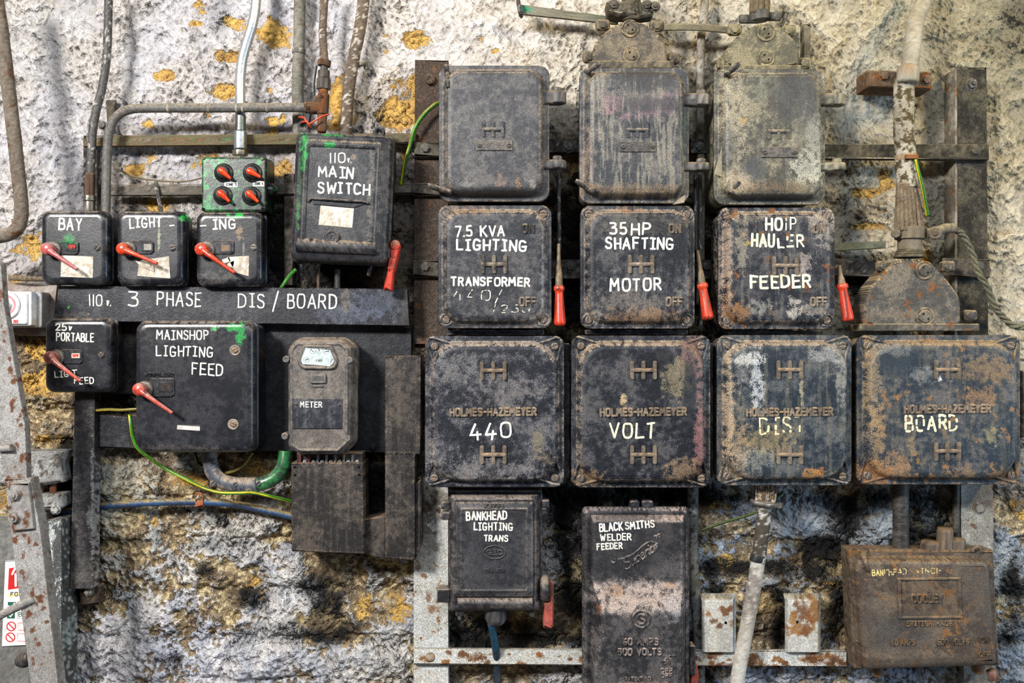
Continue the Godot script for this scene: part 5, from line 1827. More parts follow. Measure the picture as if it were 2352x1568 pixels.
	plate(mb, 673, 915, 785, 984, 0.168, 0.1735, black_gloss({"base": K(42, 44, 50), "base2": K(66, 68, 76), "dn": 0.2, "sa": 0.3, "streak": K(110, 110, 120)}), 0.001, 0.0008, 0.004)
	var mp := part(th, "meter_plate", mb, M.gloss)
	mb = MB.new()
	letters(mb, "METER", 690.0, 934.0, 739.0, 935.0, 12.0, 2.0, 0.1735, 0.0004, WHITE_PAINT)
	part(mp, "painted_lettering", mb, M.paint)
	screws(mp, [[681, 928], [779, 930]], 0.1735, 0.003, iron())
	for q in [[658, 825], [803, 827], [655, 1001], [798, 1006]]:
		mb = MB.new()
		lathe(mb, P(q[0], q[1], 0.166), Vector3(0, 0, 1), [[0.0085, -0.02], [0.0085, 0.004], [0.007, 0.006], [0.005, 0.0065], [0.0042, 0.0055], [0.0, 0.0055]], s, 18)
		part(th, "cover_screw", mb, M.iron)
	# terminal block that shows under the meter
	var tb := thing("terminal_block", "open terminal block in the gap between the meter and the tin cover", "terminal block", centre(680, 1044, 832, 1066, 0.06))
	mb = MB.new()
	plate(mb, 682, 1040, 832, 1068, 0.06, 0.118, iron({"base": K(34, 30, 30), "base2": K(50, 44, 42)}), 0.002)
	part(tb, "base", mb, M.iron)
	for i in 7:
		mb = MB.new()
		var x := 690.0 + i * 20.0
		var cs := style({"base": K(96, 32, 34), "base2": K(70, 24, 26), "dn": 0.2}) if i < 2 else style({"base": K(120, 122, 126), "base2": K(90, 92, 96), "dn": 0.2})
		box(mb, P(x, 1053, 0.120), Vector3(0.006, 0.020, 0.012), cs)
		cyl(mb, P(x + 10, 1060, 0.10), P(x + 10, 1060, 0.126), 0.005, style({"base": K(150, 150, 152), "base2": K(90, 90, 94), "dn": 0.2}), 0.001, 12)
		part(tb, "terminal", mb, M.steel)

func sheet(mb: MB, nx: int, ny: int, f: Callable, s: St) -> void:
	var o := mb.v.size()
	for j in ny + 1:
		for i in nx + 1:
			var p: Vector3 = f.call(float(i) / nx, float(j) / ny)
			mb.v.append(p)
	var w := nx + 1
	for j in ny + 1:
		for i in w:
			var k := o + j * w + i
			var dx := mb.v[k + (1 if i < nx else 0)] - mb.v[k - (1 if i > 0 else 0)]
			var dy := mb.v[k - (w if j > 0 else 0)] - mb.v[k + (w if j < ny else 0)]
			var n := dx.cross(dy).normalized()
			mb.n.append(n)
			mb.c.append(pc(mb.v[k], n, s))
	for j in ny:
		for i in nx:
			var a := o + j * w + i
			mb.ix.append_array(PackedInt32Array([a, a + 1, a + w + 1, a, a + w + 1, a + w]))

func lower_boxes() -> void:
	# ---------------- BANKHEAD LIGHTING TRANS
	var s := iron({"base": K(36, 36, 40), "base2": K(60, 58, 60), "dust": K(140, 126, 114), "dn": 0.30, "edge": 0.28, "zr": 0.14, "blobs": [[1135, 1260, 60, 90, K(44, 46, 54), 0.7]]})
	var th := thing("switch_fuse", "narrow grey iron switch lettered BANKHEAD LIGHTING TRANS", "switch box", centre(1033, 1122, 1243, 1406, 0.05))
	var mb := MB.new()
	plate(mb, 1030, 1126, 1246, 1404, 0.05, 0.115, s, 0.006, 0.003)
	part(th, "casing", mb, M.iron)
	mb = MB.new()
	var a := P(1037, 1401, 0.135)
	var b := P(1236, 1140, 0.135)
	var c := (a + b) * 0.5
	c.z = 0
	casting(mb, c, b.x - a.x, b.y - a.y, [[-0.003, 0.112, 0.006], [-0.003, 0.124, 0.006], [0.0, 0.127, 0.006], [0.001, 0.134, 0.006], [0.005, 0.139, 0.006], [0.009, 0.140, 0.005], [0.011, 0.137, 0.004], [0.03, 0.137, 0.003]], s, 0.0035)
	part_fine(th, "lid", mb, M.iron, s)
	mb = MB.new()
	a = P(1044, 1372, 0.150)
	b = P(1226, 1153, 0.150)
	c = (a + b) * 0.5
	c.z = 0
	casting(mb, c, b.x - a.x, b.y - a.y, [[0, 0.135, 0.004], [0, 0.143, 0.005], [0.003, 0.148, 0.005], [0.013, 0.149, 0.004], [0.0145, 0.1525, 0.003], [0.0175, 0.1525, 0.003], [0.019, 0.150, 0.002], [0.02, 0.150, 0.002]], s, 0.0035)
	part_fine(th, "front_panel", mb, M.iron, s)
	mb = MB.new()
	tube(mb, path_px([[1050, 1384, 0.135], [1135, 1384, 0.136], [1224, 1384, 0.135]], 0.006), 0.0135, s, 18)
	part(th, "rolled_edge", mb, M.iron)
	words(th, 0.150, [["BANKHEAD", 1072.0, 1194.0, 1164.0, 1192.0, 18.0, 4.2], ["LIGHTING", 1089.0, 1216.0, 1177.0, 1217.0, 16.0, 3.6], ["TRANS", 1112.0, 1242.0, 1166.0, 1243.0, 13.0, 3.6]])
	cast_words(th, 0.150, [["X3733", 1113.0, 1166.0, 1156.0, 1166.0, 9.0, 2.0], ["20 A  500V", 1113.0, 1314.0, 1159.0, 1314.0, 8.0, 1.8]], s)
	mb = MB.new()
	var el := PackedVector2Array()
	for i in 33:
		el.append(Vector2(1136 + 25 * cos(TAU * i / 32), 1268 + 15 * sin(TAU * i / 32)))
	ribbon(mb, el, 2.6, 0.150, 0.0022, s, 0.5)
	letters(mb, "G.E.C", 1118.0, 1273.0, 1153.0, 1273.0, 10.0, 2.6, 0.150, 0.002, s, 0.0, 0.0, 0.4, 0.1)
	part(th, "oval_badge", mb, M.iron)
	for q in [[1013, 1152, 1034, 1170], [1014, 1176, 1034, 1194], [1244, 1148, 1262, 1166], [1244, 1166, 1256, 1182], [1004, 1352, 1034, 1384], [1216, 1398, 1228, 1418], [1046, 1398, 1057, 1416]]:
		mb = MB.new()
		plate(mb, q[0], q[1], q[2], q[3], 0.08, 0.118, s, 0.004, 0.003)
		part(th, "lug", mb, M.iron)
	mb = MB.new()
	cyl(mb, P(1240, 1350, 0.115), P(1240, 1350, 0.115) + Vector3(0.022, 0, 0), 0.030, s, 0.006, 24)
	part(th, "lever_boss", mb, M.iron)
	mb = MB.new()
	var pk := style({"base": K(196, 96, 84), "base2": K(176, 84, 74), "dust": K(150, 110, 96), "dn": 0.2, "da": 0.5, "gain": 1.2, "zr": 0.12, "blobs": [[1264, 1360, 12, 30, K(104, 80, 66), 0.95], [1258, 1395, 14, 8, K(120, 70, 60), 0.8]]})
	quad(mb, [[1260, 1332], [1272, 1336], [1271, 1440], [1266, 1444], [1248, 1442], [1247, 1430], [1251, 1386], [1262, 1384]], 0.108, 0.124, pk, 0.003)
	part(th, "lever", mb, M.rough, "faded pink-red lever")
	mb = MB.new()
	lathe(mb, P(1139, 1398, 0.10), Vector3(0, -1, 0), [[0.026, -0.01], [0.026, 0.022], [0.021, 0.032], [0.016, 0.036], [0.0, 0.036]], s, 22)
	part(th, "cable_gland", mb, M.iron)
	# ---------------- BLACKSMITHS
	s = iron({"base": K(36, 36, 39), "base2": K(60, 58, 60), "dust": K(166, 148, 138), "dn": 0.26, "edge": 0.22, "da": 0.95, "zr": 0.14, "blobs": [[1440, 1250, 90, 70, K(44, 44, 48), 0.7], [1470, 1366, 96, 30, K(166, 148, 138), 0.5], [1415, 1355, 20, 12, K(150, 110, 80), 0.8], [1540, 1345, 12, 8, K(160, 120, 90), 0.7], [1376, 1340, 4, 4, K(90, 60, 50), 0.9], [1374, 1392, 6, 8, K(170, 100, 60), 0.8], [1480, 1560, 60, 6, K(160, 120, 90), 0.6], [1550, 1390, 26, 26, K(150, 150, 156), 0.5]]})
	th = thing("switch_fuse", "tall iron switch lettered BLACKSMITHS WELDER FEEDER with a dusty sloping waist", "switch box", centre(1338, 1165, 1583, 1600, 0.05))
	mb = MB.new()
	plate(mb, 1338, 1166, 1584, 1612, 0.068, 0.090, s, 0.010, 0.003)
	part(th, "casing", mb, M.iron)
	mb = MB.new()
	a = P(1340, 1612, 0.112)
	b = P(1583, 1168, 0.112)
	c = (a + b) * 0.5
	c.z = 0
	casting(mb, c, b.x - a.x, b.y - a.y, [[-0.002, 0.091, 0.012], [-0.002, 0.102, 0.012], [0.002, 0.106, 0.011], [0.004, 0.112, 0.010], [0.008, 0.114, 0.008], [0.012, 0.112, 0.006], [0.02, 0.108, 0.004]], s, 0.005)
	part_fine(th, "lid", mb, M.iron, s)
	mb = MB.new()
	var f := func(u: float, v: float) -> Vector3:
		var y := lerpf(1180.0, 1612.0, v)
		var t := smoothstep(1328.0, 1418.0, y)
		var z := lerpf(0.128, 0.172, t) * (1.0 if v > 0.0 else 1.0)
		var l := 1361.0 + 22.0 * smoothstep(1330, 1410, y) - 26.0 * smoothstep(1420.0, 1612.0, y)
		var r := 1568.0 - 4.0 * t
		var e := minf(u, 1.0 - u)
		var inn := clampf(u, 0.04, 0.96)
		var x := lerpf(l, r, (inn - 0.04) / 0.92)
		if u < 0.04:
			x = lerpf(1354.0, l, u / 0.04)
			z = lerpf(0.104, z, smoothstep(0.0, 1.0, u / 0.04) * 0.94 + 0.06 * u / 0.04)
		elif u > 0.96:
			x = lerpf(r, 1576.0, (u - 0.96) / 0.04)
			z = lerpf(z, 0.104, smoothstep(0.0, 1.0, (u - 0.96) / 0.04))
		elif e < 0.07:
			z -= 0.003 * (0.07 - e) / 0.03
		if v < 0.04:
			z = lerpf(0.104, z, sqrt(v / 0.04))
		return P(x, y, z)
	sheet(mb, 84, 130, f, s)
	part_fine(th, "stepped_front", mb, M.iron, s)
	words(th, 0.1275, [["BLACK", 1378.0, 1220.0, 1430.0, 1216.0, 17.0, 4.0], ["SMITHS", 1437.0, 1215.0, 1503.0, 1209.0, 15.0, 3.8], ["WELDER", 1380.0, 1241.0, 1450.0, 1239.0, 14.0, 3.4], ["FEEDER", 1372.0, 1262.0, 1429.0, 1259.0, 13.0, 3.6]])
	mb = MB.new()
	var cs := s.cp()
	cs.blobs = []
	cs.dn = 0.5
	letters(mb, "Superior", 1437.0, 1309.0, 1512.0, 1260.0, 25.0, 3.0, 0.1275, 0.0024, cs, 0.0, 0.0, 0.5, 0.05, 0.35)
	for q in [[[1404, 1287], [1408, 1293], [1414, 1288], [1411, 1283]], [[1420, 1284], [1440, 1281], [1462, 1267], [1482, 1247], [1496, 1243], [1508, 1247], [1508, 1258]], [[1503, 1231], [1509, 1229], [1508, 1236]], [[1511, 1227], [1516, 1226], [1515, 1233]]]:
		var pl := PackedVector2Array()
		for p in q:
			pl.append(Vector2(p[0], p[1]))
		ribbon(mb, chaikin(pl), 3.2, 0.1275, 0.0024, cs, 0.5)
	part(th, "script_name", mb, M.iron)
	mb = MB.new()
	var ring := PackedVector2Array()
	for i in 33:
		ring.append(Vector2(1473 + 20 * cos(TAU * i / 32), 1421 + 19 * sin(TAU * i / 32)))
	ribbon(mb, ring, 3.6, 0.1715, 0.003, cs, 0.5)
	letters(mb, "S", 1466.0, 1432.0, 1480.0, 1432.0, 21.0, 4.4, 0.1715, 0.003, cs, 0.0, 0.0, 0.4)
	part(th, "round_badge", mb, M.iron)
	cast_words(th, 0.172, [["60 AMPS", 1432.0, 1480.0, 1511.0, 1480.0, 14.0, 3.2], ["500 VOLTS", 1420.0, 1504.0, 1518.0, 1503.0, 14.0, 3.2], ["PATENT NO", 1436.0, 1563.0, 1494.0, 1562.0, 8.0, 1.8], ["SKT", 1525.0, 1513.0, 1549.0, 1513.0, 8.0, 2.2], ["ON", 1522.0, 1524.0, 1538.0, 1524.0, 8.0, 2.2], ["OFF", 1518.0, 1543.0, 1544.0, 1543.0, 8.0, 2.2], ["OFF", 1518.0, 1555.0, 1544.0, 1555.0, 8.0, 2.2]], cs)
	for q in [[1447, 1150, 1469, 1172], [1475, 1150, 1501, 1170], [1584, 1482, 1598, 1552]]:
		mb = MB.new()
		plate(mb, q[0], q[1], q[2], q[3], 0.07, 0.104, s, 0.005, 0.003)
		part(th, "lug", mb, M.iron)
	mb = MB.new()
	var rd := style({"base": K(190, 88, 74), "base2": K(170, 80, 68), "dust": K(150, 120, 104), "dn": 0.3, "da": 0.5, "gain": 1.2})
	quad(mb, [[1588, 1530], [1602, 1528], [1606, 1552], [1600, 1612], [1584, 1612], [1586, 1560]], 0.07, 0.092, rd, 0.003)
	part(th, "lever", mb, M.rough, "pink-red lever tip")
	# ---------------- BANKHEAD WINCH
	s = iron({"base": K(70, 60, 52), "base2": K(98, 84, 68), "rust": K(126, 86, 52), "ra": 0.10, "dust": K(128, 106, 82), "dn": 0.4, "edge": 0.3, "da": 0.6, "zr": 0.15, "blobs": [[2060, 1450, 70, 40, K(62, 62, 64), 0.7], [2250, 1340, 40, 60, K(70, 66, 64), 0.6], [2270, 1430, 16, 50, K(66, 62, 58), 0.6], [2130, 1525, 130, 14, K(50, 46, 44), 0.7], [1995, 1400, 26, 60, K(96, 84, 74), 0.5], [2240, 1500, 40, 26, K(80, 66, 54), 0.5]]})
	th = thing("rusty_switch", "brown rusted iron switch with worn words BANKHEAD WINCH, bottom right corner", "switch box", centre(1940, 1250, 2290, 1540, 0.05))
	mb = MB.new()
	quad(mb, [[1950, 1262], [2282, 1264], [2296, 1528], [1962, 1536]], 0.05, 0.110, s, 0.004)
	part(th, "casing", mb, M.iron)
	mb = MB.new()
	c = Vector3.ZERO
	var q4 := [[1964, 1284], [2274, 1286], [2294, 1530], [1984, 1541]]
	for p in q4:
		c += P(p[0], p[1], 0.15) * 0.25
	c.z = 0
	var pts := poly_px(q4, c, 0.15)
	var sm := PackedVector2Array()
	for i in 4:
		var e := pts[i].move_toward(pts[(i + 3) % 4], 0.016)
		var g := pts[i].move_toward(pts[(i + 1) % 4], 0.016)
		for k in 5:
			var t := k / 4.0
			sm.append(e.lerp(pts[i], t).lerp(pts[i].lerp(g, t), t))
	outline(mb, c, sm, [[-0.002, 0.1101], [-0.002, 0.118], [0.002, 0.120], [0.002, 0.140], [0.004, 0.147], [0.009, 0.1505], [0.014, 0.151]], s, 0.0042)
	part_fine(th, "lid", mb, M.iron, s)
	mb = MB.new()
	for q in [[[2063, 1330], [2204, 1328]], [[2066, 1418], [2208, 1417]], [[2065, 1330], [2068, 1418]], [[2203, 1328], [2207, 1417]]]:
		var pl := PackedVector2Array()
		for i in 21:
			pl.append(Vector2(q[0][0], q[0][1]).lerp(Vector2(q[1][0], q[1][1]), i / 20.0))
		ribbon(mb, pl, 5.0, 0.151, 0.0035, s, 0.5)
	var fr := part(th, "raised_frame", mb, M.iron)
	mb = MB.new()
	for i in 46:
		var x0 := 2072.0 + (i - 16) * 4.2
		var p0 := Vector2(x0, 1336)
		var p1 := Vector2(x0 + 78, 1412)
		var pl := PackedVector2Array()
		for k in 20:
			var p := p0.lerp(p1, k / 19.0)
			if p.x > 2071 and p.x < 2201 and not (p.x > 2088 and p.x < 2170 and p.y > 1362 and p.y < 1388):
				pl.append(p)
			elif pl.size() > 0:
				ribbon(mb, pl, 1.5, 0.1511, 0.0009, s, 0.4)
				pl = PackedVector2Array()
		ribbon(mb, pl, 1.5, 0.1511, 0.0009, s, 0.4)
	part(fr, "hatched_ground", mb, M.iron)
	cs = s.cp()
	cs.blobs = []
	cast_words(th, 0.1511, [["COOLEY", 2094.0, 1383.0, 2164.0, 1382.0, 17.0, 3.8], ["BRITISH MADE", 2082.0, 1437.0, 2186.0, 1436.0, 10.0, 2.4], ["60 AMPS", 2048.0, 1481.0, 2100.0, 1480.0, 12.0, 2.6], ["500 VOLTS", 2154.0, 1480.0, 2224.0, 1479.0, 12.0, 2.6], ["ON", 2252.0, 1474.0, 2269.0, 1474.0, 11.0, 2.6], ["OFF", 2249.0, 1507.0, 2273.0, 1507.0, 10.0, 2.6]], cs)
	words(th, 0.151, [["BAN", 2004.0, 1322.0, 2028.0, 1321.0, 13.0, 2.4], ["KHEAD", 2032.0, 1321.0, 2082.0, 1318.0, 13.0, 2.0, 0.24], ["WINCH", 2100.0, 1318.0, 2160.0, 1316.0, 12.0, 2.2, 0.20]], style({"base": K(226, 208, 140), "base2": K(200, 178, 112), "dn": 0.1, "da": 0.0, "gain": 1.0}), 0.0, "painted_lettering", "worn cream painted lettering")
	for q in [[2136, 1280, 0.024, 0.040], [2196, 1268, 0.022, 0.034], [2170, 1250, 0.020, 0.04]]:
		mb = MB.new()
		lathe(mb, P(q[0], q[1], 0.085), Vector3(0.02, 1, 0), [[q[2] * 1.05, -0.03], [q[2], 0.0], [q[2] * 0.95, q[3] * 0.8], [q[2] * 0.8, q[3]], [0, q[3]]], s, 20)
		part(th, "cap_plug", mb, M.iron)
	mb = MB.new()
	tube(mb, path_px([[1994, 1312, 0.152], [1988, 1292, 0.150], [1982, 1272, 0.13], [1988, 1262, 0.11]], 0.005), 0.006, s, 12, 0.0, -1.0, [0.6, 1.0, 1.4, 1.2])
	part(th, "latch", mb, M.iron)
	mb = MB.new()
	var sh := []
	for i in 9:
		sh.append(P(2244 + 10 * cos(PI * i / 8), 1268 - 12 * sin(PI * i / 8), 0.115))
	tube(mb, path(sh, 0.004), 0.004, s, 10)
	part(th, "shackle", mb, M.iron)
	for q in [[2016, 1538], [2246, 1530]]:
		mb = MB.new()
		lathe(mb, P(q[0], q[1], 0.09), Vector3(0, -1, 0), [[0.014, -0.01], [0.013, 0.012], [0.008, 0.016], [0.0, 0.017]], s, 16)
		part(th, "foot", mb, M.iron)
	mb = MB.new()
	lathe(mb, P(2280, 1548, 0.10), Vector3(0.3, -1, 0), [[0.0, -0.012], [0.012, -0.01], [0.012, 0.012], [0.0, 0.016]], style({"base": K(120, 50, 40), "base2": K(96, 54, 44), "dn": 0.4}), 14)
	part(th, "lever_tip", mb, M.iron, "dark red lever tip")

func bolt_part(th: Node3D, x: float, y: float, z: float, r: float, s: St, h := 0.008, stub := 0.0) -> void:
	var mb := MB.new()
	hexbolt(mb, P(x, y, z), r, s, h, stub)
	part(th, "bolt", mb, M.iron)

func strap(nm: String, label: String, cat: String, pts: Array, z0: float, z1: float, s: St, bolts := [], mat := "rough", group := "", bev := 0.0015) -> Node3D:
	var th := thing(nm, label, cat, P(pts[0][0], pts[0][1], z0), group)
	var mb := MB.new()
	var fine: bool = mat == "iron" or nm.contains("upright") or nm.contains("post") or nm.contains("cross")
	quad(mb, pts, z0, z1 - 0.0025 if fine else z1, s, bev, 0.006)
	if fine:
		part(th, "bar", mb, M[mat])
		mb = MB.new()
		quad(mb, pts, z1 - 0.0026, z1, s, minf(bev, 0.001), 0.006)
		part_fine(th, "face", mb, M[mat], s, "", 0.0012)
	else:
		part(th, "bar", mb, M[mat])
	for b in bolts:
		bolt_part(th, b[0], b[1], z1, b[2] if b.size() > 2 else 0.010, s)
	return th

func frame_steel() -> void:
	var rusty := style({"base": K(74, 62, 54), "base2": K(46, 42, 42), "rust": K(112, 80, 60), "ra": 0.10, "film": K(120, 102, 86), "dust": K(130, 112, 92), "dn": 0.5, "da": 0.8, "chip": K(140, 138, 138), "ca": 0.0, "gain": 1.2})
	var dusty := style({"base": K(96, 88, 76), "base2": K(70, 66, 60), "dust": K(150, 136, 112), "dn": 0.5, "da": 0.8, "gain": 1.2, "chip": K(56, 54, 54), "ca": 0.1})
	var black := style({"base": K(52, 50, 50), "base2": K(76, 72, 68), "dust": K(120, 110, 98), "dn": 0.4, "da": 0.8, "gain": 1.2, "chip": K(150, 148, 146), "ca": 0.03})
	var white := style({"base": K(228, 228, 222), "base2": K(208, 208, 202), "film": K(190, 184, 172), "rust": K(140, 84, 36), "ra": 0.05, "dust": K(150, 136, 110), "dn": 0.15, "da": 0.6, "gain": 1.1, "chip": K(96, 90, 84), "ca": 0.0})
	# upright plate behind the two left columns of boxes
	var th := strap("steel_upright", "rusty black steel upright plate left of the tall iron boxes", "upright", [[953, 137], [1030, 139], [1030, 790], [950, 790]], 0.012, 0.030, rusty, [[988, 184, 0.012]], "crust")
	mbx_ring(th, 988, 184, 0.030, rusty)
	for q in [["top", 326, 360, 951, 1030, [[977, 341]]], ["middle", 421, 449, 946, 1030, []], ["bottom", 597, 636, 948, 1030, [[976, 613]]]]:
		strap("steel_strap", "short dusty steel strap across the rusty upright, " + {"top": "uppermost of three", "middle": "with a pointed wing nut beside it", "bottom": "lowest of three"}[q[0]], "strap", [[q[3], q[1]], [q[4], q[1] + 1], [q[4], q[2] + 1], [q[3], q[2]]], 0.031, 0.046, dusty, q[5], "rough", "straps across the rusty upright")
	# bars on the left
	strap("steel_bar", "upper long rusty flat bar behind the 110v main switch", "bar", [[192, 311], [955, 305], [955, 330], [192, 336]], 0.030, 0.044, style({"base": K(112, 92, 70), "base2": K(84, 74, 60), "rust": K(96, 66, 44), "ra": 0.12, "dust": K(150, 132, 104), "dn": 0.4, "da": 0.9, "chip": K(76, 110, 70), "ca": 0.04}), [], "rough", "long flat bars on the left")
	strap("steel_bar", "lower long grey flat bar behind the green zone switch panel", "bar", [[252, 424], [1000, 420], [1000, 446], [252, 449]], 0.030, 0.042, style({"base": K(112, 104, 94), "base2": K(84, 80, 74), "dust": K(150, 138, 118), "dn": 0.4, "da": 0.9, "chip": K(70, 66, 62), "ca": 0.1}), [], "rough", "long flat bars on the left")
	strap("steel_strap", "narrow dark upright strap behind the leftmost black conduit", "strap", [[191, 318], [224, 318], [224, 488], [191, 488]], 0.012, 0.028, black, [[206, 332, 0.008]])
	strap("steel_strap", "thin pale embedded strap beside the top of the conduit bend", "strap", [[243, 229], [265, 229], [262, 300], [246, 302]], 0.008, 0.016, dusty, [[236, 288, 0.008]])
	# backing boards
	strap("backing_board", "large black backing board behind the electricity meter", "board", [[560, 742], [945, 748], [945, 1040], [560, 1036]], 0.020, 0.050, style({"base": K(22, 23, 28), "base2": K(36, 38, 46), "dust": K(110, 100, 90), "film": K(70, 70, 74), "dn": 0.2, "da": 0.7, "gain": 1.2}), [[857, 1026, 0.008]], "iron")
	strap("backing_board", "narrow grey board strip behind the left edge of the 110v main switch", "board", [[652, 400], [676, 398], [672, 655], [652, 655]], 0.012, 0.035, dusty)
	strap("backing_board", "dark plywood panel behind the lower black switch boxes", "board", [[250, 735], [575, 735], [575, 900], [250, 905]], 0.010, 0.030, style({"base": K(34, 33, 34), "base2": K(52, 48, 46), "dn": 0.25, "gain": 1.2}), [], "iron")
	strap("bracket_plate", "short black bracket plate left of the main shop lighting box", "bracket", [[214, 952], [330, 958], [330, 1030], [214, 1028]], 0.034, 0.056, black_gloss({"dn": 0.2}), [], "iron")
	th = strap("support_post", "long black flat post hanging below the 25v portable box", "post", [[172, 895], [218, 896], [214, 1352], [160, 1352]], 0.036, 0.075, style({"base": K(60, 58, 60), "base2": K(82, 78, 76), "dust": K(130, 122, 112), "dn": 0.45, "da": 0.8, "zr": 0.07, "gain": 1.2, "blobs": [[214, 1180, 4, 130, K(190, 190, 190), 0.8], [208, 1190, 6, 30, K(170, 180, 178), 0.7], [172, 1000, 3, 100, K(120, 116, 110), 0.5]]}))
	var mb := MB.new()
	quad(mb, [[180, 1345], [228, 1345], [228, 1388], [184, 1390]], 0.02, 0.05, rusty, 0.002)
	part(th, "foot_plate", mb, M.rough)
	bolt_part(th, 205, 1358, 0.05, 0.009, style({"base": K(150, 146, 140), "base2": K(110, 100, 90)}), 0.01, 0.006)
	# right hand upright
	th = thing("steel_upright", "tall black steel upright on the right wall side", "upright", P(2195, 155, 0.01))
	mb = MB.new()
	var UPR := style({"base": K(38, 36, 33), "base2": K(58, 55, 48), "film": K(100, 96, 82), "dust": K(140, 132, 104), "dn": 0.30, "da": 0.9, "sa": 0.15, "streak": K(110, 104, 88), "gain": 1.2, "zr": 0.06})
	quad(mb, [[2198, 154], [2266, 155], [2270, 800], [2200, 800]], 0.052, 0.062, UPR, 0.001)
	part_fine(th, "face", mb, M.rough, UPR, "", 0.0012)
	mb = MB.new()
	quad(mb, [[2193, 160], [2199, 155], [2200, 800], [2192, 800]], 0.004, 0.0615, style({"base": K(186, 178, 160), "base2": K(120, 112, 98), "rust": K(130, 90, 52), "ra": 0.1, "dn": 0.3, "gain": 1.1}), 0.001)
	part(th, "side_flange", mb, M.rough, "pale painted side flange")
	bolt_part(th, 2231, 194, 0.062, 0.011, black, 0.012, 0.010)
	strap("steel_strap", "dark horizontal strap crossing the right-hand black upright", "strap", [[1880, 331], [2272, 331], [2272, 367], [1880, 365]], 0.063, 0.080, style({"base": K(52, 49, 44), "base2": K(74, 70, 60), "film": K(110, 104, 90), "dust": K(150, 140, 112), "dn": 0.35, "da": 1.0, "gain": 1.2}), [[2240, 346, 0.011]])
	strap("steel_strap", "dusty strap end beside the large domed cable box", "strap", [[2170, 592], [2274, 596], [2274, 638], [2170, 636]], 0.063, 0.078, dusty, [[2248, 612, 0.010]])
	strap("steel_strap", "dark strap behind the FEEDER box handle", "strap", [[1880, 592], [2010, 596], [2010, 636], [1880, 634]], 0.030, 0.046, black)
	strap("steel_strap", "pale green flat strip left of the frayed cable clamp", "strap", [[1900, 560], [2035, 553], [2035, 570], [1900, 577]], 0.05, 0.056, style({"base": K(150, 154, 130), "base2": K(120, 126, 104), "dust": K(120, 104, 80), "dn": 0.3, "da": 0.8, "gain": 1.1}))
	# lower white frame
	var wh := white.cp()
	wh.zr = 0.05
	wh.blobs = [[980, 1180, 26, 40, K(70, 60, 52), 0.7], [985, 1240, 30, 30, K(130, 120, 112), 0.7], [982, 1172, 8, 14, K(100, 56, 40), 0.9], [975, 1320, 6, 6, K(150, 80, 40), 0.9], [990, 1400, 8, 10, K(160, 96, 50), 0.9], [985, 1370, 5, 14, K(150, 90, 50), 0.8], [1010, 1140, 20, 20, K(120, 110, 90), 0.6], [960, 1300, 6, 10, K(140, 80, 44), 0.7]]
	th = strap("white_upright", "rust-spotted white steel upright at the foot of the 440 box", "upright", [[950, 1095], [1030, 1095], [1030, 1620], [950, 1620]], 0.012, 0.050, wh)
	wh = white.cp()
	wh.zr = 0.06
	wh.ra = 0.0
	wh.blobs = [[1090, 1508, 22, 8, K(150, 90, 44), 0.9], [1640, 1500, 20, 12, K(150, 86, 40), 0.9], [1860, 1508, 20, 14, K(160, 84, 30), 0.95], [1910, 1512, 24, 10, K(150, 84, 36), 0.9], [1700, 1525, 60, 3, K(150, 80, 50), 0.7]]
	for i in 46:
		var rr_ := rng.randf_range(2.0, 9.0)
		wh.blobs = wh.blobs + [[rng.randf_range(960, 1340) if i < 16 else rng.randf_range(1600, 1940), rng.randf_range(1494, 1530), rr_ * 1.6, rr_, K(166, 98, 36) if rng.randf() < 0.5 else K(130, 76, 40), 1.1]]
	th = strap("white_crossbar", "long rust-stained white steel crossbar near the bottom edge", "bar", [[950, 1490], [1945, 1494], [1945, 1530], [950, 1526]], 0.051, 0.066, wh)
	mb = MB.new()
	lathe(mb, P(988, 1508, 0.066), Vector3(0, 0, 1), [[0.0115, -0.002], [0.011, 0.003], [0.008, 0.006], [0.004, 0.0075], [0.0, 0.008]], style({"base": K(176, 160, 140), "base2": K(150, 96, 60), "gain": 1.2}), 20)
	part(th, "rivet", mb, M.rough)
	for q in [[1612, 1690, "left", [[1665, 1402, 12, 10, K(140, 74, 30), 0.95], [1640, 1425, 7, 7, K(120, 64, 30), 0.9], [1655, 1440, 8, 8, K(110, 60, 36), 0.9], [1622, 1408, 10, 8, K(170, 96, 40), 0.9], [1680, 1395, 8, 10, K(150, 76, 30), 0.9], [1678, 1430, 6, 6, K(180, 120, 60), 0.8]]], [1803, 1885, "right", [[1840, 1400, 16, 24, K(130, 70, 30), 0.9], [1868, 1400, 12, 40, K(170, 90, 20), 0.9], [1828, 1446, 24, 14, K(180, 100, 24), 0.9], [1820, 1420, 8, 20, K(190, 110, 30), 0.8], [1850, 1440, 10, 20, K(140, 76, 30), 0.8], [1860, 1420, 10, 10, K(160, 84, 30), 0.9]]]]:
		var bs := white.cp()
		bs.zr = 0.08
		bs.ra = 0.0
		for i in (34 if q[2] == "right" else 16):
			var rr_ := rng.randf_range(2.0, 8.0)
			bs.blobs = bs.blobs + [[rng.randf_range(q[0] + 4, q[1] - 4), rng.randf_range(1375, 1495), rr_, rr_ * rng.randf_range(0.8, 1.3), K(170, 100, 30) if rng.randf() < 0.5 else K(126, 70, 34), 1.1]]
		bs.blobs = q[3]
		var x0: float = q[0]
		var x1: float = q[1]
		th = thing("white_bracket", {"left": "white steel tab with few rust spots, standing on the white crossbar", "right": "white steel tab covered in orange rust rings, nearest the rusted switch"}[q[2]], "bracket", P(x0, 1500, 0.06), "white steel tabs on the crossbar")
		mb = MB.new()
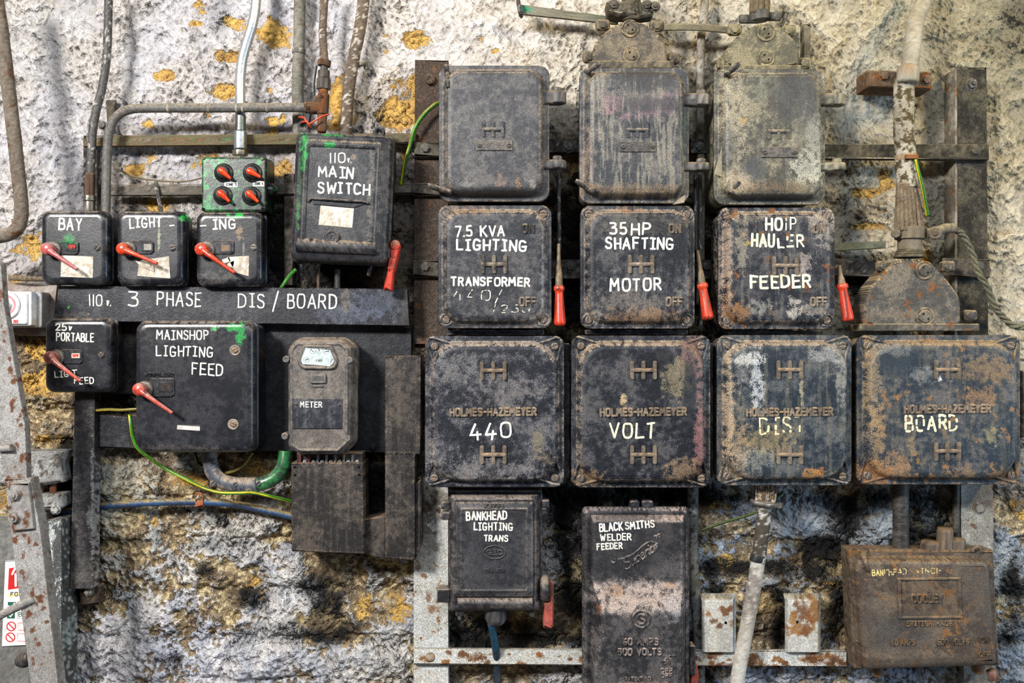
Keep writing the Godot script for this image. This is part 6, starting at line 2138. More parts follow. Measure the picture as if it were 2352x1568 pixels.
		var f := func(u: float, v: float) -> Vector3:
			var y := lerpf(1362.0, 1497.0, v)
			var z := 0.082
			if v < 0.13:
				z = 0.082 - 0.03 * pow((0.13 - v) / 0.13, 1.6)
			var w := 4.0 * (1.0 - smoothstep(0.0, 0.14, v))
			if u < 0.05 or u > 0.95:
				z -= 0.012
			return P(lerpf(x0 - w, x1 + w, u), y, z)
		sheet(mb, 30, 50, f, bs)
		part_fine(th, "tab", mb, M.rough, bs)
		mb = MB.new()
		plate(mb, x0 + 3, 1378, x1 - 3, 1497, 0.066, 0.079, bs, 0.001)
		part(th, "web", mb, M.rough)
		mb = MB.new()
		lathe(mb, P(1667 if q[2] == "left" else 1831, 1430 if q[2] == "left" else 1428, 0.0825), Vector3(0, 0, 1), [[0.0034, 0.0], [0.003, 0.0003], [0.0, 0.0003]], style({"base": K(20, 18, 16), "base2": K(26, 24, 22), "dn": 0.0, "da": 0.0, "gain": 1.0}), 14)
		part(th, "bolt_hole", mb, M.rough)
	strap("white_upright", "pale flaking steel upright below the BOARD box", "upright", [[2206, 1095], [2280, 1095], [2288, 1620], [2214, 1620]], 0.012, 0.040, style({"base": K(180, 178, 170), "base2": K(156, 154, 146), "rust": K(110, 84, 66), "ra": 0.08, "dn": 0.3, "gain": 1.1, "dust": K(130, 120, 104)}), [[2248, 1166, 0.011]])
	# top straps
	strap("green_strap", "sloping flat strap with flaking green paint at the top edge", "strap", [[1196, 10], [1420, 40], [1420, 56], [1196, 32]], 0.06, 0.068, style({"base": K(176, 170, 148), "base2": K(140, 136, 116), "dn": 0.25, "da": 0.9, "gain": 1.1, "zr": 0.06, "blobs": [[1212, 21, 12, 9, K(50, 150, 110), 0.95], [1375, 40, 24, 9, K(110, 128, 104), 0.9], [1310, 34, 10, 4, K(60, 70, 56), 0.8]]}))
	mb = MB.new()
	quad(mb, [[1186, 0], [1193, -4], [1202, 30], [1198, 34], [1192, 28]], 0.055, 0.085, black, 0.001)
	solo("bent_strap", "dark bent strap end on the sloping green strap", "strap", mb, M.rough)
	th = thing("steel_strap", "bowed dusty strap between the two domed cable boxes", "strap", P(1515, 55, 0.06))
	mb = MB.new()
	var f2 := func(u: float, v: float) -> Vector3:
		var x := lerpf(1512.0, 1690.0, u)
		return P(x, 55.0 + 8.0 * u - 5.0 * sin(u * PI) + 17.0 * v, 0.075 + 0.012 * sin(u * PI) - (0.004 if v < 0.06 or v > 0.94 else 0.0))
	sheet(mb, 30, 10, f2, style({"base": K(150, 140, 112), "base2": K(120, 112, 92), "dn": 0.4, "da": 0.9, "gain": 1.1, "dust": K(170, 158, 126)}))
	part(th, "bar", mb, M.rough)
	strap("steel_strap", "pale upright strap right of the olive domed cable box", "strap", [[1846, 54], [1862, 56], [1862, 160], [1846, 160]], 0.02, 0.05, style({"base": K(158, 150, 122), "base2": K(130, 124, 100), "dn": 0.4, "gain": 1.1}))
	# straps between upper boxes with bolts
	for q in [["the plain and the pink-marked boxes", 1262, 1334, 318, 350, [[1306, 338]]], ["the pink-marked and the flaking boxes", 1586, 1644, 318, 352, [[1606, 338]]], ["the 7.5 KVA and the 35 HP boxes", 1266, 1336, 596, 640, [[1310, 612]]], ["the 35 HP and the FEEDER boxes", 1594, 1652, 596, 640, [[1622, 612]]]]:
		strap("steel_strap", "dark strap with one bolt between " + q[0], "strap", [[q[1], q[3]], [q[2], q[3]], [q[2], q[4]], [q[1], q[4]]], 0.02, 0.046, black, [[q[5][0][0], q[5][0][1], 0.010]], "rough", "bolted straps between boxes")

func mbx_ring(th: Node3D, x: float, y: float, z: float, s: St) -> void:
	var mb := MB.new()
	lathe(mb, P(x, y, z), Vector3(0, 0, 1), [[0.013, 0.0], [0.013, 0.009], [0.011, 0.012], [0.006, 0.012], [0.005, 0.009], [0.0, 0.009]], s, 20)
	part(th, "bolt_ring", mb, M.rough)

func pipe(nm: String, label: String, cat: String, pts: Array, r_px: float, s: St, mat := "iron", lump := 0.0, group := "", segs := 18) -> Node3D:
	var th := thing(nm, label, cat, P(pts[0][0], pts[0][1], pts[0][2]), group)
	var mb := MB.new()
	tube(mb, path_px(pts, 0.005), L(r_px, pts[0][2]), s, segs, lump)
	part(th, "tube", mb, M[mat])
	return th

func collar(th: Node3D, nm: String, a: Array, b: Array, prof: Array, s: St, mat := "iron", hexed := false, lab := "") -> void:
	# turned fitting from pixel a to pixel b: profile [radius px, share of the length]
	var mb := MB.new()
	var A := P(a[0], a[1], a[2])
	var B := P(b[0], b[1], b[2])
	var ln := A.distance_to(B)
	var q := []
	for p in prof:
		q.append([L(p[0], a[2]), p[1] * ln])
	lathe(mb, A, B - A, q, s, 24, hexed)
	part(th, nm, mb, M[mat], lab)

const BAND := [[0.0, 0.0], [1.0, 0.0], [1.0, 1.0], [0.0, 1.0]]

func rings(r: float) -> Array:
	return [[0.0, 0.0], [r * 0.92, 0.0], [r, 0.08], [r, 0.92], [r * 0.92, 1.0], [0.0, 1.0]]

func earth(nm: String, label: String, pts: Array, r: float, group := "", g := Color(0.20, 0.48, 0.10), yv := Color(0.84, 0.76, 0.10)) -> void:
	var th := thing(nm, label, "cable", P(pts[0][0], pts[0][1], pts[0][2]), group)
	var pp := path_px(pts, 0.005)
	var mb := MB.new()
	tube(mb, pp, L(r, pts[0][2]), style({"base": g, "base2": g.darkened(0.25), "dust": K(150, 140, 90), "dn": 0.2, "da": 0.4, "gain": 1.25}), 10)
	part(th, "green_sheath", mb, M.gloss)
	var q := PackedVector3Array()
	for i in pp.size():
		var t := (pp[mini(i + 1, pp.size() - 1)] - pp[maxi(i - 1, 0)]).normalized()
		var side := t.cross(Vector3(0, 0, 1)).normalized()
		var a := 0.5 + 0.9 * sin(i * 0.05)
		q.append(pp[i] + (side * sin(a) + Vector3(0, 0, 1) * cos(a)) * L(r, pts[0][2]) * 0.42)
	mb = MB.new()
	tube(mb, q, L(r, pts[0][2]) * 0.66, style({"base": yv, "base2": yv.darkened(0.15), "dust": K(150, 140, 90), "dn": 0.15, "da": 0.2, "gain": 1.25}), 8)
	part(th, "yellow_stripe", mb, M.gloss)

func pipes() -> void:
	var dark := style({"base": K(78, 76, 74), "base2": K(56, 55, 55), "dust": K(150, 142, 130), "dn": 0.35, "da": 0.8, "chip": K(190, 186, 180), "ca": 0.03, "gain": 1.2})
	var grey := style({"base": K(122, 118, 108), "base2": K(92, 88, 82), "dust": K(166, 156, 138), "dn": 0.35, "da": 0.8, "chip": K(200, 196, 184), "ca": 0.04, "gain": 1.2})
	var rust := style({"base": K(98, 74, 56), "base2": K(74, 56, 46), "dust": K(140, 112, 84), "dn": 0.35, "da": 0.7, "rust": K(126, 74, 40), "ra": 0.1, "gain": 1.2})
	var brown := style({"base": K(122, 106, 90), "base2": K(96, 82, 70), "dust": K(160, 146, 126), "dn": 0.35, "da": 0.7, "chip": K(210, 204, 192), "ca": 0.03, "gain": 1.2})
	# far left bent pipe
	var th := pipe("bent_pipe", "rusty grey pipe curving in from the left edge, upper left", "pipe", [[-14, -40, 0.16], [2, 60, 0.16], [18, 190, 0.16], [31, 300, 0.16], [42, 400, 0.16], [49, 470, 0.16], [46, 512, 0.16], [26, 535, 0.16], [-10, 545, 0.16], [-60, 550, 0.16]], 15.5, style({"base": K(126, 116, 104), "base2": K(104, 92, 80), "rust": K(96, 66, 48), "ra": 0.06, "dust": K(160, 150, 134), "dn": 0.3, "gain": 1.2}), "rough", 0.0006)
	# black conduit to BAY
	th = pipe("black_conduit", "leftmost black conduit running down to the BAY switch box", "conduit", [[250, -30, 0.075], [248, 60, 0.075], [245, 130, 0.075], [236, 195, 0.075], [222, 250, 0.075], [213, 300, 0.078], [210, 350, 0.08], [207, 410, 0.08], [206, 470, 0.08]], 9.5, dark)
	collar(th, "rust_sleeve", [207, 398, 0.08], [206, 452, 0.08], rings(11.0), rust, "rough", false, "rust-brown sleeve")
	collar(th, "coupling", [206, 449, 0.08], [206, 462, 0.08], rings(14.5), grey, "zinc")
	collar(th, "coupling", [206, 462, 0.08], [206, 486, 0.08], rings(12.5), grey, "zinc")
	# grey conduit bend
	th = pipe("grey_conduit", "long grey conduit that bends over from the left boxes to a rusty tee", "conduit", [[243, 490, 0.085], [244, 420, 0.085], [246, 350, 0.085], [250, 305, 0.085], [262, 275, 0.085], [284, 256, 0.085], [315, 249, 0.085], [380, 248, 0.085], [480, 248, 0.085], [600, 247, 0.085], [720, 247, 0.085]], 10.5, style({"base": K(104, 102, 98), "base2": K(82, 80, 78), "dust": K(160, 148, 126), "dn": 0.35, "da": 0.9, "gain": 1.2}))
	for x in [387, 480, 544, 558, 614]:
		var w := style({"base": K(196, 188, 164), "base2": K(166, 158, 134), "dn": 0.2, "gain": 1.1})
		collar(th, "paint_band", [x - 2.5, 248, 0.085], [x + 2.5, 248, 0.085], rings(10.9), w, "rough", false, "cream paint band")
	# silver conduit
	var sil := style({"base": K(200, 206, 208), "base2": K(186, 192, 194), "dust": K(150, 150, 140), "dn": 0.03, "da": 0.2, "gain": 1.3})
	th = pipe("silver_conduit", "shiny silver conduit dropping to the green zone switch panel", "conduit", [[590, -40, 0.062], [587, 15, 0.062], [580, 55, 0.062], [568, 95, 0.060], [557, 135, 0.058], [552, 180, 0.056], [552, 240, 0.056], [552, 280, 0.062], [551, 350, 0.07]], 11.5, sil, "zinc")
	collar(th, "grey_sleeve", [553, 264, 0.066], [552, 304, 0.068], rings(12.0), style({"base": K(104, 112, 108), "base2": K(84, 90, 88), "dn": 0.2}), "zinc")
	collar(th, "coupling", [552, 301, 0.068], [552, 345, 0.07], rings(15.0), style({"base": K(160, 170, 178), "base2": K(140, 148, 156), "dn": 0.1}), "zinc")
	collar(th, "lock_nut", [551, 345, 0.07], [551, 358, 0.07], rings(17.0), style({"base": K(150, 146, 130), "base2": K(110, 104, 92), "dn": 0.3}), "zinc", true)
	# old whitewashed pipe
	th = pipe("whitewashed_pipe", "limewashed grey pipe just right of the silver conduit", "pipe", [[689, -30, 0.03], [688, 60, 0.03], [686, 130, 0.03], [684, 220, 0.028], [686, 300, 0.02], [690, 345, 0.012]], 13.5, style({"base": K(160, 156, 142), "base2": K(128, 124, 112), "dust": K(186, 180, 166), "dn": 0.4, "gain": 1.15, "chip": K(110, 100, 84), "ca": 0.08}), "rough", 0.0008)
	collar(th, "band", [687, 112, 0.03], [686, 124, 0.03], rings(15.5), grey, "rough")
	# brown cable into the tee
	th = pipe("brown_cable", "brown armoured cable ending in a black gland above the rusty tee", "cable", [[747, -30, 0.07], [744, 20, 0.07], [741, 70, 0.07], [743, 110, 0.07], [747, 150, 0.075]], 9.0, brown, "rough")
	th = thing("pipe_tee", "rusty tee fitting with black hexagon gland above the main switch", "pipe fitting", P(742, 145, 0.08))
	var blk := style({"base": K(58, 54, 50), "base2": K(78, 70, 62), "dn": 0.35, "gain": 1.2})
	collar(th, "gland_cap", [746, 138, 0.078], [744, 152, 0.078], rings(15.0), rust, "rough")
	collar(th, "gland_neck", [745, 150, 0.08], [744, 166, 0.08], rings(8.5), blk)
	collar(th, "gland_body", [744, 162, 0.08], [744, 180, 0.08], rings(13.5), blk)
	collar(th, "hex_nut", [744, 180, 0.08], [743, 206, 0.08], rings(15.5), blk, "iron", true)
	collar(th, "tee_pipe", [743, 204, 0.082], [739, 304, 0.085], rings(11.0), rust, "rough")
	collar(th, "tee_body", [743, 216, 0.082], [741, 264, 0.084], rings(13.5), rust, "rough")
	collar(th, "tee_branch", [742, 247, 0.084], [706, 247, 0.085], rings(13.5), rust, "rough")
	var mb := MB.new()
	quad(mb, [[722, 218], [742, 220], [742, 258], [712, 258], [712, 238]], 0.074, 0.094, rust, 0.004)
	cyl(mb, P(706, 247, 0.085), P(700, 247, 0.085), L(13, 0.085), rust, 0.001)
	part(th, "tee_web", mb, M.rough)
	for q in [[738, 221, 0.0975], [707, 247, 0.099]]:
		mb = MB.new()
		screw(mb, P(q[0], q[1], q[2]), 0.004, rust)
		part(th, "screw", mb, M.rough)
	# brown pipe
	th = pipe("brown_pipe", "brown paint-splashed pipe slanting down right of the rusty tee", "pipe", [[838, -30, 0.05], [832, 30, 0.05], [823, 85, 0.05], [811, 140, 0.05], [803, 190, 0.05], [798, 240, 0.05], [795, 300, 0.045], [795, 330, 0.04]], 14.0, brown, "rough", 0.0004)
	mb = MB.new()
	tube(mb, path_px([[816, 150, 0.04], [828, 148, 0.045], [838, 144, 0.04], [842, 158, 0.03]], 0.004), 0.006, grey, 10)
	part(th, "saddle_clip", mb, M.rough)
	# stub cable under the main switch
	for q in [[775, 618, 665, 7.0, "dark pipe stub", "main switch and the long board"], [731, 612, 665, 3.5, "thin rusty rod", "main switch and the long board"]]:
		pipe("pipe_stub", q[4] + " between the " + q[5], "pipe", [[q[0], q[1], 0.085], [q[0], q[2], 0.085]], q[3], blk if q[3] > 5 else rust)
	# pale pipe between the two upper right boxes
	th = pipe("pale_pipe", "thin pale painted pipe between the two domed cable boxes", "pipe", [[1621, -30, 0.045], [1617, 30, 0.045], [1610, 100, 0.042], [1608, 200, 0.04], [1610, 330, 0.035], [1610, 470, 0.03], [1608, 700, 0.03]], 9.5, style({"base": K(190, 184, 172), "base2": K(160, 152, 136), "dust": K(150, 138, 112), "dn": 0.35, "gain": 1.15, "chip": K(110, 100, 80), "ca": 0.04}), "rough", 0.0004)
	# operating rods behind the boxes
	for q in [[1283, 390, 575, "left of the pink-marked box column"], [1597, 400, 575, "left of the flaking box column"], [1608, 400, 760, "behind the middle red handle"]]:
		pipe("operating_rod", "thin dark vertical rod " + q[3], "rod", [[q[0], q[1], 0.10], [q[0] + 2, q[2], 0.10]], 4.5, dark, "iron", 0.0, "operating rods between box columns")
	# lower middle pipe
	th = pipe("grey_pipe", "old grey pipe behind the right edge of the BLACKSMITHS switch", "pipe", [[1592, 1090, 0.034], [1591, 1180, 0.034], [1590, 1260, 0.034], [1594, 1330, 0.034], [1601, 1400, 0.034], [1606, 1470, 0.032], [1606, 1620, 0.032]], 13.0, style({"base": K(150, 154, 152), "base2": K(116, 114, 110), "dust": K(120, 110, 96), "dn": 0.35, "chip": K(60, 54, 50), "ca": 0.14, "gain": 1.15}), "rough", 0.0008)
	# cable with white paint, below DIST
	th = pipe("white_cable", "thick white-painted cable with a black tape band below the DIST box", "cable", [[1757, 1150, 0.115], [1754, 1190, 0.115], [1748, 1240, 0.115], [1741, 1290, 0.115], [1731, 1350, 0.115], [1717, 1430, 0.115], [1704, 1500, 0.115], [1694, 1560, 0.115], [1686, 1620, 0.115]], 16.5, style({"base": K(232, 228, 220), "base2": K(206, 200, 190), "film": K(176, 166, 154), "dust": K(140, 126, 112), "dn": 0.25, "gain": 1.15, "zr": 0.12, "blobs": [[1748, 1228, 34, 46, K(84, 76, 66), 1.1], [1750, 1250, 34, 26, K(84, 76, 66), 1.1], [1728, 1345, 14, 40, K(120, 108, 98), 0.7], [1710, 1370, 9, 50, K(120, 108, 98), 0.6], [1726, 1400, 6, 30, K(130, 118, 106), 0.6]]}), "rough")
	collar(th, "tape_band", [1742, 1272, 0.115], [1738, 1290, 0.115], rings(17.6), style({"base": K(34, 38, 42), "base2": K(44, 48, 52), "dn": 0.1}), "gloss", false, "black tape band")
	th = thing("cable_gland", "frayed cable gland with a flat ring under the DIST box", "cable gland", P(1757, 1118, 0.11))
	collar(th, "ring", [1761, 1151, 0.11], [1760, 1160, 0.11], rings(38.0), dark)
	for i in 9:
		mb = MB.new()
		var x := 1738.0 + i * 5.4
		tube(mb, path_px([[x - 2 + 6 * (i / 8.0 - 0.5), 1112, 0.12], [x, 1135, 0.128 - absf(i - 4) * 0.002], [x - 3 + 4 * (0.5 - i / 8.0), 1158, 0.125]], 0.006), 0.0035, style({"base": K(120, 104, 84), "base2": K(90, 60, 40), "chip": K(200, 190, 170), "ca": 0.15, "gain": 1.2}), 8)
		part(th, "armour_strand", mb, M.rough)
	# pipe below BOARD
	pipe("black_pipe", "black vertical pipe from the BOARD box to the rusted switch", "pipe", [[2069, 1095, 0.08], [2069, 1180, 0.08], [2069, 1262, 0.08]], 18.0, style({"base": K(48, 46, 44), "base2": K(66, 62, 58), "dust": K(100, 90, 76), "dn": 0.3, "gain": 1.2}))
	pipe("black_pipe", "thin dark pipe just left of the pale flaking upright", "pipe", [[2196, 1095, 0.04], [2196, 1240, 0.04]], 8.0, style({"base": K(56, 52, 46), "base2": K(72, 66, 56), "dn": 0.3, "gain": 1.2}))
	# blue cable low left
	var blue := style({"base": K(52, 84, 128), "base2": K(44, 64, 96), "dust": K(176, 146, 90), "dn": 0.1, "da": 1.0, "gain": 1.2})
	th = pipe("blue_cable", "dusty blue cable sagging along the wall, lower left", "cable", [[-60, 1186, 0.02], [0, 1187, 0.02], [30, 1186, 0.02], [90, 1182, 0.02], [150, 1174, 0.018], [200, 1167, 0.016], [226, 1163, 0.018], [262, 1160, 0.034], [330, 1155, 0.045], [450, 1152, 0.045], [540, 1158, 0.045], [620, 1174, 0.045], [690, 1190, 0.045]], 8.0, blue, "iron")
	mb = MB.new()
	var cl := style({"base": K(196, 110, 72), "base2": K(170, 92, 60), "dn": 0.2, "gain": 1.2})
	quad(mb, [[449, 1146], [466, 1146], [467, 1165], [447, 1165]], 0.03, 0.056, cl, 0.001)
	var hk := []
	for i in 7:
		hk.append(P(457 + 8 * cos(PI * i / 6), 1140 - 8 * sin(PI * i / 6), 0.05))
	tube(mb, path(hk, 0.004), 0.0028, cl, 8)
	solo("cable_clip", "small orange clip holding the dusty blue cable", "cable clip", mb, M.rough)
	pipe("blue_cable", "dark blue cable hanging from the BANKHEAD LIGHTING switch", "cable", [[1128, 1432, 0.095], [1134, 1460, 0.09], [1139, 1490, 0.08], [1142, 1530, 0.045], [1146, 1620, 0.04]], 9.0, style({"base": K(24, 66, 88), "base2": K(40, 46, 56), "dust": K(90, 90, 90), "dn": 0.2, "gain": 1.2}), "iron")
	# earth wires
	earth("earth_wire", "green and yellow earth wire curving beside the plain top left box", [[1020, 234, 0.05], [1000, 240, 0.06], [975, 262, 0.06], [953, 295, 0.06], [942, 335, 0.055], [930, 375, 0.05], [921, 425, 0.04]], 4.5)
	earth("earth_wire", "green and yellow earth wire looping under the main shop lighting box", [[298, 952, 0.085], [301, 975, 0.09], [306, 1005, 0.09], [318, 1030, 0.09], [345, 1052, 0.085], [380, 1076, 0.08], [430, 1101, 0.09], [470, 1121, 0.108], [505, 1131, 0.112], [545, 1132, 0.114], [580, 1131, 0.112], [620, 1139, 0.10], [675, 1152, 0.07]], 4.0)
	earth("earth_wire", "short yellow wire running into the left side of the main shop lighting box", [[221, 942, 0.07], [250, 940, 0.075], [280, 941, 0.08], [325, 938, 0.08]], 3.2, "", K(120, 110, 40), K(190, 170, 60))
	earth("earth_wire", "short yellow wire rising to the right below the main shop lighting box", [[515, 1086, 0.06], [540, 1080, 0.065], [560, 1066, 0.07], [580, 1040, 0.08]], 3.2, "", K(120, 110, 40), K(190, 170, 60))
	earth("earth_wire", "green wire below the left corner of the 110v main switch", [[640, 668, 0.06], [650, 654, 0.062], [664, 634, 0.064], [680, 618, 0.07]], 4.0, "", K(60, 130, 50), K(70, 140, 50))
	earth("earth_wire", "green and yellow earth wire hanging beside the frayed white cable", [[2103, 366, 0.146], [2109, 392, 0.144], [2118, 425, 0.14], [2124, 455, 0.135], [2131, 495, 0.12]], 4.2)
	earth("earth_wire", "thin green wire slanting behind the thick white-painted cable", [[1590, 1224, 0.04], [1660, 1200, 0.04], [1740, 1174, 0.045], [1800, 1128, 0.05]], 3.2, "", K(64, 84, 40), K(70, 90, 44))
	# small wires
	for q in [["thin brown wire sagging between the conduits and the green panel", [[262, 382, 0.03], [290, 398, 0.035], [330, 411, 0.035], [390, 417, 0.035], [430, 416, 0.035], [470, 407, 0.04]], 2.0, K(130, 116, 92)], ["dark thin wire below the main shop lighting box", [[449, 1040, 0.07], [456, 1062, 0.065], [470, 1072, 0.06]], 2.2, K(50, 48, 44)], ["thin wire hanging left of the brown cable gland", [[728, 150, 0.05], [722, 190, 0.05], [722, 230, 0.045], [714, 262, 0.04], [710, 290, 0.04]], 2.0, K(60, 66, 56)]]:
		mb = MB.new()
		tube(mb, path_px(q[1], 0.006), L(q[2], 0.04), style({"base": q[3], "base2": q[3].darkened(0.2), "dn": 0.2, "gain": 1.2}), 8)
		solo("thin_wire", q[0], "wire", mb, M.rough)
	mb = MB.new()
	tube(mb, path_px([[358, 418, 0.045], [361, 440, 0.05], [366, 462, 0.055], [371, 490, 0.06]], 0.006), L(4.8, 0.04), dark, 12)
	solo("cable_stub", "short grey cable stub above the LIGHT switch box", "cable", mb, M.rough)
	var redw := style({"base": K(226, 62, 36), "base2": K(200, 52, 30), "dn": 0.1, "gain": 1.25})
	th = thing("red_wire", "twisted loose red wire on top of the 110v main switch", "wire", P(700, 280, 0.1))
	for q in [[[686, 269, 0.10], [697, 270, 0.105], [704, 278, 0.108], [711, 284, 0.108], [728, 274, 0.11], [742, 266, 0.11], [757, 262, 0.105]], [[694, 281, 0.10], [702, 279, 0.107], [709, 285, 0.11], [713, 293, 0.10]]]:
		mb = MB.new()
		tube(mb, path_px(q, 0.004), L(2.2, 0.1), redw, 10)
		part(th, "strand", mb, M.gloss)

func odds() -> void:
	var dark := iron({"base": K(60, 58, 60), "base2": K(84, 80, 78)})
	# trunking and tin cover
	var ts := style({"base": K(32, 30, 31), "base2": K(56, 52, 50), "film": K(104, 94, 86), "dust": K(140, 118, 98), "dn": 0.34, "da": 0.9, "edge": 0.4, "rust": K(120, 90, 70), "ra": 0.0, "sa": 0.18, "streak": K(140, 130, 120), "zr": 0.12, "gain": 1.2})
	var th := thing("cable_trunking", "tall dusty metal trunking left of the 440 box", "trunking", P(883, 1280, 0.05))
	var mb := MB.new()
	quad(mb, [[884, 818], [968, 816], [966, 1045], [955, 1046], [954, 1286], [870, 1284], [884, 1190]], 0.052, 0.128, ts, 0.002, 0.004)
	var mb2 := MB.new()
	quad(mb2, [[884, 818], [968, 816], [966, 1043], [884, 1043]], 0.052, 0.128, ts, 0.002, 0.004)
	quad(mb2, [[884, 1042], [954, 1042], [953, 1286], [884, 1284]], 0.052, 0.1279, ts, 0.002, 0.004)
	part_fine(th, "duct", mb2, M.iron, ts)
	mb = MB.new()
	quad(mb, [[954, 1110], [967, 1100], [967, 1250], [954, 1286]], 0.052, 0.116, ts, 0.002)
	part(th, "side_lip", mb, M.iron)
	mb = MB.new()
	quad(mb, [[836, 1192], [886, 1184], [886, 1284], [868, 1284], [836, 1268]], 0.050, 0.110, ts, 0.003)
	part(th, "branch", mb, M.iron)
	th = thing("tin_cover", "square dusty sheet-metal cover box below the electricity meter", "cover", P(668, 1270, 0.05))
	mb = MB.new()
	quad(mb, [[668, 1063], [834, 1061], [836, 1272], [670, 1266]], 0.05, 0.135, ts, 0.002, 0.004)
	part_fine(th, "box", mb, M.iron, ts)
	mb = MB.new()
	for q in [[677, 1073], [678, 1091], [824, 1072], [825, 1090]]:
		lathe(mb, P(q[0], q[1], 0.1352), Vector3(0, 0, 1), [[0.0032, 0.0], [0.003, 0.0003], [0.0, 0.0003]], style({"base": K(14, 13, 12), "base2": K(18, 16, 15), "dn": 0.0, "da": 0.0, "gain": 1.0}), 12)
	part(th, "punched_hole", mb, M.rough)
	# curved cable duct below MAINSHOP
	th = thing("cable_elbow", "curved cast duct joining the main shop box and the tin cover, half green", "duct", P(560, 1110, 0.06))
	var bl := iron({"base": K(74, 78, 88), "base2": K(96, 98, 106), "dn": 0.25})
	var gs := style({"base": K(40, 120, 62), "base2": K(52, 130, 74), "dust": K(120, 116, 100), "dn": 0.25, "da": 0.5, "chip": K(58, 60, 62), "ca": 0.16, "gain": 1.2})
	mb = MB.new()
	tube(mb, path_px([[484, 1030, 0.085], [482, 1055, 0.085], [488, 1082, 0.085], [506, 1102, 0.085], [532, 1111, 0.085], [565, 1113, 0.085]], 0.004), 0.0175, bl, 18)
	part(th, "left_elbow", mb, M.iron)
	mb = MB.new()
	tube(mb, path_px([[588, 1113, 0.085], [618, 1104, 0.085], [640, 1088, 0.085], [652, 1066, 0.085], [656, 1036, 0.08]], 0.004), 0.0170, gs, 18)
	part(th, "right_elbow", mb, M.gloss, "green painted elbow")
	mb = MB.new()
	tube(mb, path_px([[560, 1113, 0.085], [575, 1114, 0.085], [592, 1112, 0.085]], 0.004), 0.0185, bl, 18)
	part(th, "coupling", mb, M.iron)
	for q in [[487, 1058], [490, 1110], [541, 1112], [594, 1110], [572, 1128]]:
		mb = MB.new()
		screw(mb, P(q[0], q[1], 0.101), 0.0065, bl, 0.8)
		cyl(mb, P(q[0], q[1], 0.08), P(q[0], q[1], 0.1005), 0.0085, bl, 0.002)
		part(th, "screw", mb, M.steel)
	# right dome
	dome("large dusty domed cable box above the BOARD box", [[1986, 752], [1986, 692], [2000, 658], [2048, 606], [2080, 592], [2128, 596], [2160, 620], [2204, 676], [2208, 700], [2208, 752]], [[2123, 621, 22], [2124, 727, 22]], [[2028, 612], [2176, 612], [1994, 730], [2226, 724]], 1976, 2250, 746, iron({"base": K(64, 62, 58), "base2": K(92, 84, 72), "dust": K(160, 140, 108), "dn": 0.42, "zr": 0.145, "ra": 0.02}), 0.066)
	# clamp and split cap over the top centre dome
	var cs := style({"base": K(84, 78, 64), "base2": K(62, 58, 50), "dust": K(150, 136, 104), "dn": 0.5, "da": 0.9, "gain": 1.2})
	th = thing("cable_clamp", "greasy bolted cable clamp at the top edge above the pink-marked box", "cable clamp", P(1445, 20, 0.09))
	mb = MB.new()
	quad(mb, [[1393, 4], [1460, 0], [1464, 34], [1420, 36], [1396, 28]], 0.075, 0.125, cs, 0.006)
	part(th, "jaw", mb, M.rough)
	mb = MB.new()
	quad(mb, [[1466, 2], [1500, 4], [1500, 36], [1470, 40]], 0.075, 0.12, cs, 0.006)
	part(th, "jaw", mb, M.rough)
	mb = MB.new()
	tube(mb, path_px([[1449, -40, 0.1], [1450, 5, 0.1], [1450, 50, 0.1]], 0.005), 0.022, cs, 18, 0.002)
	part(th, "cable_end", mb, M.rough)
	for q in [[1410, 12], [1486, 12], [1504, 16]]:
		bolt_part(th, q[0], q[1], 0.122, 0.0095, cs, 0.009, 0.006)
	th = thing("cable_clamp", "dark band clamp on the stranded cable above the olive domed box", "cable clamp", P(1745, 40, 0.09))
	var dk := style({"base": K(54, 54, 54), "base2": K(76, 72, 66), "dust": K(130, 120, 96), "dn": 0.35, "da": 0.9, "gain": 1.2})
	collar(th, "band", [1746, 48, 0.10], [1744, 26, 0.10], rings(23.0), dk)
	for q in [[1708, 44], [1784, 38]]:
		mb = MB.new()
		box(mb, P(lerpf(q[0], 1745, 0.25), q[1], 0.10), Vector3(0.04, 0.020, 0.012), dk, Basis(), 0.003)
		cyl(mb, P(q[0], q[1], 0.085), P(q[0], q[1], 0.122), 0.0105, dk, 0.003)
		part(th, "bolt_ear", mb, M.iron)
	mb = MB.new()
	tube(mb, path_px([[1806, 32, 0.10], [1800, 50, 0.10], [1794, 60, 0.10]], 0.004), 0.004, dk, 8)
	part(th, "hook", mb, M.iron)
	th = thing("stranded_cable", "frayed brown stranded cable rising above the dark band clamp", "cable", P(1745, 25, 0.1))
	for i in 9:
		mb = MB.new()
		var a := i * TAU / 9.0
		var x := 1744.0 + 17.0 * cos(a)
		tube(mb, path_px([[x, 30, 0.10 + 0.016 * sin(a)], [x + 1, 0, 0.10 + 0.016 * sin(a)], [1744 + 14 * cos(a + 0.6), -40, 0.10 + 0.013 * sin(a + 0.6)]], 0.006), 0.0072, style({"base": K(130, 114, 88), "base2": K(100, 86, 64), "dust": K(170, 156, 126), "dn": 0.4, "gain": 1.15}), 9, 0.0006)
		part(th, "strand", mb, M.rough)
	# right: painted cable, block, clamps
	th = thing("timber_block", "rusty-faced cleat block clamped on the white pipe, upper right", "cleat", P(2050, 200, 0.02))
	var tb := style({"base": K(110, 86, 66), "base2": K(80, 64, 50), "rust": K(140, 78, 36), "ra": 0.2, "dust": K(160, 146, 112), "dn": 0.4, "da": 0.9, "gain": 1.2})
	mb = MB.new()
	quad(mb, [[1992, 160], [2140, 164], [2140, 205], [1992, 200]], 0.02, 0.096, tb, 0.004)
	part(th, "block", mb, M.rough)
	bolt_part(th, 2030, 175, 0.096, 0.010, tb, 0.008)
	bolt_part(th, 2128, 184, 0.096, 0.010, tb, 0.008)
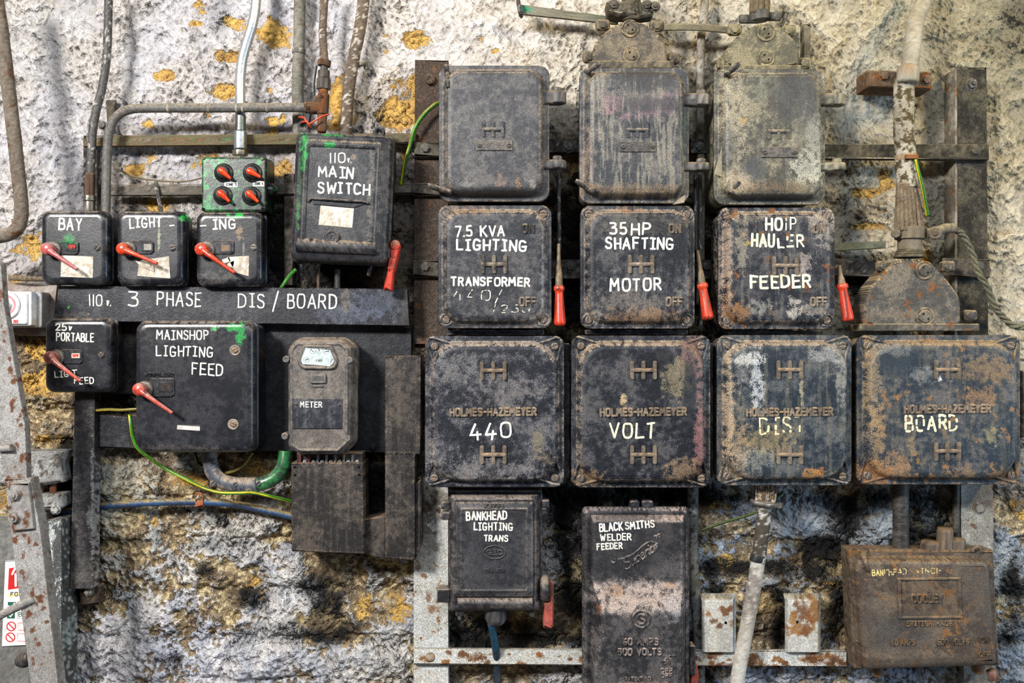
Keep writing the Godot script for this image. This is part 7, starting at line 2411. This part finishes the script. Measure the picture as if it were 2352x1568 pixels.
	th = thing("white_pipe", "fat white pipe sleeve rising to the top edge, upper right", "pipe", P(2095, 180, 0.11))
	var wp := style({"base": K(206, 200, 182), "base2": K(182, 176, 156), "dust": K(176, 160, 124), "dn": 0.25, "gain": 1.12, "zr": 0.13, "blobs": [[2070, 160, 16, 16, K(190, 130, 80), 0.6]]})
	mb = MB.new()
	tube(mb, path_px([[2086, 190, 0.13], [2091, 140, 0.125], [2097, 90, 0.115], [2104, 45, 0.10], [2122, 5, 0.085], [2140, -40, 0.07]], 0.006), 0.0195, wp, 20)
	part(th, "sleeve", mb, M.rough)
	collar(th, "rim", [2087, 150, 0.13], [2084, 192, 0.13], [[0.0, 0.0], [18.0, 0.0], [25.0, 0.2], [25.0, 0.8], [22.0, 1.0], [0.0, 1.0]], wp, "rough")
	th = thing("peeling_cable", "thick cable with peeling white paint and frayed fibres at its foot", "cable", P(2080, 300, 0.11))
	var pcb := style({"base": K(212, 206, 188), "base2": K(190, 182, 162), "dust": K(140, 126, 96), "dn": 0.2, "chip": K(78, 66, 42), "ca": 0.34, "gain": 1.12})
	mb = MB.new()
	tube(mb, path_px([[2077, 180, 0.115], [2076, 250, 0.115], [2078, 330, 0.115], [2082, 400, 0.115], [2084, 432, 0.115]], 0.0022), 0.0235, pcb, 44, 0.002)
	part(th, "painted_sheath", mb, M.rough)
	for i in 17:
		mb = MB.new()
		var a := i * TAU / 17.0
		var fx := cos(a)
		var fz := sin(a)
		tube(mb, path_px([[2083 + 19 * fx, 420, 0.115 + 0.018 * fz], [2086 + 24 * fx, 465, 0.115 + 0.022 * fz], [2089 + 29 * fx + rng.randf_range(-3, 3), 530, 0.115 + 0.026 * fz]], 0.006), 0.0058, style({"base": K(150, 132, 108), "base2": K(110, 92, 72), "dust": K(180, 166, 138), "dn": 0.4, "gain": 1.15}), 8, 0.0005)
		part(th, "jute_strand", mb, M.rough)
	collar(th, "tie_band", [2080, 354, 0.116], [2081, 368, 0.116], rings(24.0), style({"base": K(170, 150, 120), "base2": K(130, 96, 64), "dn": 0.3}), "rough")
	mb = MB.new()
	box(mb, P(2094, 360, 0.142), Vector3(0.03, 0.010, 0.008), style({"base": K(130, 80, 46), "base2": K(104, 66, 42), "dn": 0.3}))
	part(th, "band_screw", mb, M.rough)
	th = thing("pipe_clamp", "dusty ring clamp with earthing lug under the frayed cable", "cable clamp", P(2090, 540, 0.11))
	var pcm := style({"base": K(140, 128, 106), "base2": K(108, 98, 84), "dust": K(170, 154, 122), "dn": 0.4, "da": 0.9, "gain": 1.15})
	collar(th, "band", [2090, 522, 0.115], [2090, 550, 0.115], rings(34.0), pcm, "rough")
	collar(th, "neck", [2090, 548, 0.115], [2089, 575, 0.115], rings(27.0), pcm, "rough")
	for i in 3:
		collar(th, "thread_ring", [2089, 574 + i * 6, 0.115], [2089, 580 + i * 6, 0.115], rings(29.0 + i * 3), cs, "rough")
	mb = MB.new()
	tube(mb, path_px([[2128, 536, 0.13], [2150, 532, 0.13], [2172, 524, 0.125], [2192, 524, 0.12]], 0.004), 0.0115, pcm, 14)
	cyl(mb, P(2148, 535, 0.125), P(2148, 535, 0.152), 0.0155, pcm, 0.004)
	part(th, "earth_lug", mb, M.rough)
	mb = MB.new()
	cyl(mb, P(2148, 535, 0.150), P(2148, 535, 0.156), 0.006, tb, 0.001)
	part(th, "lug_screw", mb, M.rough)
	mb = MB.new()
	cyl(mb, P(2057, 536, 0.118), P(2057, 536, 0.142), 0.011, pcm, 0.003)
	part(th, "clamp_bolt", mb, M.rough)
	# braided earth cable at far right
	th = thing("braided_cable", "braided grey earth cable running to the right edge", "cable", P(2190, 525, 0.12))
	var bp := path_px([[2190, 525, 0.12], [2212, 540, 0.115], [2232, 580, 0.11], [2244, 620, 0.11], [2268, 660, 0.105], [2282, 700, 0.10], [2300, 724, 0.09], [2330, 748, 0.08], [2380, 752, 0.07]], 0.004)
	for k in 3:
		mb = MB.new()
		var q := PackedVector3Array()
		for i in bp.size():
			var t := (bp[mini(i + 1, bp.size() - 1)] - bp[maxi(i - 1, 0)]).normalized()
			var u := t.cross(Vector3(0, 0, 1)).normalized()
			var a := i * 0.28 + k * TAU / 3.0
			q.append(bp[i] + (u * cos(a) + Vector3(0, 0, 1) * sin(a)) * 0.0042)
		tube(mb, q, 0.0042, style({"base": K(120, 118, 96), "base2": K(88, 88, 74), "dust": K(150, 142, 116), "dn": 0.35, "gain": 1.15}), 8)
		part(th, "strand", mb, M.rough)
	# edge casting beside BOARD
	mb = MB.new()
	quad(mb, [[2346, 850], [2372, 856], [2376, 1000], [2348, 1004]], 0.05, 0.13, dark, 0.004)
	solo("end_casting", "sliver of dark casting at the right edge beside the BOARD box", "casting", mb, M.iron)
	# ---------------- far left: ladder, timer switch, sign, boards
	var lad := style({"base": K(168, 166, 164), "base2": K(136, 132, 130), "film": K(150, 148, 144), "rust": K(104, 64, 44), "ra": 0.08, "dust": K(176, 170, 162), "dn": 0.3, "da": 0.8, "gain": 1.15})
	lad.zr = 0.29
	lad.ra = 0.03
	for i in 60:
		var ly := rng.randf_range(620, 1560)
		var lx := lerpf(-10, 30, (ly - 620) / 480.0) if ly < 1100 else lerpf(15, 80, (ly - 1100) / 460.0)
		var rr_ := rng.randf_range(2.0, 6.0)
		lad.blobs = lad.blobs + [[lx + rng.randf_range(0, 56), ly, rr_, rr_ * rng.randf_range(0.8, 2.2), K(120, 66, 40), 1.1]]
	th = thing("steel_ladder", "rust-spotted grey steel ladder leg leaning at the left edge", "ladder", P(60, 1100, 0.2))
	mb = MB.new()
	quad(mb, [[-60, 560], [2, 605], [9, 700], [58, 980], [62, 1104], [12, 1104], [-60, 700]], 0.26, 0.2825, lad, 0.003, 0.005)
	part(th, "upper_leg", mb, M.rough)
	mb = MB.new()
	quad(mb, [[-60, 560], [2, 605], [9, 700], [58, 980], [62, 1104], [12, 1104], [-60, 700]], 0.2824, 0.285, lad, 0.001, 0.005)
	part_fine(th, "upper_leg_face", mb, M.rough, lad)
	mb = MB.new()
	quad(mb, [[10, 1100], [70, 1098], [92, 1215], [137, 1600], [74, 1600], [24, 1215]], 0.26, 0.2975, lad, 0.003, 0.005)
	part(th, "lower_leg", mb, M.rough)
	mb = MB.new()
	quad(mb, [[10, 1100], [70, 1098], [92, 1215], [137, 1600], [74, 1600], [24, 1215]], 0.2974, 0.300, lad, 0.001, 0.005)
	part_fine(th, "lower_leg_face", mb, M.rough, lad)
	for q in [[[20, 1108], [66, 1108], [78, 1215], [32, 1220]]]:
		mb = MB.new()
		quad(mb, q, 0.298, 0.308, lad, 0.002)
		part(th, "joint_plate", mb, M.rough)
	for q in [[35, 1136], [34, 1188]]:
		bolt_part(th, q[0], q[1], 0.308, 0.0105, lad, 0.010, 0.004)
	mb = MB.new()
	tube(mb, path_px([[-60, 1440, 0.30], [10, 1408, 0.30], [78, 1374, 0.30]], 0.006), L(9.5, 0.3), lad, 14)
	part(th, "rung", mb, M.rough)
	mb = MB.new()
	tube(mb, path_px([[-60, 1036, 0.28], [-10, 1032, 0.285], [28, 1028, 0.295]], 0.006), L(8.0, 0.3), lad, 14)
	part(th, "rung", mb, M.rough)
	mb = MB.new()
	tube(mb, path_px([[38, 1520, 0.24], [52, 1516, 0.24], [70, 1512, 0.25]], 0.005), L(16.0, 0.24), style({"base": K(50, 50, 54), "base2": K(66, 66, 70), "dn": 0.2}), 16, 0.0, -1.0, [0.6, 1.0, 1.1, 0.9, 0.8])
	part(th, "rubber_knob", mb, M.rough, "dark rubber knob")
	# pale wooden board with the timer
	strap("mounting_board", "pale wooden mounting board behind the white timer switch", "board", [[-40, 648], [132, 652], [120, 772], [-40, 768]], 0.012, 0.032, style({"base": K(196, 186, 178), "base2": K(170, 152, 142), "dust": K(150, 126, 104), "dn": 0.3, "sa": 0.1, "streak": K(140, 112, 96), "gain": 1.12}))
	mb = MB.new()
	tube(mb, path_px([[22, 638, 0.05], [60, 640, 0.055], [105, 640, 0.05]], 0.005), 0.006, style({"base": K(110, 96, 76), "base2": K(86, 74, 60), "dn": 0.4}), 12)
	solo("rod_stub", "short rusty rod above the white timer switch", "rod", mb, M.rough)
	th = thing("timer_switch", "white plastic timer switch with a dial, cut by the left edge", "timer switch", P(50, 710, 0.05))
	var wpl := style({"base": K(222, 222, 222), "base2": K(210, 210, 212), "dust": K(180, 172, 164), "dn": 0.1, "da": 0.3, "gain": 1.0})
	var gpl := style({"base": K(150, 148, 148), "base2": K(160, 158, 158), "dn": 0.1, "da": 0.3, "gain": 1.0})
	mb = MB.new()
	plate(mb, -30, 670, 96, 752, 0.033, 0.075, gpl, 0.004, 0.002)
	part(th, "back_box", mb, M.plastic)
	mb = MB.new()
	plate(mb, -30, 669, 72, 748, 0.074, 0.100, wpl, 0.004, 0.003)
	part(th, "body", mb, M.plastic)
	mb = MB.new()
	plate(mb, -30, 673, 62, 744, 0.099, 0.106, wpl, 0.004, 0.002)
	var fc := part(th, "front_cover", mb, M.plastic)
	mb = MB.new()
	lathe(mb, P(14, 700, 0.106), Vector3(0, 0, 1), [[0.034, 0.0], [0.034, 0.004], [0.032, 0.006], [0.027, 0.006], [0.026, 0.005], [0.015, 0.005], [0.014, 0.012], [0.012, 0.014], [0.0, 0.014]], style({"base": K(206, 204, 206), "base2": K(196, 196, 200), "dn": 0.1, "da": 0.2, "gain": 1.0}), 32)
	var dl := part(th, "dial", mb, M.plastic)
	mb = MB.new()
	var rg := PackedVector2Array()
	for i in 25:
		rg.append(Vector2(14 + 20 * cos(TAU * i / 24), 700 + 20 * sin(TAU * i / 24)))
	ribbon(mb, rg, 5.0, 0.111, 0.0004, style({"base": K(206, 130, 136), "base2": K(196, 120, 128), "dn": 0.1, "da": 0.0, "gain": 1.0}))
	part(dl, "dial_scale", mb, M.plastic, "pink dial scale")
	mb = MB.new()
	letters(mb, "IN3", 31.0, 741.0, 41.0, 741.0, 6.0, 1.6, 0.106, 0.0003, style({"base": K(206, 52, 52), "base2": K(196, 46, 46), "dn": 0.0, "da": 0.0, "gain": 1.0}), 0.0)
	part(fc, "printed_mark", mb, M.paper)
	# white clamp blocks
	var wb := style({"base": K(206, 208, 208), "base2": K(180, 182, 180), "dust": K(130, 120, 108), "dn": 0.25, "da": 0.2, "chip": K(90, 80, 70), "ca": 0.08, "gain": 1.12})
	th = thing("clamp_block", "pair of white-painted clamp blocks with rusty bolts behind the ladder leg", "clamp", P(110, 1100, 0.03))
	mb = MB.new()
	quad(mb, [[-20, 1036], [146, 1036], [136, 1070], [142, 1108], [74, 1120], [-20, 1116]], 0.04, 0.095, wb, 0.008)
	part(th, "upper_block", mb, M.crust)
	mb = MB.new()
	quad(mb, [[60, 1136], [140, 1134], [141, 1164], [126, 1174], [60, 1172]], 0.04, 0.095, wb, 0.008)
	part(th, "lower_block", mb, M.crust)
	for x in [92, 122]:
		mb = MB.new()
		cyl(mb, P(x, 1100, 0.07), P(x, 1145, 0.07), 0.008, style({"base": K(130, 74, 46), "base2": K(104, 62, 44), "dn": 0.2, "gain": 1.2}), 0.001)
		part(th, "bolt", mb, M.rough, "rust-brown bolt")
	mb = MB.new()
	hexbolt(mb, P(128, 1170, 0.095), 0.009, wb)
	part(th, "nut", mb, M.rough)
	mb = MB.new()
	plate(mb, 88, 1172, 106, 1200, 0.03, 0.08, dark, 0.002)
	part(th, "packing_piece", mb, M.rough)
	# grey post and panel behind ladder
	strap("wooden_post", "dark grey post with peeling white paint behind the ladder", "post", [[92, 1200], [140, 1192], [141, 1300], [141, 1620], [112, 1620], [106, 1300]], 0.03, 0.12, style({"base": K(88, 92, 94), "base2": K(70, 72, 74), "dust": K(120, 116, 108), "dn": 0.25, "da": 0.6, "zr": 0.12, "gain": 1.2, "chip": K(200, 204, 204), "ca": 0.14, "blobs": [[117, 1300, 5, 110, K(200, 206, 206), 0.9], [112, 1330, 8, 60, K(196, 200, 200), 0.8], [148, 1520, 4, 90, K(196, 200, 206), 0.8], [134, 1460, 12, 30, K(170, 186, 190), 0.7]]}))
	strap("timber_board", "weathered pale grey timber panel behind the safety sign", "board", [[-60, 1196], [88, 1196], [88, 1620], [-60, 1620]], 0.02, 0.09, style({"base": K(150, 150, 146), "base2": K(126, 126, 124), "dust": K(160, 154, 140), "dn": 0.3, "sa": 0.35, "streak": K(110, 108, 104), "gain": 1.12}))
	th = thing("safety_sign", "white and red fire extinguisher safety sign behind the ladder leg", "sign", P(30, 1380, 0.09))
	mb = MB.new()
	var sw := style({"base": K(226, 226, 226), "base2": K(216, 216, 216), "dn": 0.05, "da": 0.0, "gain": 1.0})
	quad(mb, [[12, 1287], [96, 1284], [92, 1482], [4, 1484]], 0.0905, 0.0935, sw, 0.0005)
	part(th, "board", mb, M.paper)
	var z := 0.0935
	var rdc := style({"base": K(200, 34, 40), "base2": K(190, 30, 36), "dn": 0.0, "da": 0.0, "gain": 1.0})
	mb = MB.new()
	quad(mb, [[21, 1297], [84, 1295], [82, 1353], [18, 1354]], z - 0.0005, z + 0.0003, rdc, 0.0001, 0.01)
	part(th, "red_field", mb, M.paper)
	mb = MB.new()
	for q in [[[28, 1318], [34, 1306], [44, 1304], [50, 1308]], [[36, 1318], [36, 1345]], [[44, 1316], [44, 1346]]]:
		var pl := PackedVector2Array()
		for p in q:
			pl.append(Vector2(p[0], p[1]))
		ribbon(mb, pl, 5.0, z + 0.0003, 0.0003, sw)
	part(th, "extinguisher_symbol", mb, M.paper)
	mb = MB.new()
	quad(mb, [[19, 1357], [84, 1356], [84, 1370], [18, 1371]], z - 0.0005, z + 0.0003, style({"base": K(222, 204, 150), "base2": K(216, 198, 140), "dn": 0.0, "da": 0.0, "gain": 1.0}), 0.0001, 0.01)
	letters(mb, "FOAM", 25.0, 1368.0, 62.0, 1368.0, 8.0, 1.6, z + 0.0003, 0.0002, style({"base": K(50, 50, 50), "base2": K(60, 60, 60), "dn": 0.0, "da": 0.0, "gain": 1.0}), 0.0)
	part(th, "title_band", mb, M.paper)
	mb = MB.new()
	var grn := style({"base": K(30, 86, 72), "base2": K(26, 80, 66), "dn": 0.0, "da": 0.0, "gain": 1.0})
	for q in [[18, 1382, 36, 1400], [16, 1402, 34, 1420]]:
		quad(mb, [[q[0], q[1]], [q[2], q[1]], [q[2], q[3]], [q[0], q[3]]], z - 0.0005, z + 0.0003, grn, 0.0001, 0.01)
	for q in [[[20, 1391], [25, 1396], [33, 1385]], [[19, 1411], [24, 1416], [31, 1406]]]:
		var pl := PackedVector2Array()
		for p in q:
			pl.append(Vector2(p[0], p[1]))
		ribbon(mb, pl, 3.0, z + 0.0003, 0.0003, sw)
	part(th, "green_tick_field", mb, M.paper)
	mb = MB.new()
	for q in [[26, 1438], [24, 1463]]:
		var r0 := PackedVector2Array()
		for i in 21:
			r0.append(Vector2(q[0] + 10 * cos(TAU * i / 20), q[1] + 10 * sin(TAU * i / 20)))
		ribbon(mb, r0, 2.4, z, 0.0004, rdc)
		ribbon(mb, PackedVector2Array([Vector2(q[0] - 7, q[1] - 7), Vector2(q[0], q[1]), Vector2(q[0] + 7, q[1] + 7)]), 2.4, z, 0.0004, rdc)
	part(th, "prohibition_ring", mb, M.paper)
	mb = MB.new()
	for q in [[40, 1382, "A", 1399], [40, 1402, "B", 1419], [42, 1430, "", 0], [40, 1455, "", 0]]:
		var r0 := PackedVector2Array([Vector2(q[0], q[1]), Vector2(q[0] + 40, q[1]), Vector2(q[0] + 40, q[1] + 17), Vector2(q[0], q[1] + 17), Vector2(q[0], q[1])])
		ribbon(mb, r0, 1.0, z, 0.0002, rdc if q[2] == "" else grn)
		if q[2] != "":
			letters(mb, q[2], q[0] + 3.0, q[3] - 4.0, q[0] + 10.0, q[3] - 4.0, 9.0, 1.4, z, 0.0002, grn, 0.0)
	part(th, "panel_outline", mb, M.paper)
